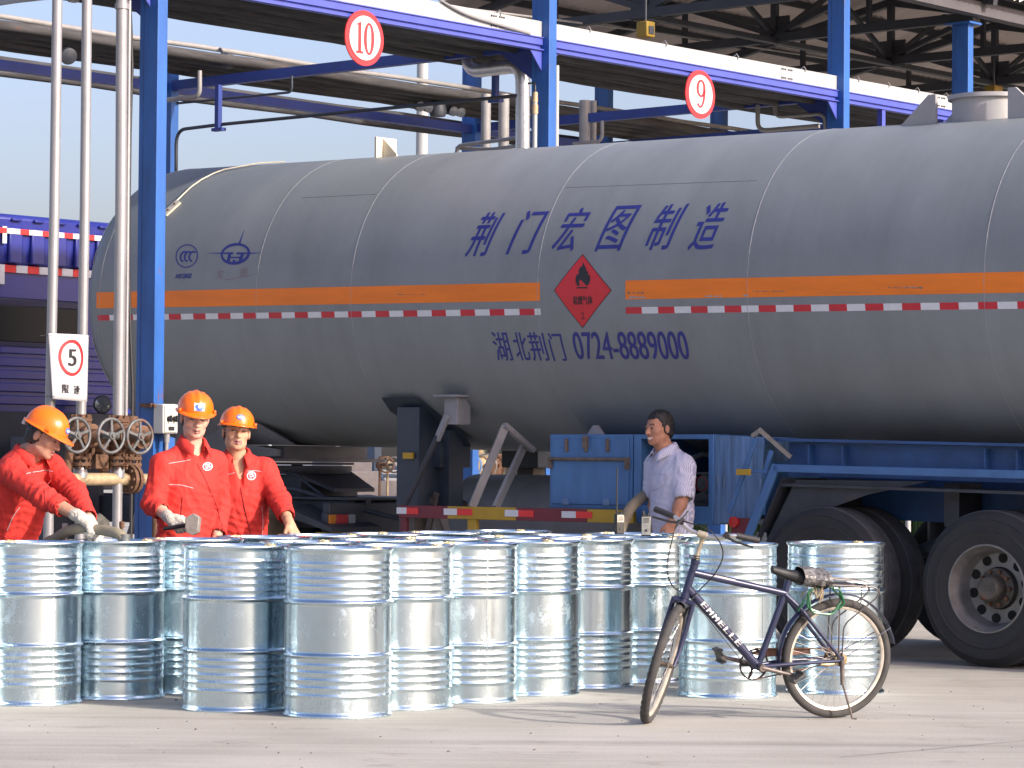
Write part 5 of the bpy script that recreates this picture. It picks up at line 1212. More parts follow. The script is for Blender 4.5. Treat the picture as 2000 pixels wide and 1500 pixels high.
build(mb, 'worn_decal', M('worn_pale_decal', (.45, .36, .3), .6, var=.5, vs=60), FRM, recalc=False)
# steered front end
k_ = (HT - HB).normalized(); fperp = Vector((0, 1, 0)).cross(k_).normalized(); fperp = fperp if fperp.x > 0 else -fperp
DELTA = math.radians(57); RS = Matrix.Rotation(DELTA, 4, k_)
Lm = Matrix(((bf.x, bll.x, bw.x), (bf.y, bll.y, bw.y), (bf.z, bll.z, bw.z)))
def hub_at(s): return HB - k_ * s + fperp * .042
def low(s):
    best = 9
    for i in range(180):
        a = 2 * math.pi * i / 180; p = hub_at(s) - HB + Vector((WR * math.cos(a), 0, WR * math.sin(a)))
        best = min(best, (Lm @ (HB + (RS.to_3x3() @ p))).z)
    return best
lo, hi = .2, .6
for _ in range(40):
    m_ = (lo + hi) / 2
    if low(m_) > 0: lo = m_
    else: hi = m_
HS = lo; HUBF = hub_at(HS)
FT = Matrix.Translation(HB) @ RS @ Matrix.Translation(-HB)
put_wheel('wheel', FT @ Matrix.Translation(HUBF), True)
def front(name, mb, mat, parent=BIKE, **kw):
    mb.v = [tuple(FT @ Vector(p)) for p in mb.v]; return build(mb, name, mat, parent, **kw)
crown = HB - k_ * .028; mb = MB()
mb.cyl(HB - k_ * .01, HB - k_ * .04, .02, .024, 14); mb.tube([crown + Vector((0, -.055, 0)), crown + Vector((0, .055, 0))], .019, 10)
for s in (-1, 1): mb.tube([crown + Vector((0, s * .052, .01)), crown + Vector((0, s * .056, 0)) - k_ * .16, crown + Vector((0, s * .056, 0)) - k_ * .27 + fperp * .01, HUBF + Vector((0, s * .055, 0))], [.0145, .0145, .012, .009], 10)
FK = front('fork', mb, BFR, ang=50)
mb = MB()
for s in (-1, 1): mb.bar(crown + Vector((0, s * .03, -.02)) - fperp * .02, crown + Vector((0, s * .024, -.085)) - fperp * .02, .02, .012)
mb.grid([[crown + Vector((0, y, 0)) - k_ * .01 + fperp * x + k_ * (.015 - abs(y) * .4 + .006 * math.sin(9 * x * 20)) for y in (-.04, -.02, 0, .02, .04)] for x in (-.06, -.02, .02, .06, .10)])
o = front('brake', mb, M('black_crumpled_guard', (.03, .03, .04), .5, var=.3), FK); sm = o.modifiers.new('thickness', 'SOLIDIFY'); sm.thickness = .004
# stem and bars
stp = HT + k_ * .135; mb = MB()
mb.tube([HT, stp], .0125, 12); mb.tube([stp - k_ * .005, stp + fperp * .035 + k_ * .01], .014, 12); cl = stp + fperp * .035 + k_ * .01
mb.cyl(cl + Vector((0, -.025, 0)), cl + Vector((0, .025, 0)), .019, .019, 14)
SMm = front('stem', mb, M('aged_stem', (.5, .44, .32), .4, metal=.6, var=.3, vs=15, rust=.12), ang=50)
mb = MB(); bar = []
for s in (-1, 1):
    pts = [cl, cl + Vector((0, s * .07, 0)), cl + Vector((0, s * .15, 0)) + k_ * .045 - fperp * .005, cl + Vector((0, s * .26, 0)) + k_ * .055 - fperp * .045]
    mb.tube(bend(pts, .04), .0115, 12)
HBR = front('handlebar', mb, CHROME, ang=60)
for s in (-1, 1):
    a = cl + Vector((0, s * .17, 0)) + k_ * .047 - fperp * .012; b = cl + Vector((0, s * .285, 0)) + k_ * .056 - fperp * .055
    mb = MB(); mb.tube([a, b], [.0165, .0175], 14); front('grip', mb, GRIP, HBR)
    mb = MB(); a2 = cl + Vector((0, s * .125, 0)) + k_ * .035; mb.lathe([(.012, -.013), (.019, -.011), (.019, .011), (.012, .013)], a2, Vector((0, s, .3)), 14); mb.obox(a2 + fperp * .025 - k_ * .006, .03, .035, .02, fperp, Vector((0, 1, 0)), k_)
    mb.tube([a2 + fperp * .035 - k_ * .008, a2 + fperp * .05 + Vector((0, s * .05, -.02)), a2 + fperp * .035 + Vector((0, s * .15, -.022))], [.008, .007, .006], 8); front('brake_lever', mb, M('lever_black', (.035, .035, .035), .45, metal=.4), HBR)
def cable(name, pts, r=.0034):
    o_ = []
    P_ = [pts[0]] + pts + [pts[-1]]
    for i in range(1, len(P_) - 2):
        for k in range(10):
            t = k / 10; p0, p1, p2, p3 = P_[i-1], P_[i], P_[i+1], P_[i+2]
            o_.append(.5 * ((2*p1) + (p2-p0)*t + (2*p0-5*p1+4*p2-p3)*t*t + (3*p1-p0-3*p2+p3)*t*t*t))
    o_.append(P_[-1]); mb = MB(); mb.tube(o_, r, 6); return build(mb, name, BLACK, BIKE)
def bikept(px, py, dy=0.0):                            # photo point -> bike frame, in the bike's plane shifted sideways by dy
    nrm = bll; d = ray(px, py); base = BK_O + bll * dy; t = (base - CAM).dot(nrm) / d.dot(nrm); p = CAM + d * t - BK_O
    return Vector((p.dot(bf), p.dot(bll), p.dot(bw)))
lev = [FT @ (cl + Vector((0, s * .13, 0)) + k_ * .03 + fperp * .05) for s in (-1, 1)]
cable('brake_cable', [lev[0], bikept(1318, 1035, .16), bikept(1303, 1105, .15), bikept(1312, 1142, .1), bikept(1330, 1156, .03)])
cable('brake_cable', [lev[0] + Vector((.0, .02, .01)), bikept(1388, 1038, .15), bikept(1412, 1078, .16), bikept(1398, 1118, .1), bikept(1366, 1153, .035), bikept(1350, 1172, .03)])
cable('brake_cable', [bikept(1344, 998, .12), bikept(1326, 1022, .14), bikept(1318, 1034, .15)])
cable('brake_cable', [bikept(1347, 1172, .03), bikept(1375, 1200, .03), bikept(1430, 1268, .028), bikept(1455, 1296, .028)], .0022)
mb = MB(); c = FT @ (HT + k_ * .025 + fperp * .03)
p, q = bikept(1347, 1086, .05), bikept(1366, 1089, .05); mb.tube([p + Vector((0, 0, .006)), q + Vector((0, 0, .006)), q - Vector((0, 0, .006)), p - Vector((0, 0, .006))], .004, 6, closed=True); mb.tube([(p + q) / 2, HT + k_ * .01], .006, 6); build(mb, 'reflector_clip', GRIP, BIKE)
# saddle
mb = MB(); rows = []
for i in range(13):
    t = i / 12; x = .405 - .285 * t; wv = .022 + .085 * max(0, (t - .25) / .75) ** 1.4; zt = .822 - .030 * t + .012 * math.sin(t * 3.1) * -1; th = .026 + .036 * t
    rows.append([(x, wv * math.cos(a), zt - th + (th if math.sin(a) > 0 else th * .55) * math.sin(a)) for a in [2 * math.pi * k / 16 for k in range(16)]])
mb.grid(rows, wrap=True); mb.add(rows[0], [tuple(range(16))]); mb.add(rows[-1], [tuple(range(15, -1, -1))])
SDL = build(mb, 'saddle', M('black_saddle_vinyl', (.012, .013, .014), .5, spec=.3, var=.2), BIKE, ang=60)
mb = MB(); rows = []
for i in range(11):
    t = i / 10; x = .245 - .14 * t; row = []
    for k in range(20):
        a = 2 * math.pi * k / 20; wv = .072 + .045 * t; r_ = 1.06 + .16 * noise.noise(Vector((x * 30, math.cos(a) * 2.5, math.sin(a) * 2.5)))
        row.append((x, wv * math.cos(a) * r_, .765 - .012 * t + .048 * math.sin(a) * r_))
    rows.append(row)
mb.grid(rows, wrap=True); mb.add(rows[-1], [tuple(range(19, -1, -1))]); build(mb, 'plastic_wrap', M('crumpled_clear_plastic', (.15, .145, .14), .15, var=.7, vs=45, bump=.8, bs=60), SDL, ang=25)
mb = MB()
for i in range(26):
    a = .11 + random.random() * .07; p = Vector((a, random.uniform(-.05, .08), .73)); mb.tube([p, p + Vector((random.uniform(-.02, .03), random.uniform(0, .02), -.025)), p + Vector((random.uniform(-.02, .05), random.uniform(-.01, .03), -.06 - random.random() * .05))], .0022, 5)
build(mb, 'straw_string', M('straw_string', (.38, .29, .17), .9, var=.3), SDL)
mb = MB(); mb.tube([A_(.300, .72), A_(.292, .79)], .013, 12); mb.box(.24, .36, -.02, .02, .775, .785); build(mb, 'seat_post', M('lever_black', (.035, .035, .035)), BIKE)
# rear mudguard
mb = MB(); rows = []
for i in range(41):
    a = math.radians(-14 + 182 * i / 40); rows.append([((WR + .028 - .006 * (abs(j) / 2) ** 2) * math.cos(a), j * .0135, WR + (WR + .028 - .006 * (abs(j) / 2) ** 2) * math.sin(a)) for j in (-2, -1, 0, 1, 2)])
mb.grid(rows); o = build(mb, 'mudguard', BFR, BIKE, ang=80); sm = o.modifiers.new('thickness', 'SOLIDIFY'); sm.thickness = .0025
mb = MB()
for s in (-1, 1): mb.tube([A_(0, WR, s * .06), A_(-.30, WR + .165, s * .03)], .0025, 6)
build(mb, 'stay', BFR, o)
# luggage rack
WIRE = M('rack_wire', (.10, .095, .095), .45, metal=.6, var=.3, vs=20, rust=.08)
mb = MB(); zr = .728
mb.tube(bend([A_(.20, zr, -.05), A_(-.13, zr - .015, -.055), A_(-.13, zr - .015, .055), A_(.20, zr, .05), A_(.20, zr, -.05)], .03), .0065, 8)
mb.tube([A_(.02, zr - .008, -.055), A_(.02, zr - .008, .055)], .004, 6); mb.box(-.06, .21, -.052, .052, zr - .008, zr - .001)
mb.box(.06, .19, -.03, .045, zr + .004, zr + .007)
RK = build(mb, 'luggage_rack', WIRE, BIKE, ang=50)
for s in (-1, 1):
    mb = MB(); mb.tube(bend([A_(.03, zr - .008, s * .055), A_(.02, WR + .005, s * .066)], .02), .0042, 8)
    mb.tube(bend([A_(-.12, zr - .012, s * .055), A_(-.20, zr - .02, s * .058), A_(-.21, zr - .06, s * .058), A_(.0, WR + .19, s * .066), A_(.0, WR + .02, s * .066)], .04), .0042, 8); build(mb, 'rack_leg', WIRE, RK)
mb = MB(); mb.tube(bend([A_(.14, zr + .012, .045), A_(.10, zr + .03, .045), A_(-.10, zr + .012, .03), A_(-.16, zr + .002, .02)], .03), .004, 6); mb.tube(bend([A_(.14, zr + .012, -.045), A_(.10, zr + .03, -.045), A_(-.10, zr + .012, -.03), A_(-.16, zr + .002, .02)], .03), .004, 6)
mb.tube(bend([A_(-.10, zr - .02, .056), A_(-.10, zr - .10, .058), A_(-.085, zr - .13, .058)], .02), .003, 6); build(mb, 'spring_clip', WIRE, RK)
# cranks, chainwheel, chain guard, pedals
mb = MB(); c = A_(.46, .287, -.048); mb.lathe([(.075, -.0025), (.084, -.0025), (.084, .0025), (.075, .0025)], c, (0, 1, 0), 44, closed=True)
for k in range(5): a = 2 * math.pi * k / 5; mb.bar(c, c + Vector((.078 * math.cos(a), 0, .078 * math.sin(a))), .016, .004, up=(0, 1, 0))
mb.lathe([(.001, -.006), (.025, -.006), (.025, .006), (.001, .006)], c, (0, 1, 0), 20); CW = build(mb, 'chainwheel', M('black_chainwheel', (.022, .02, .02), .5, metal=.4), BIKE)
ca = math.radians(193); cv = Vector((math.cos(ca), 0, math.sin(ca)))
for s in (1, -1):
    mb = MB(); a = A_(.46, .287, s * .055); b = a + cv * .172 * s + Vector((0, s * .012, 0)); mb.tube([a, b], [.014, .009], 10); mb.lathe([(.001, -.012), (.019, -.012), (.019, .012), (.001, .012)], a, (0, 1, 0), 16); mb.lathe([(.001, -.01), (.013, -.01), (.013, .01), (.001, .01)], b, (0, 1, 0), 14)
    CK = build(mb, 'crank', M('worn_crank', (.13, .11, .10), .5, metal=.5, var=.4, vs=20, rust=.15), BIKE)
    mb = MB(); tl = Vector((math.cos(.6), 0, -math.sin(.6))) if s > 0 else Vector((.35, 0, .94)); nn_ = Vector((0, 1, 0)).cross(tl)
    pc = b + Vector((0, s * .058, 0)); mb.obox(pc, .075, .09, .012, tl, Vector((0, 1, 0)), nn_)
    for e in (-1, 1): mb.obox(pc + tl * e * .033, .012, .088, .028, tl, Vector((0, 1, 0)), nn_)
    mb.cyl(b, pc, .007, .007, 8); build(mb, 'pedal', M('dusty_black_pedal', (.06, .058, .052), .6, var=.4, vs=30), CK, bevel=.003)
mb = MB()
mb.tube(bend([A_(.46, .372, -.047), A_(.01, WR + .045, -.047)], .05), .004, 6); mb.tube(bend([A_(.46, .205, -.047), A_(.01, WR - .035, -.047)], .05), .004, 6); mb.lathe([(.03, -.012), (.045, -.01), (.045, .0), (.035, .012)], A_(0, WR, -.045), (0, 1, 0), 24); build(mb, 'chain', RUSTCH, BIKE)
mb = MB(); mb.prism([A_(.48, .345, -.056), A_(.40, .372, -.056), A_(.13, .365, -.056), A_(.12, .338, -.056), A_(.40, .325, -.056)], (0, -.006, 0)); build(mb, 'chain_guard', M('rusty_chain_guard', (.12, .06, .04), .7, var=.5, vs=16), BIKE)
mb = MB(); mb.lathe([(.001, -.02), (.03, -.02), (.036, -.01), (.036, .01), (.001, .014)], A_(0, WR, .05), (0, 1, 0), 20); mb.tube([A_(.04, WR - .02, .05), A_(.08, WR - .025, .055), A_(.12, WR - .02, .05)], .012, 8); build(mb, 'hub_brake', M('greasy_brass', (.26, .21, .12), .5, metal=.5, var=.4, vs=25), BIKE)
yk = .115; mb = MB(); mb.tube([A_(.0, WR, .068), A_(-.004, WR - .13, .08)], [.013, .011], 10); mb.tube([A_(-.004, WR - .12, .08), A_(-.055, yk * math.tan(LEAN) + .006, yk), A_(-.075, yk * math.tan(LEAN) + .005, yk + .012)], [.0062, .006, .006], 8); build(mb, 'kickstand', M('worn_crank', (.13, .11, .1)), BIKE)
# green spiral lock hung on the rack, a thing of its own
pts = []
for i in range(60):
    a = 2 * math.pi * i / 59 * 1.6 + 1.9; r_ = 1 + .06 * math.sin(i * .9)
    pts.append(A_(.115 + .095 * math.cos(a) * r_ + .02 * i / 59, .645 + .072 * math.sin(a) * r_, .074 + .02 * math.sin(a * .7)))
pts += [A_(.22, .69, .07), A_(.25, .62, .06), A_(.262, .585, .04)]
mb = MB(); mb.tube(pts, .0062, 8); mb.v = [tuple(BK_O + bf * p[0] + bll * p[1] + bw * p[2]) for p in mb.v]
base = BK_O + bf * .11 + bll * .07 + bw * .58
o = build(mb, 'cable_lock', M('green_lock_sleeve', (.012, .11, .045), .25, var=.2), None, loc=base, rotz=0.0); tag(o, 'green coiled cable lock hanging from the luggage rack of the bicycle', 'cable lock')
# ------------------------------------------------------------------ people: distance fields turned into skin and cloth
def surfnet(F, lo, h):
    F = F.astype(np.float32); nx, ny, nz = F.shape
    acc = np.zeros((nx-1, ny-1, nz-1, 3), np.float32); cnt = np.zeros((nx-1, ny-1, nz-1), np.float32)
    def sl(a, o): return slice(o, o + (F.shape[a] - 1))
    for ax in range(3):
        o1, o2 = [k for k in range(3) if k != ax]
        for i in (0, 1):
            for j in (0, 1):
                s0 = [None]*3; s1 = [None]*3
                s0[ax] = sl(ax, 0); s1[ax] = sl(ax, 1); s0[o1] = s1[o1] = sl(o1, i); s0[o2] = s1[o2] = sl(o2, j)
                a, b = F[tuple(s0)], F[tuple(s1)]; cr = (a < 0) != (b < 0)
                t = np.where(cr, a / np.where(cr, a - b, 1), 0); p = np.zeros(a.shape + (3,), np.float32)
                p[..., ax] = t; p[..., o1] = i; p[..., o2] = j
                acc += np.where(cr[..., None], p, 0); cnt += cr
    m = cnt > 0; idx = -np.ones(m.shape, np.int64); idx[m] = np.arange(m.sum())
    ii = np.argwhere(m); V = np.array(lo) + h * (ii + acc[m] / cnt[m][:, None])
    faces = []
    S = F < 0
    for ax in range(3):
        o1, o2 = [(1, 2), (2, 0), (0, 1)][ax]
        a = [slice(None)]*3; b = [slice(None)]*3; a[ax] = slice(0, -1); b[ax] = slice(1, None)
        for s in (a, b): s[o1] = slice(1, -1); s[o2] = slice(1, -1)
        A, B = S[tuple(a)], S[tuple(b)]
        q = np.argwhere(A != B)
        if not len(q): continue
        sgn = A[tuple(q.T)]
        c = q.copy(); c[:, o1] += 1; c[:, o2] += 1
        def cell(d1, d2): e = c.copy(); e[:, o1] -= d1; e[:, o2] -= d2; return idx[tuple(e.T)]
        f = np.stack([cell(1, 1), cell(0, 1), cell(0, 0), cell(1, 0)], 1)
        f[~sgn] = f[~sgn][:, ::-1]; faces.append(f)
    Fc = np.concatenate(faces); Fc = Fc[(Fc >= 0).all(1)]
    return V, Fc
class SDF:
    """smooth union of tapered capsules and ellipsoids"""
    def __init__(s): s.p = []
    def cap(s, a, b, ra, rb=None, k=.02, op='u', sc=None): s.p.append(('c', np.array(a, float), np.array(b, float), ra, ra if rb is None else rb, k, op, sc)); return s
    def ell(s, c, r, R=None, k=.02, op='u'): s.p.append(('e', np.array(c, float), np.array(r, float), R, None, k, op, None)); return s
    def box(s):
        lo, hi = np.full(3, 9e9), np.full(3, -9e9)
        for q in s.p:
            if q[6] != 'u': continue
            if q[0] == 'c':
                r = max(q[3], q[4]) + .01
                for x in (q[1], q[2]): lo = np.minimum(lo, x - r); hi = np.maximum(hi, x + r)
            else: r = q[2].max() + .005; lo = np.minimum(lo, q[1] - r); hi = np.maximum(hi, q[1] + r)
        return lo - .012, hi + .012
    def eval(s, P):
        D = None
        for ty, a, b, ra, rb, k, op, sc in s.p:
            if ty == 'c':
                ab = b - a; pa = P - a; t = np.clip((pa @ ab) / max(1e-9, ab @ ab), 0, 1)
                d = np.linalg.norm(pa - t[..., None] * ab, axis=-1) - (ra + (rb - ra) * t)
            else:
                q = P - a
                if ra is not None: q = q @ ra          # columns of R: local axes
                k0 = np.linalg.norm(q / b, axis=-1); k1 = np.linalg.norm(q / b**2, axis=-1) + 1e-9; d = k0 * (k0 - 1) / k1
            if D is None: D = d; continue
            if op == 'u':
                hh = np.clip(.5 + .5 * (D - d) / k, 0, 1); D = D * (1 - hh) + d * hh - k * hh * (1 - hh)
            elif op == 's':
                hh = np.clip(.5 - .5 * (D + d) / k, 0, 1); D = D * (1 - hh) - d * hh + k * hh * (1 - hh)
        return D
    def mesh(s, h, cut=None):
        lo, hi = s.box(); n = np.ceil((hi - lo) / h).astype(int) + 1
        g = np.stack(np.meshgrid(*[lo[i] + h * np.arange(n[i]) for i in range(3)], indexing='ij'), -1)
        D = s.eval(g)
        if cut is not None: D = np.maximum(D, cut(g))
        D[0], D[-1] = 1, 1; D[:, 0] = 1; D[:, -1] = 1; D[:, :, 0] = 1; D[:, :, -1] = 1
        return surfnet(D, lo, h)
def nobj(name, parts, mats, parent, matfn=None, wrinkle=None, smooth=1):
    """parts: list of (V, F, material index); vertices are in the person's own frame"""
    V = np.concatenate([p[0] for p in parts]); o_ = 0; F = []; mi = []
    for v, f, m in parts: F.append(f + o_); mi += [m] * len(f); o_ += len(v)
    F = np.concatenate(F); me = bpy.data.meshes.new(name); me.from_pydata(V.tolist(), [], F.tolist())
    for m in mats: me.materials.append(m)
    mi = np.array(mi)
    if matfn is not None:
        cen = V[F].mean(1); r = matfn(cen); mi = np.where(r >= 0, r, mi)
    me.polygons.foreach_set('material_index', mi.astype(np.int32)); me.shade_smooth(); me.update()
    if smooth:
        bm = bmesh.new(); bm.from_mesh(me)
        for _ in range(smooth): bmesh.ops.smooth_vert(bm, verts=bm.verts, factor=.5, use_axis_x=True, use_axis_y=True, use_axis_z=True)
        bm.to_mesh(me); bm.free()
    if wrinkle is not None:
        nr = [v.normal.copy() for v in me.vertices]
        for v, n_ in zip(me.vertices, nr): v.co += n_ * wrinkle(v.co)
        me.update()
    o = bpy.data.objects.new(name, me); COL.objects.link(o)
    if parent is not None: o.parent = parent
    return o
def rot_head(yaw, pitch=0, roll=0):
    """columns: side (image right when facing us), forward, up; yaw 0 faces the camera, positive turns to image right; pitch > 0 looks down"""
    fwd = Vector((math.sin(yaw), -math.cos(yaw), 0)); side = Vector((math.cos(yaw), math.sin(yaw), 0)); up = Vector((0, 0, 1))
    q = Matrix.Rotation(pitch, 3, side); fwd, up = q @ fwd, q @ up
    q = Matrix.Rotation(roll, 3, fwd); side, up = q @ side, q @ up
    return np.array([[side[i], fwd[i], up[i]] for i in range(3)])
SKIN = {}
def skin_mat(n, c): return M(n, c, .55, var=.17, vs=26, spec=.3, bump=.25, bs=220)
HAIRM = M('black_hair', (.010, .009, .009), .55, var=.4, vs=40, bump=.5, bs=120, stretch=(1, 1, .3))
DARKEYE = M('dark_eye', (.012, .009, .008), .3); BROWM = M('eyebrow_hair', (.03, .022, .018), .8); TEETH = M('teeth', (.7, .66, .58), .35)
def head_parts(c, R, smile=0.0, sc=1.0):
    s = SDF(); c = np.array(c); L = lambda x, y, z: c + R @ np.array([x, y, z]) * sc
    s.ell(L(0, -.014, .030), np.array([.0745, .094, .088]) * sc, R); s.ell(L(0, .022, -.025), np.array([.064, .072, .088]) * sc, R, k=.03)
    s.ell(L(0, .036, -.075), np.array([.047, .046, .040]) * sc, R, k=.03); s.cap(L(-.008, .072, -.100), L(.008, .072, -.100), .0145 * sc, k=.022)
    for q in (-1, 1):
        s.ell(L(q * .044, .060, -.026), np.array([.022, .020, .020]) * sc, R, k=.025)
        s.cap(L(q * .048, .008, -.068), L(q * .03, .05, -.088), .016 * sc, k=.025)
        s.cap(L(q * .014, .087, .0185), L(q * .042, .074, .019), .0085 * sc, k=.012)
        s.ell(L(q * .079, -.010, -.012), np.array([.009, .019, .031]) * sc, R, k=.006)
        s.ell(L(q * .0315, .098, -.001), np.array([.020, .017, .0125]) * sc, R, k=.010, op='s')
    s.cap(L(0, .087, .006), L(0, .108, -.034), .0075 * sc, .0125 * sc, k=.010)
    for q in (-1, 1): s.ell(L(q * .012, .097, -.037), np.array([.0085, .009, .007]) * sc, R, k=.008); s.ell(L(q * .0315, .0795, -.001), np.array([.015, .0125, .0095]) * sc, R, k=.004)
    w = .020 + .008 * smile
    s.cap(L(-w, .080 - .006 * smile, -.064 + .008 * smile), L(0, .094, -.0635), .0055 * sc, .0062 * sc, k=.006); s.cap(L(w, .080 - .006 * smile, -.064 + .008 * smile), L(0, .094, -.0635), .0055 * sc, .0062 * sc, k=.006)
    s.cap(L(-w * .8, .080, -.076), L(0, .092, -.0775 - .003 * smile), .0055 * sc, .007 * sc, k=.006); s.cap(L(w * .8, .080, -.076), L(0, .092, -.0775 - .003 * smile), .0055 * sc, .007 * sc, k=.006)
    s.cap(L(-w, .090, -.0700 + .006 * smile), L(w, .090, -.0700 + .006 * smile), .0028 * sc, k=.004, op='s'); s.cap(L(0, .101, -.0705 + .0), L(0, .101, -.0705), .0032 * sc, k=.004, op='s')
    return s, L
def head_matfn(c, R, smile, sc=1.0):
    c = np.array(c)
    def fn(P):
        q = (P - c) @ R / sc; x, y, z = np.abs(q[:, 0]), q[:, 1], q[:, 2]; out = np.full(len(P), -1)
        lipu = (y > .074) & (x < .024 + .006 * smile) & (z < -.058 + .008 * smile * (x / .025)) & (z > -.0845 - .003 * smile); out[lipu] = 1
        slit = (y > .074) & (x < .021 + .006 * smile) & (np.abs(z + .0702 - .006 * smile * (x / .025) ** 2) < .0016 + .0032 * smile); out[slit] = 4 if smile > .5 else 2
        eye = (y > .066) & (np.abs(x - .0315) < .0135) & (np.abs(z + .001) < (.0036 if smile < .5 else .0026)); out[eye] = 2
        brow = (y > .055) & (x > .013) & (x < .048) & (np.abs(z - .0225 - .004 * np.sin((x - .013) * 80)) < .0042); out[brow] = 3
        return out
    return fn
def hand_sdf(wr, fdir, palm, grow=0.0, curl=.5, right=False, spread=0.0):
    """a hand from the wrist along fdir; palm = direction the palm faces; fingers bend towards the palm"""
    f = Vector(fdir).normalized(); p = Vector(palm); p = (p - f * p.dot(f)).normalized(); sd = f.cross(p) * (1 if right else -1)   # sd: towards the thumb
    w = Vector(wr); s = SDF(); g = grow
    s.cap(w - f * .03, w + f * .01, .027 + g, .027 + g)
    for q in (-.027, -.009, .009, .027): s.cap(w + f * .015 + sd * q * .7, w + f * .082 + sd * q, .0155 + g, .0125 + g, k=.012)
    for i, q in enumerate((.029, .010, -.010, -.028)):
        Ls = ((.043, .026, .02), (.047, .03, .022), (.043, .028, .021), (.034, .021, .018))[i]; base = w + f * (.088 - .004 * abs(i - 1)) + sd * q; ang = 0.0; pt = base; d = f + sd * q * spread * 8
        for j in range(3):
            ang += curl * (.75, 1.15, .8)[j] * (1 + .1 * i); dn = (f * math.cos(ang) + p * math.sin(ang) + sd * q * spread * 6).normalized(); nx = pt + dn * Ls[j]
            s.cap(pt, nx, (.0095, .0085, .0078)[j] + g, (.0085, .0078, .0068)[j] + g, k=.004); pt = nx
    b = w + f * .025 + sd * .028; m1 = b + f * .028 + sd * .022 + p * .012; m2 = m1 + f * .03 + sd * .004 + p * (.014 + .012 * curl); m3 = m2 + f * .022 - sd * .006 * curl + p * .010
    s.cap(b, m1, .016 + g, .0125 + g, k=.012); s.cap(m1, m2, .0115 + g, .0098 + g, k=.005); s.cap(m2, m3, .0098 + g, .008 + g, k=.005)
    return s
def cloth_wrinkle(amp, seed, joints=(), vert=1.0):
    sv = Vector((seed * 3.1, seed * 7.7, seed * 1.3))
    def fn(p):
        q = Vector((p.x * 9, p.y * 9, p.z * 5 * vert)) + sv; wq = q + Vector((noise.noise(q * .6), noise.noise(q * .6 + Vector((5, 0, 0))), noise.noise(q * .6 + Vector((0, 9, 0))))) * 1.3
        r = 1 - abs(noise.noise(wq)) * 2.2; r2 = 1 - abs(noise.noise(wq * 2.3 + sv)) * 2.2
        r3 = 1 - abs(noise.noise(Vector((p.x * 30, p.y * 30, p.z * 12)) + sv)) * 2.2
        a = amp * (.55 * r + .38 * r2 + .14 * r3 - .38)
        for (j, rad, ax, am) in joints:
            d = (p - j); al = d.dot(ax); e = math.exp(-(d.length / rad) ** 2)
            if e > .02: a += am * e * (1 - abs(math.sin(al * 62 + 2.0 * noise.noise(p * 11 + sv) + seed)) * 1.4)
        return a
    return fn
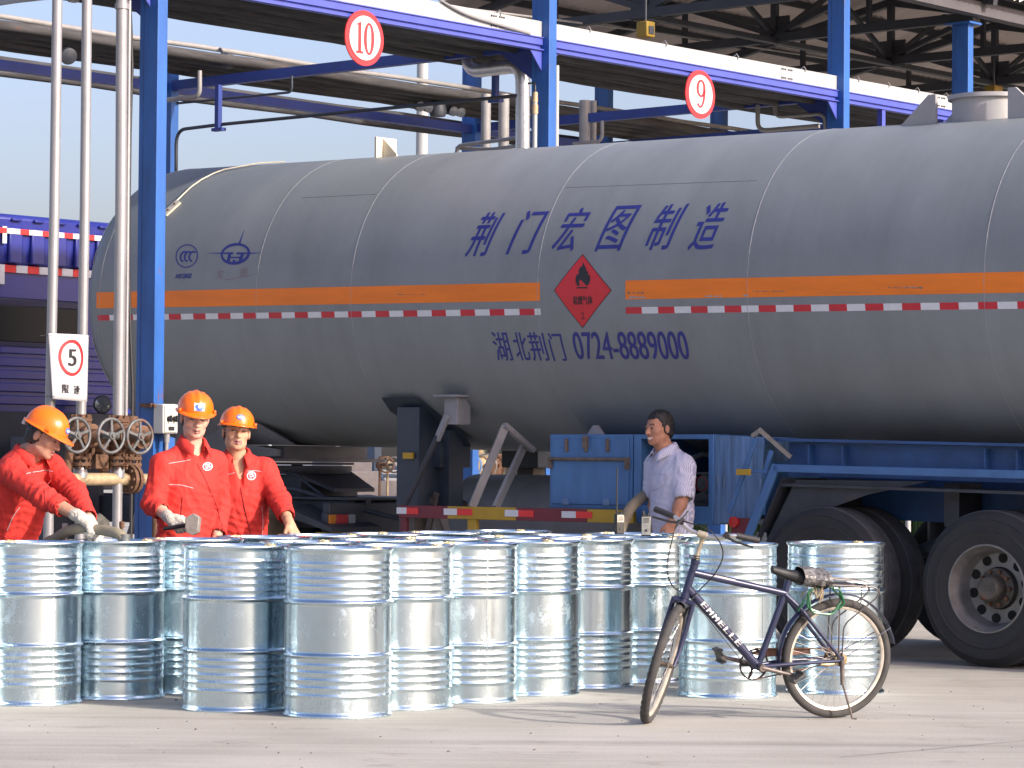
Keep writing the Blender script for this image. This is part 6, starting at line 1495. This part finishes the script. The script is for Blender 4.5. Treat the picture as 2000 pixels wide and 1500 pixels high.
def helmet(person, c, R, mat, badge, sc=1.0):
    c = Vector(c); s_, f_, u_ = [Vector(R[:, i]) for i in range(3)]
    def P(x, y, z): return c + s_ * x * sc + f_ * y * sc + u_ * z * sc
    NA, NE = 72, 16; rows = []
    for j in range(NE + 1):
        e = j / NE * math.pi / 2; row = []
        for i in range(NA):
            a = 2 * math.pi * i / NA; ce = math.cos(e) ** .85; x = .116 * math.cos(a) * ce; y = -.012 + .142 * math.sin(a) * ce; z = .045 + .122 * math.sin(e) ** .92
            rid = math.exp(-(x / .016) ** 2) * .009 * min(1, max(0, math.sin(e) * 1.8 - .35)) + (math.exp(-((abs(x) - .045) / .010) ** 2)) * .0045 * min(1, max(0, math.sin(e) * 1.6 - .45))
            row.append(P(x, y * (1 + rid * .8), z + rid))
        rows.append(row)
    brim = []
    for j in (3, 2, 1):
        row = []
        for i in range(NA):
            a = 2 * math.pi * i / NA; fr = max(0, math.sin(a)) ** 1.6; ext = (.010 + .052 * fr) * j / 3
            row.append(P((.116 + min(ext, .016 + .006 * fr)) * math.cos(a), -.012 + (.142 + ext) * math.sin(a), .043 - (.006 + .014 * fr) * j / 3))
        brim.append(row)
    mb = MB(); mb.grid(brim + rows, wrap=True); mb.add(rows[-1], [tuple(range(NA))])
    rw = brim[0]; mb.tube(rw, .0035, 6, closed=True)
    o = build(mb, 'hard_hat', mat, None, ang=50)
    o.parent = person
    sm = o.modifiers.new('thickness', 'SOLIDIFY'); sm.thickness = .003; sm.offset = -1
    mb = MB()
    for q in (-1, 1): mb.obox(P(q * .113, .055, .052), .016, .028, .018, s_, f_, u_)
    b_ = build(mb, 'side_slot', mat, o, bevel=.003)
    mb = MB(); mb.tube([P(.112 * math.cos(a), -.012 + .138 * math.sin(a), .035) for a in [2 * math.pi * i / 40 for i in range(40)]], .004, 6, closed=True); mb.obox(P(0, -.155, .02), .05, .02, .04, s_, f_, u_); build(mb, 'headband', M('helmet_liner', (.5, .5, .5), .6), o)
    def front_pt(x, z, eps):                            # point on the dome's front near (x, z)
        zz_ = min(.999, max(0, (z - .045) / .122)); e = math.asin(zz_ ** (1 / .92)); ce = math.cos(e) ** .85; y = -.012 + .142 * math.sqrt(max(0, 1 - (x / (.116 * ce)) ** 2)) * ce
        return P(x, y + eps, z + eps * .35)
    def patch(rx, rz_, zc, eps, mat_, name, rect=False, par=o):
        mb = MB(); g = 12; A = []
        for i in range(g + 1):
            for_x = []
            for j in range(g + 1):
                u, v = i / g * 2 - 1, j / g * 2 - 1
                if not rect: u, v = u * math.sqrt(1 - v * v / 2), v * math.sqrt(1 - u * u / 2)
                for_x.append(front_pt(u * rx, zc + v * rz_, eps))
            A.append(for_x)
        mb.grid(A); return build(mb, name, mat_, par, recalc=False)
    BW, BB_ = M('badge_white', (.75, .76, .78), .4), M('badge_blue', (.05, .13, .5), .4)
    if badge == 'card':
        b = patch(.034, .024, .085, .003, BW, 'badge', True); patch(.028, .018, .086, .0045, BB_, 'emblem', False, b); patch(.011, .011, .089, .006, BW, 'emblem_core', False, b); patch(.02, .0035, .066, .006, BB_, 'emblem_script', True, b)
    else:
        b = patch(.027, .018, .088, .003, BB_, 'badge'); patch(.019, .008, .088, .0045, BW, 'emblem', False, b); patch(.007, .008, .092, .006, M('badge_blue_light', (.2, .4, .75), .4), 'emblem_core', False, b)
    return o
def bvh_of(o):
    return bvhtree.BVHTree.FromPolygons([v.co.copy() for v in o.data.vertices], [tuple(p.vertices) for p in o.data.polygons])
def drape(bv, pts, view, eps=.003, back=.5):
    out = []
    for p in pts:
        h = bv.ray_cast(Vector(p) - view * back, view)
        if h[0] is not None: out.append(h[0] - view * eps)
    return out
LIPS = M('lip_skin', (.36, .15, .12), .45)
RED = M('red_work_cloth', (.52, .027, .019), .85, var=.2, vs=4, bump=.35, bs=110)
TROUS = M('red_work_trousers', (.50, .03, .03), .8, var=.1)
GLOVE = M('white_cotton_glove', (.43, .40, .34), .85, var=.25, vs=22, bump=.6, bs=90)
SHOE = M('dark_work_shoe', (.02, .018, .016), .6)
def person(label, px0, Y, J, skin, top, topmat, legmat, yaw_t, yaw_h, pitch_h=0, roll_h=0, smile=0.0, sleeve=(.5, .5), hands=None, glove=(False, False), seed=1, bulk=1.0, vneck=True, hat=None, collar_mat=None, facesc=1.05, hem=.72):
    """J: joints as photo points with a depth offset; x0 column and distance Y fix where the person stands"""
    s_ = FPX / Y; X0 = (px0 - 1000) * Y / FPX; pe = thing('person', label, 'person', (X0, Y, 0))
    def PT(q):
        d = ray(q[0], q[1]); p = CAM + d * ((Y + q[2]) / d.y); return np.array([p.x - X0, p.y - Y, p.z])
    j = {k: PT(v) for k, v in J.items()}
    V3 = lambda a: Vector(tuple(a))
    Rt = rot_head(yaw_t); side, fwd = Rt[:, 0], Rt[:, 1]
    Rh = rot_head(yaw_h, pitch_h, roll_h)
    # bones that the picture hides
    pel = j['pelvis']; ch = j['chest']; nk = j['neck']; hd = j['head']
    hips = [pel + side * q * .09 - np.array([0, 0, .06]) for q in (-1, 1)]
    ank = [np.array([hips[i][0] + side[0] * q * .03, hips[i][1] + side[1] * q * .03, .09]) for i, q in enumerate((-1, 1))]
    kne = [(hips[i] + ank[i]) / 2 + fwd * .03 for i in (0, 1)]
    # --- skin: one body mesh
    hs, L = head_parts(hd, Rh, smile, facesc)
    ctop = L(0, -.02, -.075); hs.cap(ctop, nk + (nk - hd) * .0 + np.array([0, 0, -.02]), .052 * facesc, .058, k=.03); hs.cap(L(0, .005, -.10), nk + fwd * .02 - np.array([0, 0, .05]), .040 * facesc, .05, k=.03)
    hm = hs.mesh(.0042)
    bs = SDF(); up_ = np.array([0, 0, 1.0])
    bs.ell(ch, [.155, .105, .20], Rt); bs.ell((ch + pel) / 2, [.145, .105, .2], Rt, k=.05); bs.ell(pel, [.155, .11, .15], Rt, k=.05); bs.cap(nk, ch, .06, .10, k=.05)
    for sd in ('a', 'b'):
        bs.cap(nk - up_ * .05, j['sh' + sd], .05, .05, k=.04); bs.cap(j['sh' + sd], j['el' + sd], .05, .038, k=.02)
    for i in (0, 1):
        bs.cap(hips[i], kne[i], .085, .055, k=.03); bs.cap(kne[i], ank[i], .055, .036, k=.02); bs.cap(ank[i] - up_ * .04, ank[i] - up_ * .05 + fwd * .14, .035, .03, k=.02)
    parts = [hm + (0,), bs.mesh(.014) + (0,)]
    for i, sd in enumerate(('a', 'b')):
        arm = SDF(); el, wr = j['el' + sd], j['wr' + sd]; arm.cap(el, el + (wr - el) * .35, .041, .043); arm.cap(el + (wr - el) * .35, wr, .043, .028, k=.03)
        fd, pm, cu, rt = hands[i]
        if not glove[i]:
            h2 = hand_sdf(wr, fd, pm, 0.0, cu, rt); arm.p += h2.p
        else:
            h2 = hand_sdf(wr, fd, pm, -.002, cu, rt); arm.p += h2.p
        parts.append(arm.mesh(.0045) + (0,))
    body = nobj('body', parts, [skin, LIPS, DARKEYE, BROWM, TEETH], pe, head_matfn(hd, Rh, smile, facesc), smooth=1)
    # --- gloves
    for i, sd in enumerate(('a', 'b')):
        if glove[i]:
            fd, pm, cu, rt = hands[i]; g_ = hand_sdf(j['wr' + sd], fd, pm, .0035, cu, rt); wr, el = j['wr' + sd], j['el' + sd]
            g_.cap(wr - (wr - el) / np.linalg.norm(wr - el) * .05, wr, .036, .034, k=.01)
            V_, F_ = g_.mesh(.0045); nobj('work_glove', [(V_, F_, 0)], [GLOVE], pe, smooth=1, wrinkle=lambda p: .0022 * (1 - abs(noise.noise(p * 55)) * 2.5))
    # --- top garment
    ts = SDF(); B = bulk
    ts.ell(ch, np.array([.195, .135, .215]) * B, Rt); ts.ell(ch * .5 + pel * .5, np.array([.185, .138, .22]) * B, Rt, k=.06); ts.ell(pel * 1.0 - up_ * .02, np.array([.19, .14, .17]) * B, Rt, k=.06)
    ts.cap(nk - up_ * .045, ch, .078, .12, k=.05)
    jl = []
    for i, sd in enumerate(('a', 'b')):
        sh, el, wr = j['sh' + sd], j['el' + sd], j['wr' + sd]; cuff = el + (wr - el) * sleeve[i] if sleeve[i] >= 0 else sh + (el - sh) * (1 + sleeve[i])
        ts.cap(nk - up_ * .045, sh, .062, .066, k=.05)
        if sleeve[i] >= 0:
            ts.cap(sh, el, .078 * B, .064, k=.035); ts.cap(el, cuff, .064, .054, k=.03); ax = V3(cuff - el).normalized()
            ts.cap(cuff - np.array(ax) * .035, cuff, .0575, .0575, k=.004)
            jl.append((V3(el), .13, ax, .0075))
            ts.cap(cuff, cuff + np.array(ax) * .03, .050, .048, k=.004, op='s')
        else:
            ts.cap(sh, cuff, .078 * B, .072, k=.035); ax = V3(cuff - sh).normalized(); ts.cap(cuff - np.array(ax) * .04, cuff, .077, .077, k=.004); ts.cap(cuff, cuff + np.array(ax) * .04, .062, .062, k=.004, op='s'); jl.append((V3((sh + cuff) / 2), .12, ax, .005))
        jl.append((V3(sh - up_ * .09 - side * (.05 if sd == 'b' else -.05)), .10, Vector((.5 if sd == 'a' else -.5, .2, .8)).normalized(), .006))
    jl.append((V3(pel + up_ * .14), .22, Vector((.25, 0, 1)).normalized(), .0065))
    # neck opening: skin shows in a V
    if vneck:
        vb = j['vee'] if 'vee' in j else nk + fwd * .13 - up_ * .17
        ts.cap(nk + fwd * .05 + up_ * .02, vb, .052, .006, k=.010, op='s'); ts.cap(nk + up_ * .06 - fwd * .0, nk - up_ * .02 + fwd * .015, .066, .062, k=.01, op='s')
    hz = pel[2] - hem + .6
    V_, F_ = ts.mesh(.0075, cut=lambda g: (pel[2] - .20) - g[..., 2])
    TOP = nobj(top, [(V_, F_, 0)], [topmat], pe, wrinkle=cloth_wrinkle(.0085, seed, jl), smooth=2)
    # --- collar: a folded band round the neck, open in front
    cm = MB(); rows = []
    for i in range(25):
        a = math.radians(-148 + 296 * i / 24); fr = (abs(i - 12) / 12)     # 0 at the nape, 1 at the two points
        dirv = -fwd * math.cos(a) + side * math.sin(a)
        ctr = nk + up_ * (.028 - .075 * fr ** 2.2) + fwd * (.012 + .035 * fr ** 2)
        wob = .003 * math.sin(i * 1.9 + seed)
        rows.append([V3(ctr + dirv * (.064 + wob) - up_ * .012), V3(ctr + dirv * .066 + up_ * (.022 + wob)), V3(ctr + dirv * .077 + up_ * .020), V3(ctr + dirv * (.098 + .016 * fr) - up_ * (.022 + .026 * fr))])
    cm.grid(rows); o = build(cm, 'collar', collar_mat or topmat, TOP, ang=70); sm = o.modifiers.new('thickness', 'SOLIDIFY'); sm.thickness = .005; sm.offset = 0
    # --- trousers, shoes
    tr = SDF(); tr.ell(pel - up_ * .03, [.165, .12, .13], Rt)
    for i in (0, 1): tr.cap(hips[i], kne[i], .098, .075, k=.03); tr.cap(kne[i], ank[i] + up_ * .0, .075, .065, k=.02)
    V_, F_ = tr.mesh(.013); nobj('trousers', [(V_, F_, 0)], [legmat], pe, wrinkle=cloth_wrinkle(.007, seed + 4), smooth=1)
    for i in (0, 1):
        sh_ = SDF(); a0 = ank[i] - up_ * .035 - fwd * .03; sh_.cap(a0, a0 + fwd * .2 - up_ * .012, .05, .04); sh_.cap(ank[i] + up_ * .03, a0, .052, .05, k=.03)
        lo_ = -0.0; V_, F_ = sh_.mesh(.01, cut=lambda g: .002 - g[..., 2]); nobj('shoe', [(V_, F_, 0)], [SHOE], pe, smooth=1)
    if hat: helmet(pe, hd, Rh, hat, 'card' if seed == 2 else 'oval', .965)
    return pe, TOP, j, Rt, Rh, PT
# ------------------------------------------------------------------ the four men
ORHAT = M('orange_helmet_plastic', (.80, .15, .005), .28, var=.04, coat=.2)
PIPING = M('pale_piping', (.42, .40, .42), .7); PLACK = M('dark_red_placket', (.26, .012, .012), .8)
def patch_on(bv, PT, cx, cy, rx, ry, eps):
    c = Vector(tuple(PT((cx, cy, 0)))); vw = Vector((0, 1, 0)); s = (Vector(tuple(PT((cx + 10, cy, 0)))) - c).length / 10; g = []
    for i in range(5):
        row = []
        for k in range(20):
            a = 2 * math.pi * k / 20; q = c + Vector((rx * s * math.cos(a) * i / 4, 0, ry * s * math.sin(a) * i / 4)); h = bv.ray_cast(q - vw * .6, vw)
            row.append((h[0] if h[0] is not None else q) - vw * eps)
        g.append(row)
    return g
def badge_on(TOP, PT, cx, cy, r):
    bv = bvh_of(TOP); mb = MB(); mb.grid(patch_on(bv, PT, cx, cy, r, r * 1.02, .004), wrap=True); b = build(mb, 'chest_badge', M('badge_cloth_white', (.72, .66, .68), .7), TOP, recalc=False)
    g = patch_on(bv, PT, cx, cy, r * .82, r * .82, .0062); mb = MB(); mb.grid(g[3:], wrap=True)
    for (x0, y0, x1, y1) in ((-.5, .3, .5, .45), (-.3, -.35, .35, .4), (-.6, -.1, .6, -.25), (-.5, .2, -.35, -.2)):
        P_ = [Vector(tuple(PT((cx + r * (x0 + (x1 - x0) * t), cy + r * (y0 + (y1 - y0) * t), 0)))) for t in (0, .25, .5, .75, 1)]; d_ = drape(bv, P_, Vector((0, 1, 0)), .0062)
        if len(d_) > 1: mb.tube(d_, .0022, 5)
    build(mb, 'emblem', M('emblem_red', (.5, .02, .04), .7), b, recalc=False)
def seam(TOP, PT, lines, r, mat, name):
    bv = bvh_of(TOP); mb = MB()
    for ln in lines:
        P_ = []
        for (a, b) in zip(ln[:-1], ln[1:]):
            for k in range(6): P_.append(Vector(tuple(PT((a[0] + (b[0] - a[0]) * k / 6, a[1] + (b[1] - a[1]) * k / 6, 0)))))
        P_.append(Vector(tuple(PT((ln[-1][0], ln[-1][1], 0))))); d_ = drape(bv, P_, Vector((0, 1, 0)), .0005)
        d_ = [p for i, p in enumerate(d_) if i == 0 or (p - d_[i-1]).length < .05]
        if len(d_) > 2: mb.tube(d_, r, 6)
    if mb.v: build(mb, name, mat, TOP, ang=80)
SK1, SK2, SK3, SK4 = skin_mat('skin_deep_tan', (.37, .20, .135)), skin_mat('skin_light', (.52, .31, .225)), skin_mat('skin_tan', (.48, .275, .17)), skin_mat('skin_brown', (.40, .20, .13))  # four skin tones, the first a deeper tan
def hair_shell(pe, hd, Rh, cutfn, grow=.0085, name='hair', sc=1.0, tuft=.006):
    s = SDF(); L = lambda x, y, z: np.array(hd) + Rh @ np.array([x, y, z]) * sc
    s.ell(L(0, -.016, .030), np.array([.0745 + grow, .094 + grow, .088 + grow * 1.6]) * sc, Rh); s.ell(L(0, -.03, -.03), np.array([.070 + grow * .6, .07 + grow, .075]) * sc, Rh, k=.03)
    hd_ = np.array(hd)
    V_, F_ = s.mesh(.005, cut=lambda g: cutfn((g - hd_) @ Rh / sc)); sv = Vector((1.3, 4.4, 2.2))
    return nobj(name, [(V_, F_, 0)], [HAIRM], pe, smooth=1, wrinkle=lambda p: tuft * noise.noise(p * 60 + sv) + tuft * .6 * noise.noise(p * 130))
def under_hat(q):           # hair that shows below a helmet
    x, y, z = np.abs(q[..., 0]), q[..., 1], q[..., 2]
    return np.maximum.reduce([z - .06, y - .028 - .5 * np.maximum(0, z + .0), -(z + .075) , (x - .0745) * 0 - 1])
# 1: bending worker at the left
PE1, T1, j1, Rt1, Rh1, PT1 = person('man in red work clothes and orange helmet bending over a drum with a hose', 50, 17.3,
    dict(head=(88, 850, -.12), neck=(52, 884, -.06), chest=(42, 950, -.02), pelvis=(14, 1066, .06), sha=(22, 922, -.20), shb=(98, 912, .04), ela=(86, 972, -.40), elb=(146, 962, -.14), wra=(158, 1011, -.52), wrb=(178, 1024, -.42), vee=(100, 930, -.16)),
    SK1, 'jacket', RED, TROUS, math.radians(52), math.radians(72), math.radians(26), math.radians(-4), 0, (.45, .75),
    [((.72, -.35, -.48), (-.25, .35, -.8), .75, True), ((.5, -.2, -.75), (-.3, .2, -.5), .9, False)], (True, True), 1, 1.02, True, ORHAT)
hair_shell(PE1, j1['head'], Rh1, under_hat, .004, sc=1.05)
seam(T1, PT1, [[(70, 925), (90, 918), (108, 921)], [(22, 1035), (33, 1010), (47, 990)]], .0024, PIPING, 'piping'); seam(T1, PT1, [[(98, 915), (112, 960), (118, 1010), (120, 1050)]], .004, PLACK, 'placket')
# 2: young worker with the hammer
PE2, T2, j2, Rt2, Rh2, PT2 = person('young man in red work clothes and orange helmet, gloved hand holding a hammer', 365, 18.2,
    dict(head=(381, 815, -.03), neck=(374, 863, .0), chest=(368, 948, .0), pelvis=(356, 1066, .02), sha=(318, 908, -.10), shb=(420, 905, .12), ela=(298, 984, -.14), elb=(430, 985, .18), wra=(333, 1013, -.33), wrb=(424, 1048, .06), vee=(400, 925, -.13)),
    SK2, 'jacket', RED, TROUS, math.radians(34), math.radians(16), math.radians(10), math.radians(-3), 0, (.45, .8),
    [((.65, -.55, -.42), (.35, .55, -.55), 1.05, True), ((.1, -.3, -.9), (-.3, .5, 0), .4, False)], (True, False), 2, 1.0, True, ORHAT)
hair_shell(PE2, j2['head'], Rh2, under_hat, .004, sc=1.05)
badge_on(T2, PT2, 407, 911, 8.2)
seam(T2, PT2, [[(336, 946), (360, 947), (382, 953)], [(336, 905), (355, 902), (376, 898)]], .0022, PIPING, 'piping'); seam(T2, PT2, [[(388, 905), (405, 938), (418, 975), (428, 1015), (436, 1040)], [(362, 970), (359, 1000), (354, 1030)]], .0042, PLACK, 'placket')
# 3: smiling worker beside him
PE3, T3, j3, Rt3, Rh3, PT3 = person('man in red work clothes and orange helmet, bare hand resting on a drum', 468, 18.8,
    dict(head=(462, 843, -.03), neck=(464, 887, .0), chest=(466, 960, .0), pelvis=(468, 1066, .02), sha=(414, 922, -.02), shb=(517, 918, .03), ela=(404, 990, .06), elb=(546, 978, -.10), wra=(412, 1050, -.05), wrb=(566, 1024, -.34), vee=(472, 955, -.14)),
    SK3, 'jacket', RED, TROUS, math.radians(8), math.radians(14), math.radians(-3), math.radians(-5), .35, (.8, .62),
    [((.1, -.3, -.9), (.4, .4, 0), .4, True), ((.35, -.45, -.62), (-.2, .45, -.75), .28, False)], (False, False), 3, 1.0, True, ORHAT)
hair_shell(PE3, j3['head'], Rh3, under_hat, .004, sc=1.05)
badge_on(T3, PT3, 494, 929, 8.4)
seam(T3, PT3, [[(430, 935), (445, 928), (462, 923)], [(486, 920), (500, 919), (512, 921)], [(513, 988), (515, 1020), (513, 1045)]], .0022, PIPING, 'piping'); seam(T3, PT3, [[(474, 950), (480, 985), (488, 1020), (493, 1048)]], .0042, PLACK, 'placket')
# 4: the driver in the striped shirt
def striped():
    m = M('striped_shirt_cloth', (.46, .47, .60), .8, var=.03); t = m.node_tree; b = t.nodes['Principled BSDF']
    tc = t.nodes.new('ShaderNodeTexCoord'); wv = t.nodes.new('ShaderNodeTexWave'); mp = t.nodes.new('ShaderNodeMapping'); mp.inputs['Rotation'].default_value = (0, 0, .6)
    t.links.new(tc.outputs['Object'], mp.inputs[0]); t.links.new(mp.outputs[0], wv.inputs['Vector']); wv.inputs['Scale'].default_value = 33; wv.inputs['Distortion'].default_value = .05; wv.inputs['Detail'].default_value = 0
    r = t.nodes.new('ShaderNodeValToRGB'); r.color_ramp.elements[0].position = .3; r.color_ramp.elements[1].position = .55; r.color_ramp.elements[0].color = (.36, .38, .54, 1); r.color_ramp.elements[1].color = (.60, .60, .70, 1)
    t.links.new(wv.outputs[0], r.inputs[0]); t.links.new(r.outputs[0], b.inputs['Base Color']); return m
SHIRT = striped()
PE4, T4, j4, Rt4, Rh4, PT4 = person('laughing bare headed man in a striped shirt with rolled sleeves beside the open blue locker', 1312, 21.2,
    dict(head=(1287, 836, -.03), neck=(1303, 877, .0), chest=(1312, 940, .0), pelvis=(1312, 1066, .0), sha=(1280, 908, .14), shb=(1336, 910, -.12), ela=(1276, 968, .16), elb=(1336, 968, -.19), wra=(1282, 1025, .05), wrb=(1312, 1022, -.25), vee=(1280, 905, -.06)),
    SK4, 'shirt', SHIRT, M('dark_trousers', (.03, .03, .04), .8), math.radians(-60), math.radians(-54), math.radians(2), math.radians(3), 1.0, (-.08, -.06),
    [((-.2, -.2, -.9), (.3, -.5, 0), .5, True), ((-.25, -.15, -.95), (-.2, .8, 0), .5, False)], (False, False), 4, 1.06, True, None)
def full_hair(q):
    x, y, z = np.abs(q[..., 0]), q[..., 1], q[..., 2]
    line = .062 - 1.05 * np.maximum(0, .05 - y) * 1.0                 # high over the brow, down behind the ears
    line = np.where(y > .045, .062 + .10 * np.maximum(0, x - .03), np.where(y > .01, .062 - 2.6 * (.045 - y), np.where(y > -.03, -.028 - .6 * (.01 - y), -.045 - .5 * (-.03 - y))))
    return line - z
hair_shell(PE4, j4['head'], Rh4, full_hair, .0075, tuft=.005, sc=1.05)
seam(T4, PT4, [[(1268, 926), (1284, 925), (1299, 927)], [(1272, 958), (1285, 954), (1297, 946)], [(1299, 927), (1297, 946)]], .0016, M('shirt_seam', (.3, .31, .42), .8), 'pocket')

# ------------------------------------------------------------------ what they hold and what stands on the lids
w = Vector(tuple(j2['wra'])) + Vector(PE2.location); hdl0 = Vector(tuple(atY(338, 1030, w.y - .085))); hdl1 = Vector(tuple(atY(374, 1024, w.y - .12)))
t = thing('hammer', 'grey steel hammer with a dark handle held in the young worker\'s glove', 'hammer', hdl0)
mb = MB(); mb.tube([hdl0 - (hdl1 - hdl0) * .5, hdl0, hdl1], [.012, .013, .013], 12); build(mb, 'handle', INK, t)
mb = MB(); c = atY(375, 1025, w.y - .13)
def q_(px, py): p = atY(px, py, w.y - .145); return p
mb.prism([q_(361, 1012), (q_(366, 1008)), q_(376, 1003), q_(384, 1007), q_(389, 1011), q_(386, 1040), q_(376, 1046), q_(364, 1041), q_(361, 1030)], (.012, .035, 0)); build(mb, 'hammer_head', M('dull_grey_iron', (.23, .21, .19), .55, metal=.4, var=.25, vs=16, bump=.3), t, bevel=.004)
# filling hose under the bending worker's glove, its end in the drum
HOSE = M('dusty_olive_hose', (.20, .175, .12), .75, var=.25, vs=7, bump=.3, bs=30)
hy = Vector(tuple(j1['wra'])).y + 17.3
pts = [atY(40, 1170, 17.3), atY(75, 1095, 17.1), atY(112, 1050, hy + .12), atY(150, 1033, hy + .02), atY(195, 1035, hy - .03), atY(232, 1043, hy - .12), atY(243, 1057, hy - .13)]
def smooth(pts, n=8):
    o_ = []; P_ = [pts[0]] + pts + [pts[-1]]
    for i in range(1, len(P_) - 2):
        for k in range(n):
            t_ = k / n; p0, p1, p2, p3 = P_[i-1], P_[i], P_[i+1], P_[i+2]
            o_.append(.5 * ((2*p1) + (p2-p0)*t_ + (2*p0-5*p1+4*p2-p3)*t_*t_ + (3*p1-p0-3*p2+p3)*t_*t_*t_))
    return o_ + [P_[-1]]
pts[0] = Vector((pts[0].x, pts[0].y, .05)); t = thing('filling_hose', 'thick olive grey hose arching over a drum under the bending worker\'s glove', 'hose', pts[0])
mb = MB(); mb.tube(smooth(pts), .031, 14); build(mb, 'hose', HOSE, t, ang=70)
mb = MB(); e = pts[-1]; mb.lathe([(.001, .04), (.034, .04), (.034, .0), (.028, -.02), (.020, -.03), (.020, -.09)], e, (0, .0, 1), 20); build(mb, 'nozzle', IRON, t)
p = atY(126, 1040, 17.05); mb = MB(); mb.tube([Vector((p.x, p.y, .05)), p, atY(127, 1022, 17.05)], .016, 10); o = build(mb, 'white_pipe_stub', WHITE, None, loc=Vector((p.x, p.y, 0))); tag(o, 'short white pipe end standing between the bending worker and the hose', 'pipe')
p = atY(237, 1040, 17.25); mb = MB(); mb.tube([Vector((p.x, p.y, .03)), p, atY(238, 1024, 17.25)], .010, 8); mb.lathe([(.001, -.02), (.016, -.02), (.016, .015), (.001, .02)], atY(238, 1024, 17.25), (0, 0, 1), 12); o = build(mb, 'rusty_valve_stem', RUSTY, None, loc=Vector((p.x, p.y, 0))); tag(o, 'small rusty valve stem poking up behind the end of the hose', 'valve')
# discharge hose from the locker
pts = [rack(*Nn(1275, 955, 16.95)), rack(*Nn(1258, 968, 16.8)), rack(*Nn(1232, 992, 16.62)), rack(*Nn(1214, 1030, 16.45)), rack(*Nn(1205, 1075, 16.3))]
q = pts[-1]; pts.append(Vector((q.x - .08, q.y - .1, .06))); pts.append(Vector((q.x - .6, q.y - .5, .045)))
t = thing('discharge_hose', 'thick olive grey hose hanging out of the open blue locker', 'hose', pts[-1]); mb = MB(); mb.tube(smooth(pts), .040, 14); build(mb, 'hose', HOSE, t, ang=70)
mb = MB(); mb.lathe([(.040, -.03), (.05, -.03), (.05, .03), (.04, .03)], pts[0], pts[1] - pts[0], 18); build(mb, 'coupling', IRON, t)
# walkie talkies
RAD = M('black_radio_plastic', (.018, .02, .018), .4, var=.2); RADL = M('worn_silver_panel', (.34, .33, .29), .35, metal=.5, var=.35, vs=40)
def radio(px, py, label, aerial, face, yaw):
    b = atz(px, py, .8945 if aerial else .8925); t = thing('walkie_talkie', label, 'radio', b, group='walkie talkies on drum lids'); t.rotation_euler = (0, 0, yaw)
    def B(mb, *a): mb.box(*a); return mb
    o = b; w_ = .03
    mb = MB(); mb.box(o.x - w_, o.x + w_, o.y - .018, o.y + .018, o.z, o.z + .128); CS_ = build(mb, 'case', RAD, t, bevel=.005)
    mb = MB(); mb.box(o.x - w_ + .004, o.x + w_ - .004, o.y - .0205, o.y - .018, o.z + .075, o.z + .122) if not face else mb.box(o.x - w_ + .003, o.x + w_ - .003, o.y - .0205, o.y - .018, o.z + .008, o.z + .122); build(mb, 'panel', RADL, CS_, bevel=.002)
    mb = MB()
    for k in range(4): mb.box(o.x - .018, o.x + .018, o.y - .0222, o.y - .0205, o.z + .085 + k * .008, o.z + .088 + k * .008)
    build(mb, 'grille', INK, CS_); mb = MB(); mb.box(o.x - .008, o.x + .008, o.y - .0222, o.y - .0205, o.z + .028, o.z + .042); build(mb, 'button', INK, CS_)
    mb = MB(); mb.cyl((o.x + .012, o.y, o.z + .128), (o.x + .012, o.y, o.z + .145), .008, .008, 12); mb.cyl((o.x - .004, o.y, o.z + .128), (o.x - .004, o.y, o.z + .140), .006, .006, 10); build(mb, 'knob', RAD, CS_)
    mb = MB(); h = .30 if aerial else .03; mb.tube([(o.x - .018, o.y, o.z + .128), (o.x - .018, o.y, o.z + .128 + min(h, .05)), (o.x - .018, o.y, o.z + .128 + h)], [.007, .0055, .004] if aerial else [.009, .008, .008], 10); build(mb, 'aerial', RAD, t)
radio(1209, 1043, 'black walkie talkie with a long aerial standing on a drum lid', True, False, .5)
radio(1262, 1047, 'silvery faced walkie talkie with a stub aerial standing on a drum lid', False, True, -.1)
